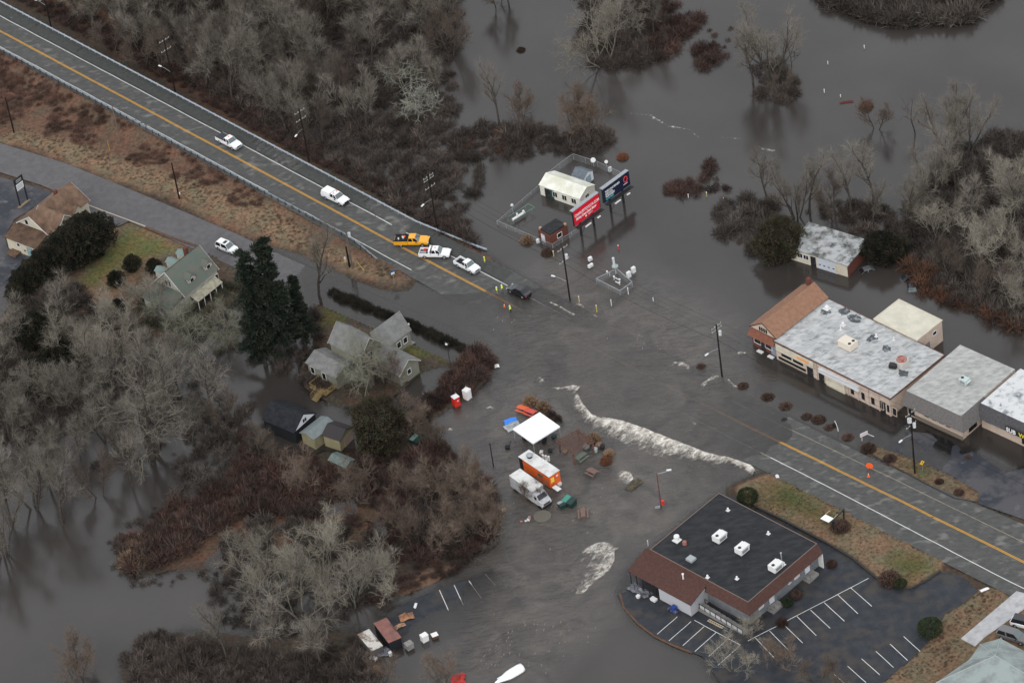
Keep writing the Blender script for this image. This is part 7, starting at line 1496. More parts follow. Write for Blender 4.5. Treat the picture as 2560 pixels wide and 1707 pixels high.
TL = [
 (KC,('b',1070,600),'dark trunked bare tree right of the pale sprawling tree',1.0),(KB,('b',1180,640),'leaning bare tree at the water edge right of the pale sprawling tree',.85),
 (KS,('c',680,440),'pale bare tree standing in brush at the top centre of the photo',1.3),(KC,('b',1565,830),'slim forked bare tree in the water above the brushy spit',.95),
 (KT,('b',1715,790),'small bare sapling right of the slim forked tree',1.2),(KT,('c',520,880),'wide brownish bare tree on the spit behind the white metal building',1.6),(KT,('c',560,870),'second brownish bare tree on the spit behind the white metal building',1.5),
 (KM,('d',190,560),'cluster of dark leaning trunks in water at the upper right',1.3),(KC,('d',60,560),'bare tree left of the cluster of leaning trunks',1.0),(KD,('d',250,640),'brushy dark multi stemmed tree below the bare dead trunk',.6),(KX,('d',312,560),'bare dead trunk with one side branch at the upper right',.95),
 (KD,('d',870,860),'dark small tree beside the reddish bush in open water',.75),(KX,('d',1120,890),'dark forked bare tree left of the large pale clump',.9),
 (KM,('d',1345,1010),'large pale multi stemmed tree clump at the right, left half',1.15),(KM,('d',1455,1045),'large pale multi stemmed tree clump at the right, right half',1.1),(KX,('d',1640,1100),'arching dark trunk near the right edge of the photo',.7),
 (KM,('d',345,1450),'leaning dark trunked tree left of the garage behind the cedar',.95),(KC,('d',435,1415),'upright dark trunked tree behind the garage roof',1.0),(KD,('d',590,1445),'forked dark tree rising behind the garage roof',.9),
 (KC,('d',845,1330),'tall leaning tree right behind the garage',1.05),(KC,('d',850,1500),'slim tree close to the right end of the garage',.8),(KC,('d',1100,1500),'forked bare tree right of the garage evergreen',.9),(KB,('d',1155,1490),'straight trunked bare tree among the right hand wood',.9),
 (KB,('h',1450,330),'wide grey crowned tree in the right hand wood',.95),(KS,('h',1560,560),'grey bare tree over the brush behind the strip mall',.9),(KS,('h',1790,880),'pale radiating bare tree at the right edge behind the mall',.8),(KS,('h',1720,130),'pale crowned bare tree at the right edge of the photo',.85),
 (KD,('h',1330,640),'brown bare tree above the sunken dark cars',.75),(KD,('h',1640,790),'brown bare tree at the bank behind the bright mall roof',.8),(KS,('h',1260,400),'grey bare tree between garage and the right hand wood',.8),(KS,('h',1700,520),'grey bare tree deep in the right hand wood near the edge',.9),
 (KG,('S',385,1150),'huge spreading bare tree with thick dark trunk left of the black barn',1.0),
 (KB,('e',1390,1540),'leaning bare tree with dark trunk between the huge tree and the barn',1.05),(KB,('e',960,1250),'bare tree behind the huge one close to the green roofed house',.8),
 (KS,('e',700,1250),'pale twiggy bare tree below the green roofed house',1.0),(KS,('e',480,1180),'pale twiggy bare tree above the dark conifer group',.95),(KS,('e',760,1000),'pale small bare tree beside the green roofed house gable',.75),(KB,('e',250,1480),'grey bare tree over dark conifers at the left edge',.9),
 (KB,('e',560,1500),'grey bare tree behind the huge trunk on its left side',.85),(KW,('e',1250,1190),'greenish twiggy tree between the green roofed house and the tall pines',.95),(KW,('e',1480,1100),'greenish bare tree at the foot of the tall pines',.8),
 (KB,('i',50,720),'bare tree with thick trunk standing in water at the left edge',1.25),(KM,('i',185,680),'multi stemmed bare tree in water right of the left edge tree',1.15),(KT,('i',420,1568),'thin bare tree standing alone at the bottom left',1.5),
 (KD,('i',820,120),'bare tree behind the huge trunk on its right side',.8),(KB,('i',120,330),'grey bare tree above the left edge trunk reflections',.9),(KB,('i',420,420),'grey bare tree in shallow water left of the huge trunk',.7),
 (KS,('j',330,1230),'broad pale bare tree in the bottom left clump, centre',1.25),(KS,('j',590,1180),'broad pale bare tree in the bottom left clump, right side',1.15),(KS,('j',440,1010),'pale bare tree in the bottom left clump, back row',1.0),(KS,('j',100,1080),'pale bare tree in the bottom left clump, left side',.95),
 (KB,('j',420,1480),'bare tree at the front of the bottom left clump beside the waste containers',.95),(KB,('j',160,1420),'bare tree at the front left of the bottom left clump',.9),(KC,('i',1175,1450),'slim dark trunked tree in water left of the bottom clump',.85),(KS,('j',770,1100),'pale low bare tree at the lower car park corner',.7),
 (KW,('t',985,1340),'greenish bare tree with mossy trunk in front of the grey house',1.05),(KC,('f',400,800),'tall lone bare tree between the pines and the highway',1.15),
 (KT,('k',295,640),'thin bare sapling in front of the white box truck',.85),(KT,('j',1080,870),'grey bush like tree in the middle thicket',1.3),(KT,('j',1240,700),'grey bush like tree at the right side of the thicket',1.3),(KT,('j',1180,560),'bush like tree below the small foam patches',1.2),(KT,('j',1000,330),'pale bush like tree behind the dark green dumpster',.9),
 (KT,('j',900,620),'bush like tree in the middle of the brown thicket',1.2),(KT,('j',1310,800),'twiggy tree at the lower right rim of the thicket',1.2),
 (KS,('u',1370,1150),'pale bare tree in front of the restaurant ramp',.38),(KS,('l',-60,1500),'pale bare tree at the bottom edge beside the left parking bays',.6),(KD,('l',380,1590),'dark bare tree at the bottom edge among the parking bays',.62),(KD,('l',490,1600),'second dark bare tree at the bottom edge among the parking bays',.6),(KT,('l',200,1490),'low bare bush tree over the bottom parking lines',1.0),
 (KT,('x',450,1107),'pale sapling below the orange rack',1.0),(KT,('x',1230,1107),'pale sapling left of the red fabric heap',1.0),
 (KC,('i',330,760),'tall slim bare tree in open water right of the left multi stemmed tree',1.1),(KM,('i',30,930),'multi stemmed bare tree at the left edge, lowest',1.15),(KD,('i',520,620),'brown bare tree in open water left of the red thicket tip',.9),(KC,('i',690,560),'slim bare tree above the red thicket tip',.95),
 (KC,('c',60,60),'grey bare tree in water at the top edge right of the wood',.8),(KD,('b',1560,60),'thin bare tree at the top edge beside the open channel',.8),(KB,('c',860,300),'grey bare tree in the reddish brush at the top centre',.95),(KC,('c',1010,250),'slim bare tree in the reddish brush at the top centre',.9),
 (KM,('i',60,330),'multi stemmed bare tree above the left edge trees',1.1),(KC,('i',260,560),'tall slim bare tree between the left edge trees',1.05),(KB,('i',560,120),'wide grey bare tree above the shallow water',1.1),(KC,('i',430,250),'tall slim bare tree in the middle of the left shallows',1.1),(KB,('e',120,1150),'wide bare tree over the left edge conifers',1.0),(KC,('e',400,1020),'slim pale bare tree above the left conifers',.9),(KB,('e',620,1420),'wide bare tree among the left wood, front',1.1),
 (KB,('e',1150,1350),'bare tree between the huge tree and the tall pines',.95),(KD,('i',1180,250),'brown bare tree right of the fallen trunk',.75),(KB,('e',900,1130),'bare tree between the house wing and the huge tree',.8),(KM,('i',680,420),'multi stemmed bare tree at the foot of the huge tree',.85),
 (KB,('e',50,1300),'grey bare tree at the left frame edge below the tan house lot',.9),(KC,('e',900,1450),'slim bare tree close behind the huge trunk',.95),(KB,('i',300,180),'grey bare tree above the shallow water at the left',1.0),(KM,('i',560,330),'multi stemmed bare tree left of the huge trunk',.9),
 (KB,('i',1000,330),'bare tree in water between the huge trunk and the barn',.8),(KD,('j',120,420),'brown bare tree at the left end of the red thicket',.7),(KT,('j',330,560),'low grey bush tree in the red thicket, left part',1.3),(KT,('j',620,640),'low grey bush tree in the red thicket, centre',1.4),(KT,('j',1050,640),'low grey bush tree in the thicket, right part',1.5),(KT,('j',1180,800),'low grey bush tree near the thicket rim',1.4),(KT,('j',860,820),'low grey bush tree above the orange brown bank',1.3),
 (KW,('e',1130,950),'greenish twiggy tree in front of the green roofed house',.75),(KS,('e',1000,850),'pale twiggy tree covering the green roofed house wing',.7),(KT,('t',1250,1330),'twiggy grey bush beside the pond of the grey house',1.1),(KW,('t',700,1350),'small greenish tree in front of the grey house deck',.55),
 (KT,('p',1420,1150),'pale twiggy bush beside the dark green dumpster',1.2),(KB,('i',-60,300),'grey bare tree cut by the left frame edge in water',1.1),(KD,('i',330,560),'thin brown bare tree among the left trunks',.8),
 (KM,('h',1230,170),'multi stemmed bare tree in water right of the garage trees',1.0),(KC,('h',1380,60),'tall bare tree deep in the right hand water',1.0),(KB,('h',1800,300),'grey bare tree at the right edge above the mall',1.0),(KB,('d',150,1300),'grey bare tree left of the cedar in water',.8),(KC,('d',700,1400),'bare tree directly above the garage roof',.9)]
for K, p, lb, sc in TL:
    if lb: K.put(p, lb, sc)
# evergreens
def leaves(n, fn, size, seed, jit=.6, wf=.22):
    rs = np.random.RandomState(seed); c, d = fn(rs, n); d = d/(np.linalg.norm(d, axis=1)[:,None]+1e-9); d = d+rs.normal(size=d.shape)*jit; d /= np.linalg.norm(d, axis=1)[:,None]
    s = np.cross(d, rs.normal(size=d.shape)); s /= np.linalg.norm(s, axis=1)[:,None]; l = size*rs.uniform(.5,1.3,(n,1)); return np.stack([c-s*l*wf, c+s*l*wf, c+d*l], 1).reshape(-1,3)
def ovoid(H, Rr, z0, pw=.75, lump=.25, sd=0):
    def fn(rs, n):
        t = rs.rand(n)**.8; a = rs.rand(n)*2*np.pi; prof = np.sin(np.clip(t*.92+.06,0,1)*np.pi)**pw
        lm = 1+lump*(vnoise(a*2.2+sd*3, t*6, 1, sd)+.4*vnoise(a*6+sd, t*15, 1, sd+1)); r = Rr*prof*lm*(.55+.45*rs.rand(n)**.4)
        z = z0+t*(H-z0); return np.stack([r*np.cos(a), r*np.sin(a), z], 1), np.stack([np.cos(a), np.sin(a), .5+.6*(t-.3)], 1)
    return fn
def pine_fn(H, Rr, z0, sd):
    R = np.random.RandomState(sd); nw = 120; bz = z0+(H-z0)*np.sort(R.rand(nw)); ba = R.rand(nw)*2*np.pi; bl = Rr*(1-(bz-z0)/(H-z0)*.8)*R.uniform(.6,1.15,nw)
    def fn(rs, n):
        k = rs.randint(0, nw, n); t = rs.rand(n)**.6; w = .25+.8*t*(1-t*.3)
        x = bl[k]*t*np.cos(ba[k]); y = bl[k]*t*np.sin(ba[k]); off = rs.normal(size=(n,3))*np.stack([w*.45,w*.45,w*.16],1)
        return np.stack([x,y,bz[k]+t*bl[k]*.12-.35*t*t*bl[k]*.5],1)+off, np.stack([np.cos(ba[k]), np.sin(ba[k]), rs.rand(n)*.8],1)
    return fn, (bz, ba, bl)
M_pine = leafy('dark pine needles', (.014,.021,.015), (.032,.039,.026), .6, False); M_ced = leafy('dark cedar foliage', (.012,.015,.010), (.034,.028,.019), .7, False); M_cedb = leafy('brown green cedar foliage', (.040,.030,.020), (.048,.046,.026), .6, False)
M_bush = leafy('brown bush twigs', (.055,.034,.028), (.095,.06,.045), 1.5, False); M_box = leafy('dark green bush leaves', (.022,.034,.016), (.045,.06,.025), 2, False); M_tanb = leafy('tan dead grass', (.24,.155,.095), (.30,.21,.14), 2, False); M_orb = leafy('orange brown leaves', (.20,.085,.045), (.13,.06,.04), 2, False)
def plant(name, label, cat, V, mt, trunk=None, tmt=None, crown='crown'):
    t = thing(name, label, cat, (0,0,-500), 0); tri_mesh(crown, V, np.arange(len(V)).reshape(-1,3), mt, t)
    if trunk: trunk.build('trunk', tmt or M_bark, t)
    return t
def pine(H, Rr, z0, sd):
    fn, (bz, ba, bl) = pine_fn(H, Rr, z0, sd); V = leaves(42000, fn, .55, sd, .7); mb = MB(); mb.tube((0,0,-1),(0,0,H*.5),.42,.26,9).tube((0,0,H*.5),(0,0,H),.26,.05,7)
    for z, a, l in zip(bz, ba, bl): mb.tube((0,0,z),(l*.8*math.cos(a), l*.8*math.sin(a), z+.05*l),.06,.02,3,False)
    return V, mb
V, mb = pine(27, 3.9, 6, 31); KPI = Kind(plant('pine_tree', '', 'tree', V, M_pine, mb))
V, mb = pine(26, 3.7, 4, 32); KPJ = Kind(plant('pine_tree', '', 'tree', V, M_pine, mb))
KPI.put(('f',168,1215), 'very tall dark pine with bare lower trunk, right of the pair', 1.05); KPJ.put(('f',40,1230), 'very tall dark pine, left of the pair beside the green roofed house', 1.0)
KPJ.put(('f',300,1090), 'shorter dark pine at the right side of the tall pines', .62)
cv = MB().tube((0,0,-.5),(0,0,4),.22,.1,7)
KCE = Kind(plant('cedar_tree', '', 'tree', leaves(16000, ovoid(8, 3.2, .2, .6, .55, 1), .42, 41, .9), M_ced, cv)); KCB = Kind(plant('cedar_tree', '', 'tree', leaves(16000, ovoid(9, 3.9, .3, .7, .5, 2), .45, 42, .9), M_cedb, MB().tube((0,0,-.5),(0,0,4),.22,.1,7)))
for i, (p, s) in enumerate(((('e',110,790),.5),(('e',170,735),.66),(('e',240,690),.74),(('e',320,640),.82),(('e',410,590),.95),(('e',490,555),1.05),(('e',565,515),1.16),(('e',620,485),1.12))):
    KCE.put(p, ('lowest smallest','second lowest','third lowest','fourth from the bottom','middle','third from the top','second from the top','topmost')[i]+' dark evergreen in the dense row beside the tan house', s, 'dark evergreens in a row beside the tan house')
KCB.put(('S',952,1120), 'rounded brown green cedar right of the yellow shed', 1.15); KCB.put(('h',235,520), 'round brown green cedar left of the garage', 1.0); KCE.put(('h',900,545), 'dark evergreen at the right end of the garage', .85); KCE.put(('h',1010,520), 'low dark evergreen right of the garage evergreen', .6)
for p, s, lb in ((('e',300,1120),1.1,'dark conifer under bare branches at the left, upper'),(('e',430,1260),1.0,'dark conifer under bare branches at the left, middle'),(('e',270,1380),1.0,'dark conifer under bare branches at the left, lower'),(('e',870,590),.42,'dark shrub on the lawn left of the green roofed house, upper'),(('e',1010,600),.36,'dark shrub touching the green roofed house'),(('e',765,690),.4,'dark shrub on the lawn left of the green roofed house, lower'),(('e',780,900),.5,'dark evergreen bush below the green roofed house')):
    KCE.put(p, lb, s)
KBX = Kind(plant('round_bush', '', 'bush', leaves(5000, ovoid(1.7, 1.35, 0, .45, .12, 3), .16, 43), M_box, crown='foliage'))
KBX.put(('k',1388,628), 'round green bush at the top corner of the restaurant roof', 1.35); KBX.put(('l',965,1310), 'round dark green bush beside the lower parking bays', 1.5); KBX.put(('l',812,1068), 'small dark green bush at the tip of the grass island', .8)
KBX.put(('l',225,1165), 'low green bush against the restaurant side wall', .7)
def bushfn(Rr, H):
    def fn(rs, n):
        a = rs.rand(n)*2*np.pi; t = rs.rand(n)**.5; ph = rs.rand(n)**.6*1.45; r = Rr*t; c = np.stack([r*np.cos(a)*np.sin(ph), r*np.sin(a)*np.sin(ph), H*t*np.cos(ph)], 1); return c, c+np.array([0,0,.3])
    return fn
KBR = Kind(plant('brown_bush', '', 'bush', leaves(3200, bushfn(1.1,1.2), .26, 51, .45), M_bush, crown='twigs')); KTA = Kind(plant('dead_grass_clump', '', 'grass clump', leaves(2600, bushfn(1.1,1.5), .5, 52, .3), M_tanb, crown='blades')); KOR = Kind(plant('orange_bush', '', 'bush', leaves(2600, bushfn(1.1,1.3), .3, 53, .5), M_orb, crown='twigs'))
md = [('g',1315,1228,.9),('g',1588,1355,1.0),('B',320,1270,1.25),('B',560,1390,1.25),('l',325,200,1.1),('l',388,212,1.2),('l',440,256,1.05),('l',540,305,1.1),('l',645,358,1.2),('l',755,410,1.0),('l',1012,528,.7),('l',1112,584,.8)]
lb_ = ['ringed by foam, left of the pole','right of the foam foot pole','third from the left, low and wide','fourth from the left, low and wide','first of the close trio','middle of the close trio, tallest','last of the close trio','left of the leaning white sign','below the leaning white sign','left of the three transformer pole','right of the yellow diamond sign','last at the right end of the strip']
for (v, x, y, s), l_ in zip(md, lb_): KBR.put((v,x,y), 'brown bush in the median row, '+l_, s, 'brown bushes in the median row', sz=.55)
KTA.put(('g',178,420), 'tan dead grass clump in water left of the brick hut', 1.05); KBR.put(('g',312,500), 'round brown bush in front of the brick hut', 1.2); KTA.put(('k',262,135), 'tan grass clump behind the picnic tables, left', 1.15); KTA.put(('k',328,165), 'tan grass clump behind the picnic tables, right', 1.15)
KOR.put(('n',1780,235), 'orange brown bush alone in water right of the compound fence', 1.15); KOR.put(('k',655,440), 'orange brown bush right of the pergola, lower', 1.1); KTA.put(('k',670,395), 'tan reed clump right of the pergola, upper', .8); KTA.put(('k',590,320), 'tan reed clump behind the pergola', 1.0)
KBR.put(('D',470,520), 'brown bush in the mulch bed under the gallows sign', 1.5, sz=.6); KBR.put(('D',1190,1290), 'brown bush at the tip of the grass island', 1.6, sz=.8); KBR.put(('c',140,350), 'small pale brown bush in open water at the top centre', 1.0); KOR.put(('d',800,720), 'reddish bush in open water at the right', 1.3)
KBR.put(('l',470,240), 'brown bush beside the bent white pipe', .5); KBR.put(('k',400,215), 'dark bush behind the right corner of the tent', 1.0); KBR.put(('k',370,195), 'dark bush behind the tent nearer the grass clumps', 1.0); KBR.put(('A',1440,1190), 'small dark bush in the mall car park', .5, sz=.5)
KBR.put(('u',2260,360), 'brown bush at the far corner of the restaurant', .8); KBR.put(('u',1880,700), 'dark bush beside the restaurant side steps, upper', .9); KBR.put(('u',1720,1000), 'dark bush beside the restaurant side steps, lower', .9)

# dense brush: stuff
def brush_proto(n, Rr, H, size, seed, jit=.45):
    a = leaves(n, bushfn(Rr,H), size, seed, jit, .055); b_ = leaves(n//4, bushfn(Rr,H*.9), .2, seed+9, .9, .2); return np.concatenate([a, b_])
PR = [brush_proto(250, 1.0, 1.1, .75, 60+i) for i in range(4)]
M_bred = leafy('red brown brush', (.088,.052,.042), (.062,.046,.040), .35); M_bgrey = leafy('grey brown brush', (.10,.085,.074), (.062,.052,.045), .3); M_bdark = leafy('dark brush', (.068,.056,.049), (.098,.078,.067), .3)
M_btan = leafy('tan brush', (.20,.145,.098), (.15,.10,.07), .5); M_bgreen = leafy('olive brush', (.07,.068,.045), (.10,.09,.065), .4); M_hedge = leafy('hedge leaves', (.022,.024,.018), (.045,.036,.028), .8); M_bor = leafy('rusty leaf brush', (.16,.075,.045), (.085,.055,.042), .4)
def scatter(label, area, spacing, smin, smax, mt, seed, keep=1.0, zmin=-9, sz=1.0, cat='brush', name='brush', clump=0.0, zf=-.4):
    A = Area(area); xs = [p[0] for p in A.xy]; ys = [p[1] for p in A.xy]; rs = np.random.RandomState(seed)
    X, Y = np.meshgrid(np.arange(min(xs), max(xs), spacing), np.arange(min(ys), max(ys), spacing), indexing='ij'); X = (X+rs.uniform(-.5,.5,X.shape)*spacing).ravel(); Y = (Y+rs.uniform(-.5,.5,Y.shape)*spacing).ravel()
    ok = (A.d(X, Y) < 0) & (rs.rand(X.size) < keep)
    if clump: ok &= vnoise(X, Y, 4.5, seed+5) > clump-1
    X, Y = X[ok], Y[ok]; Z = land_h(X, Y); ok = Z > zmin; X, Y, Z = X[ok], Y[ok], np.maximum(Z[ok], zf); n = len(X); s = rs.uniform(smin, smax, n)*(1+.25*vnoise(X, Y, 6, seed)); a = rs.rand(n)*6.28; tint = rs.uniform(.65,1.3,n)*(1+.35*vnoise(X, Y, 5, seed+2))
    out = []; tt = []
    for i in range(n):
        p = PR[rs.randint(4)]; c, s_ = math.cos(a[i])*s[i], math.sin(a[i])*s[i]
        out.append(np.stack([p[:,0]*c-p[:,1]*s_+X[i], p[:,0]*s_+p[:,1]*c+Y[i], p[:,2]*s[i]*sz+Z[i]-.05], 1)); tt.append(np.full(len(p), tint[i]))
    V = np.concatenate(out); o = tri_mesh(name, V, np.arange(len(V)).reshape(-1,3), mt, kind='stuff'); at_ = o.data.attributes.new('tint', 'FLOAT', 'POINT'); at_.data.foreach_set('value', np.concatenate(tt).astype(np.float32)); tag(o, label, cat); return n
S_ = scatter
S_('reddish dry brush covering the bank between the highway and the side road', [('a',-200,170),('a',-200,750),('a',0,840),('a',400,900),('a',700,1020),('a',1000,1130),('a',1250,1220),('a',1500,1330),('a',1700,1420),('a',1829,1370),('a',1500,1190),('a',1030,950),('a',0,400)], 1.15, .4, .95, leafy('rust red bank brush', (.135,.075,.055), (.095,.06,.048), .4), 1, .9, sz=.7, clump=.85)
S_('tan dry grass tufts on the lower bank beside the side road', [('a',0,800),('a',400,900),('a',1000,1120),('a',1829,1370),('f',500,480),('f',900,590),('f',900,660),('f',650,610),('f',420,520),('a',1580,1480),('a',1100,1270),('a',700,1130),('a',0,900)], .62, .2, .38, M_btan, 2, .6, sz=.5, cat='dry grass', name='dry_grass')
S_('brown brush along the far side of the upper guardrail', [('a',0,-40),('a',340,150),('a',900,430),('a',1350,690),('b',0,880),('b',500,1150),('b',1000,1420),('f',1300,390),('f',1400,360),('b',1150,1400),('b',700,1130),('b',200,850),('a',1500,620),('a',900,250),('a',300,0)], 1.3, .6, 1.2, M_bred, 3, .9)
S_('dark undergrowth filling the flooded wood above the highway', [('F',160,-120),('F',260,30),('F',450,190),('F',640,300),('F',850,440),('F',1020,540),('F',1090,560),('F',1040,440),('F',1080,330),('F',1040,200),('F',1060,0),('F',1060,-120)], 1.75, .8, 1.7, M_bdark, 4, .92)
S_('grey brown thin brush in the open part of the flooded wood', [('F',860,300),('F',1100,300),('F',1130,420),('F',1060,520),('F',980,500)], 2.0, .6, 1.3, M_bgrey, 5, .6)
S_('brush spit behind the white metal building', [('c',-150,820),('c',0,800),('c',280,840),('c',520,860),('c',760,860),('c',780,960),('c',650,1010),('c',350,1000),('c',0,1060),('c',-260,1050),('c',-350,950)], 1.4, .7, 1.5, M_bdark, 6, .9)
S_('rusty brush patch at the left tip of the brush spit', [('c',-250,900),('c',-100,870),('c',60,880),('c',0,1000),('c',-200,1000)], 1.5, .6, 1.2, M_bor, 7, .7)
S_('low drift brush in shallow water left of the compound', [('b',1490,1230),('b',1600,1180),('b',1780,1180),('b',1760,1240),('b',1600,1300),('b',1500,1320)], 1.5, .4, .8, M_bgrey, 8, .7, sz=.5)
S_('dark brush round the pale tree at the top centre', [('c',480,-60),('c',560,150),('c',480,330),('c',600,430),('c',900,450),('c',1150,360),('c',1130,200),('c',1050,0),('c',1100,-60)], 1.6, .8, 1.7, M_bdark, 9, .85)
S_('reddish brush on the islet at the top centre', [('c',880,-60),('c',930,200),('c',1000,420),('c',1140,390),('c',1160,250),('c',1320,220),('c',1320,120),('c',1150,60),('c',1140,-60)], 1.5, .8, 1.6, M_bred, 10, .85)
S_('reddish brush islet right of the top centre islet', [('c',1280,290),('c',1400,290),('c',1420,400),('c',1320,490),('c',1280,420)], 1.3, .7, 1.4, M_bred, 11, .9)
S_('thin reddish brush trailing to the cluster of dark trunks', [('c',1340,200),('c',1560,180),('c',1600,330),('c',1450,380),('c',1400,260)], 1.9, .5, 1.1, M_bred, 12, .6)
S_('dark brush under the cluster of leaning trunks', [('d',60,430),('d',200,380),('d',360,560),('d',370,640),('d',260,680),('d',80,620)], 1.6, .7, 1.4, M_bdark, 13, .85)
S_('dense bushy island at the top right edge of the photo', [('d',470,-40),('d',560,60),('d',780,110),('d',810,150),('d',1000,165),('d',1450,150),('d',1500,60),('d',1660,0),('d',1600,-120),('d',450,-120)], 1.35, 1.2, 2.4, M_bgrey, 14, .95)
S_('shrub spit left of the three marker posts', [('c',1040,1270),('c',1100,1180),('c',1300,1190),('c',1330,1060),('c',1400,1060),('c',1420,1190),('c',1520,1260),('c',1200,1280)], 1.2, .6, 1.2, M_bred, 15, .9)
S_('grey brush mass left of the round cedar', [('c',1380,1390),('c',1500,1300),('c',1700,1280),('c',1829,1350),('c',1829,1568),('g',1700,500),('g',1560,420),('g',1400,330)], 1.6, .8, 1.6, M_bgrey, 16, .85)
S_('dark undergrowth behind the garage', [('h',330,240),('h',560,130),('h',900,150),('h',1050,330),('h',1000,520),('h',820,420),('h',600,260),('h',500,250)], 1.6, .7, 1.5, M_bdark, 17, .85)
S_('brown grey undergrowth of the right hand wood', [('h',1050,150),('h',1100,600),('h',1250,780),('h',1500,860),('h',1829,980),('S',2900,1000),('S',2900,300),('d',1500,900),('d',1300,1000),('d',1150,1250)], 1.7, .9, 1.9, M_bgrey, 18, .9)
S_('rusty leaved brush along the bank behind the strip mall', [('h',1060,560),('h',1190,560),('h',1300,700),('h',1500,800),('h',1700,900),('h',1829,930),('h',1829,980),('h',1680,970),('h',1480,880),('h',1230,790),('h',1100,700)], 1.3, .8, 1.7, M_bor, 19, .9)
S_('red brown thicket covering the middle left of the flood', [('i',610,850),('i',720,760),('i',900,620),('j',-100,520),('j',60,430),('j',300,400),('j',500,480),('j',650,520),('j',880,420),('j',1000,330),('j',1200,440),('j',1290,560),('j',1330,720),('j',1290,840),('j',1160,920),('j',1010,930),('j',820,960),('j',600,760),('j',250,700),('j',0,700),('i',1000,900),('i',820,960),('i',640,1000)], 1.3, .8, 1.7, M_bred, 20, .9, clump=.62)
S_('grey brown brush over the red thicket on its right side', [('j',850,480),('j',1150,480),('j',1290,600),('j',1310,780),('j',1180,880),('j',950,880),('j',850,700)], 1.6, .9, 1.8, M_bgrey, 21, .8)
S_('orange brown grass brush at the left tip of the thicket', [('i',600,850),('i',690,790),('i',850,770),('i',960,830),('i',900,920),('i',740,1000),('i',640,960)], 1.2, .6, 1.2, M_btan, 22, .85)
S_('brown undergrowth under the bottom left tree clump', [('j',0,720),('j',300,720),('j',600,800),('j',850,960),('j',700,1120),('j',560,1250),('j',300,1350),('j',0,1300),('i',1100,1250),('i',1050,1050)], 1.7, .7, 1.4, M_bgrey, 23, .7, zmin=-2)
S_('dark brush patch at the bottom left', [('i',640,1568),('i',650,1430),('i',720,1360),('i',900,1290),('i',980,1330),('i',1150,1400),('j',150,1400),('j',350,1420),('j',600,1330),('j',640,1450),('j',720,1600),('i',640,1640)], 1.3, .7, 1.5, M_bdark, 24, .9, zmin=-2)
S_('grey brush strip above the lower car park', [('j',640,1100),('j',850,980),('j',1100,930),('j',1200,900),('j',1150,980),('j',980,1040),('j',800,1120),('j',700,1200)], 1.2, .4, 1.0, M_bred, 25, .8)
S_('olive undergrowth below the green roofed house', [('e',950,800),('e',1250,820),('e',1560,650),('e',1700,850),('e',1650,1080),('e',1400,1150),('e',1100,1000),('e',900,1000)], 1.4, .5, 1.2, M_bgreen, 26, .85)
S_('grey brown undergrowth of the left wood', [('e',100,850),('e',250,700),('e',500,700),('e',700,900),('e',950,1000),('e',1100,1150),('e',1000,1400),('e',700,1568),('i',300,300),('i',0,350),('i',-100,0)], 1.6, .6, 1.5, M_bgrey, 27, .85)
S_('sparse drowned brush in the shallow water of the left wood', [('i',-60,60),('e',900,1250),('e',1450,1350),('i',1150,350),('i',900,420),('i',600,480),('i',200,520),('i',-60,520)], 2.1, .5, 1.2, M_bgrey, 41, .5)
S_('thin brown brush in the water left of the black barn', [('i',1050,120),('i',1350,130),('i',1400,300),('i',1400,420),('j',0,500),('i',1000,620),('i',850,640),('i',900,450)], 1.5, .6, 1.4, M_bgrey, 42, .7)
S_('drowned straggling twigs round the left tip of the red thicket', [('i',520,850),('i',640,760),('i',900,600),('i',950,700),('i',700,900),('i',760,1030),('i',1000,1000),('j',100,900),('j',60,1000),('i',900,1080),('i',620,1060)], 1.7, .4, .9, M_bgrey, 43, .5)
S_('drowned straggling twigs round the right rim of the red thicket', [('j',1150,380),('j',1300,520),('j',1380,700),('j',1340,880),('j',1200,980),('j',1170,900),('j',1290,820),('j',1290,600),('j',1180,450)], 1.4, .4, .9, M_bgrey, 44, .6)
S_('dark brush below the grey cross gabled house', [('t',-150,1000),('t',150,1180),('t',350,1270),('t',420,1450),('t',250,1480),('t',0,1400),('t',-200,1250)], 1.2, .5, 1.1, M_bdark, 28, .85)
S_('brush round the pond side of the grey house', [('t',1000,1200),('t',1180,1000),('t',1300,1060),('t',1450,1180),('t',1400,1330),('t',1150,1400),('t',1000,1400)], 1.2, .4, .9, M_bgrey, 29, .8)
S_('tall brown hedge thicket right of the pond', [('f',1330,1110),('f',1430,1115),('f',1530,1180),('f',1480,1280),('f',1380,1400),('f',1210,1480),('f',1060,1568),('j',880,260),('j',820,250),('f',1000,1520),('f',1180,1370),('f',1300,1220)], 1.1, .8, 1.5, M_bred, 30, .95, sz=1.1)
S_('clipped dark hedge along the flooded junction below the highway', [('f',440,745),('f',480,728),('f',700,815),('f',960,915),('f',1200,1030),('f',1360,1100),('f',1340,1130),('f',1160,1055),('f',940,960),('f',700,860),('f',480,775)], .62, .55, .75, M_hedge, 31, 1.0, sz=1.5, cat='hedge', name='hedge', zf=-.05)
S_('dark undergrowth round the feet of the tall pines', [('f',-100,900),('f',100,800),('f',350,850),('f',420,1050),('f',320,1200),('f',150,1300),('f',-50,1200)], 1.8, .6, 1.3, M_bdark, 32, .8)
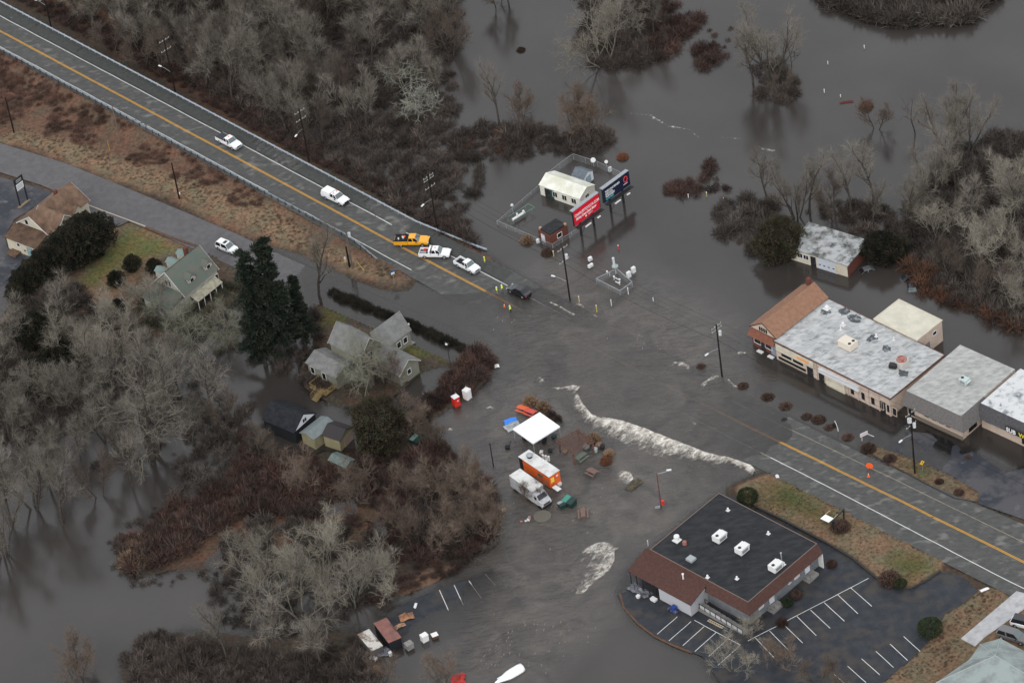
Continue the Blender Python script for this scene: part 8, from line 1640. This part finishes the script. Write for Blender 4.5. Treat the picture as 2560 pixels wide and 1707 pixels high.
S_('brush between the black barn and the huge tree', [('p',-150,1080),('p',60,1250),('p',500,1350),('p',640,1460),('p',900,1330),('p',1000,1250),('p',1250,1250),('p',1400,1400),('p',1200,1568),('p',-200,1568)], 1.3, .6, 1.3, M_bred, 33, .85)
S_('brown grass tufts on the median strip and planted bed', [('l',600,335),('l',850,400),('l',1000,465),('l',1190,565),('l',1210,610),('l',1090,605),('l',900,505),('l',760,430)], .5, .15, .28, M_btan, 34, .6, sz=.6, cat='dry grass', name='dry_grass')
S_('short dead grass tufts on the restaurant lawn', [('l',0,640),('l',70,530),('l',200,495),('l',480,630),('l',900,880),('l',1020,940),('l',1000,980),('l',860,1070),('l',700,1020),('l',430,840),('l',200,720)], .5, .12, .22, M_btan, 35, .35, sz=.6, cat='dry grass', name='dry_grass')
S_('dead grass tufts on the strip beside the pale walkway', [('l',1220,1105),('l',1400,1085),('l',1200,1240),('l',1100,1350),('l',1180,1390),('l',980,1540),('l',720,1560),('l',870,1450),('l',1040,1220)], .5, .14, .25, M_btan, 36, .5, sz=.6, cat='dry grass', name='dry_grass')
S_('reed stubble in the shallow water above the white metal building', [('b',1300,780),('b',1500,830),('b',1480,900),('b',1350,880)], 1.6, .4, .8, M_bgrey, 37, .7, zmin=-2, sz=.6)

fv = []; rs_ = np.random.RandomState(5)
for v, x, y, dx, dy, n in (('k',330,1300,200,140,40),('k',150,1450,200,80,22),('g',950,1050,250,110,14),('k',500,700,180,150,20),('j',1300,1400,100,100,16),('f',1600,950,150,80,8)):
    for _ in range(n):
        c = P((v, x+rs_.normal()*dx*.55, y+rs_.normal()*dy*.55), .025); a = rs_.rand()*.6+.9; l = rs_.uniform(.1,.45); w = l*.3; u = np.array([math.cos(a), math.sin(a), 0])*l; q = np.array([-math.sin(a), math.cos(a), 0])*w; c = np.array(c); fv += [c-u, c-q, c+u, c+q]
tag(tri_mesh('foam_flecks', fv, np.arange(len(fv)).reshape(-1,4), mat('foam fleck', (.15,.135,.12), .8), kind='stuff'), 'scattered small foam flecks drifting on the flood water', 'foam')
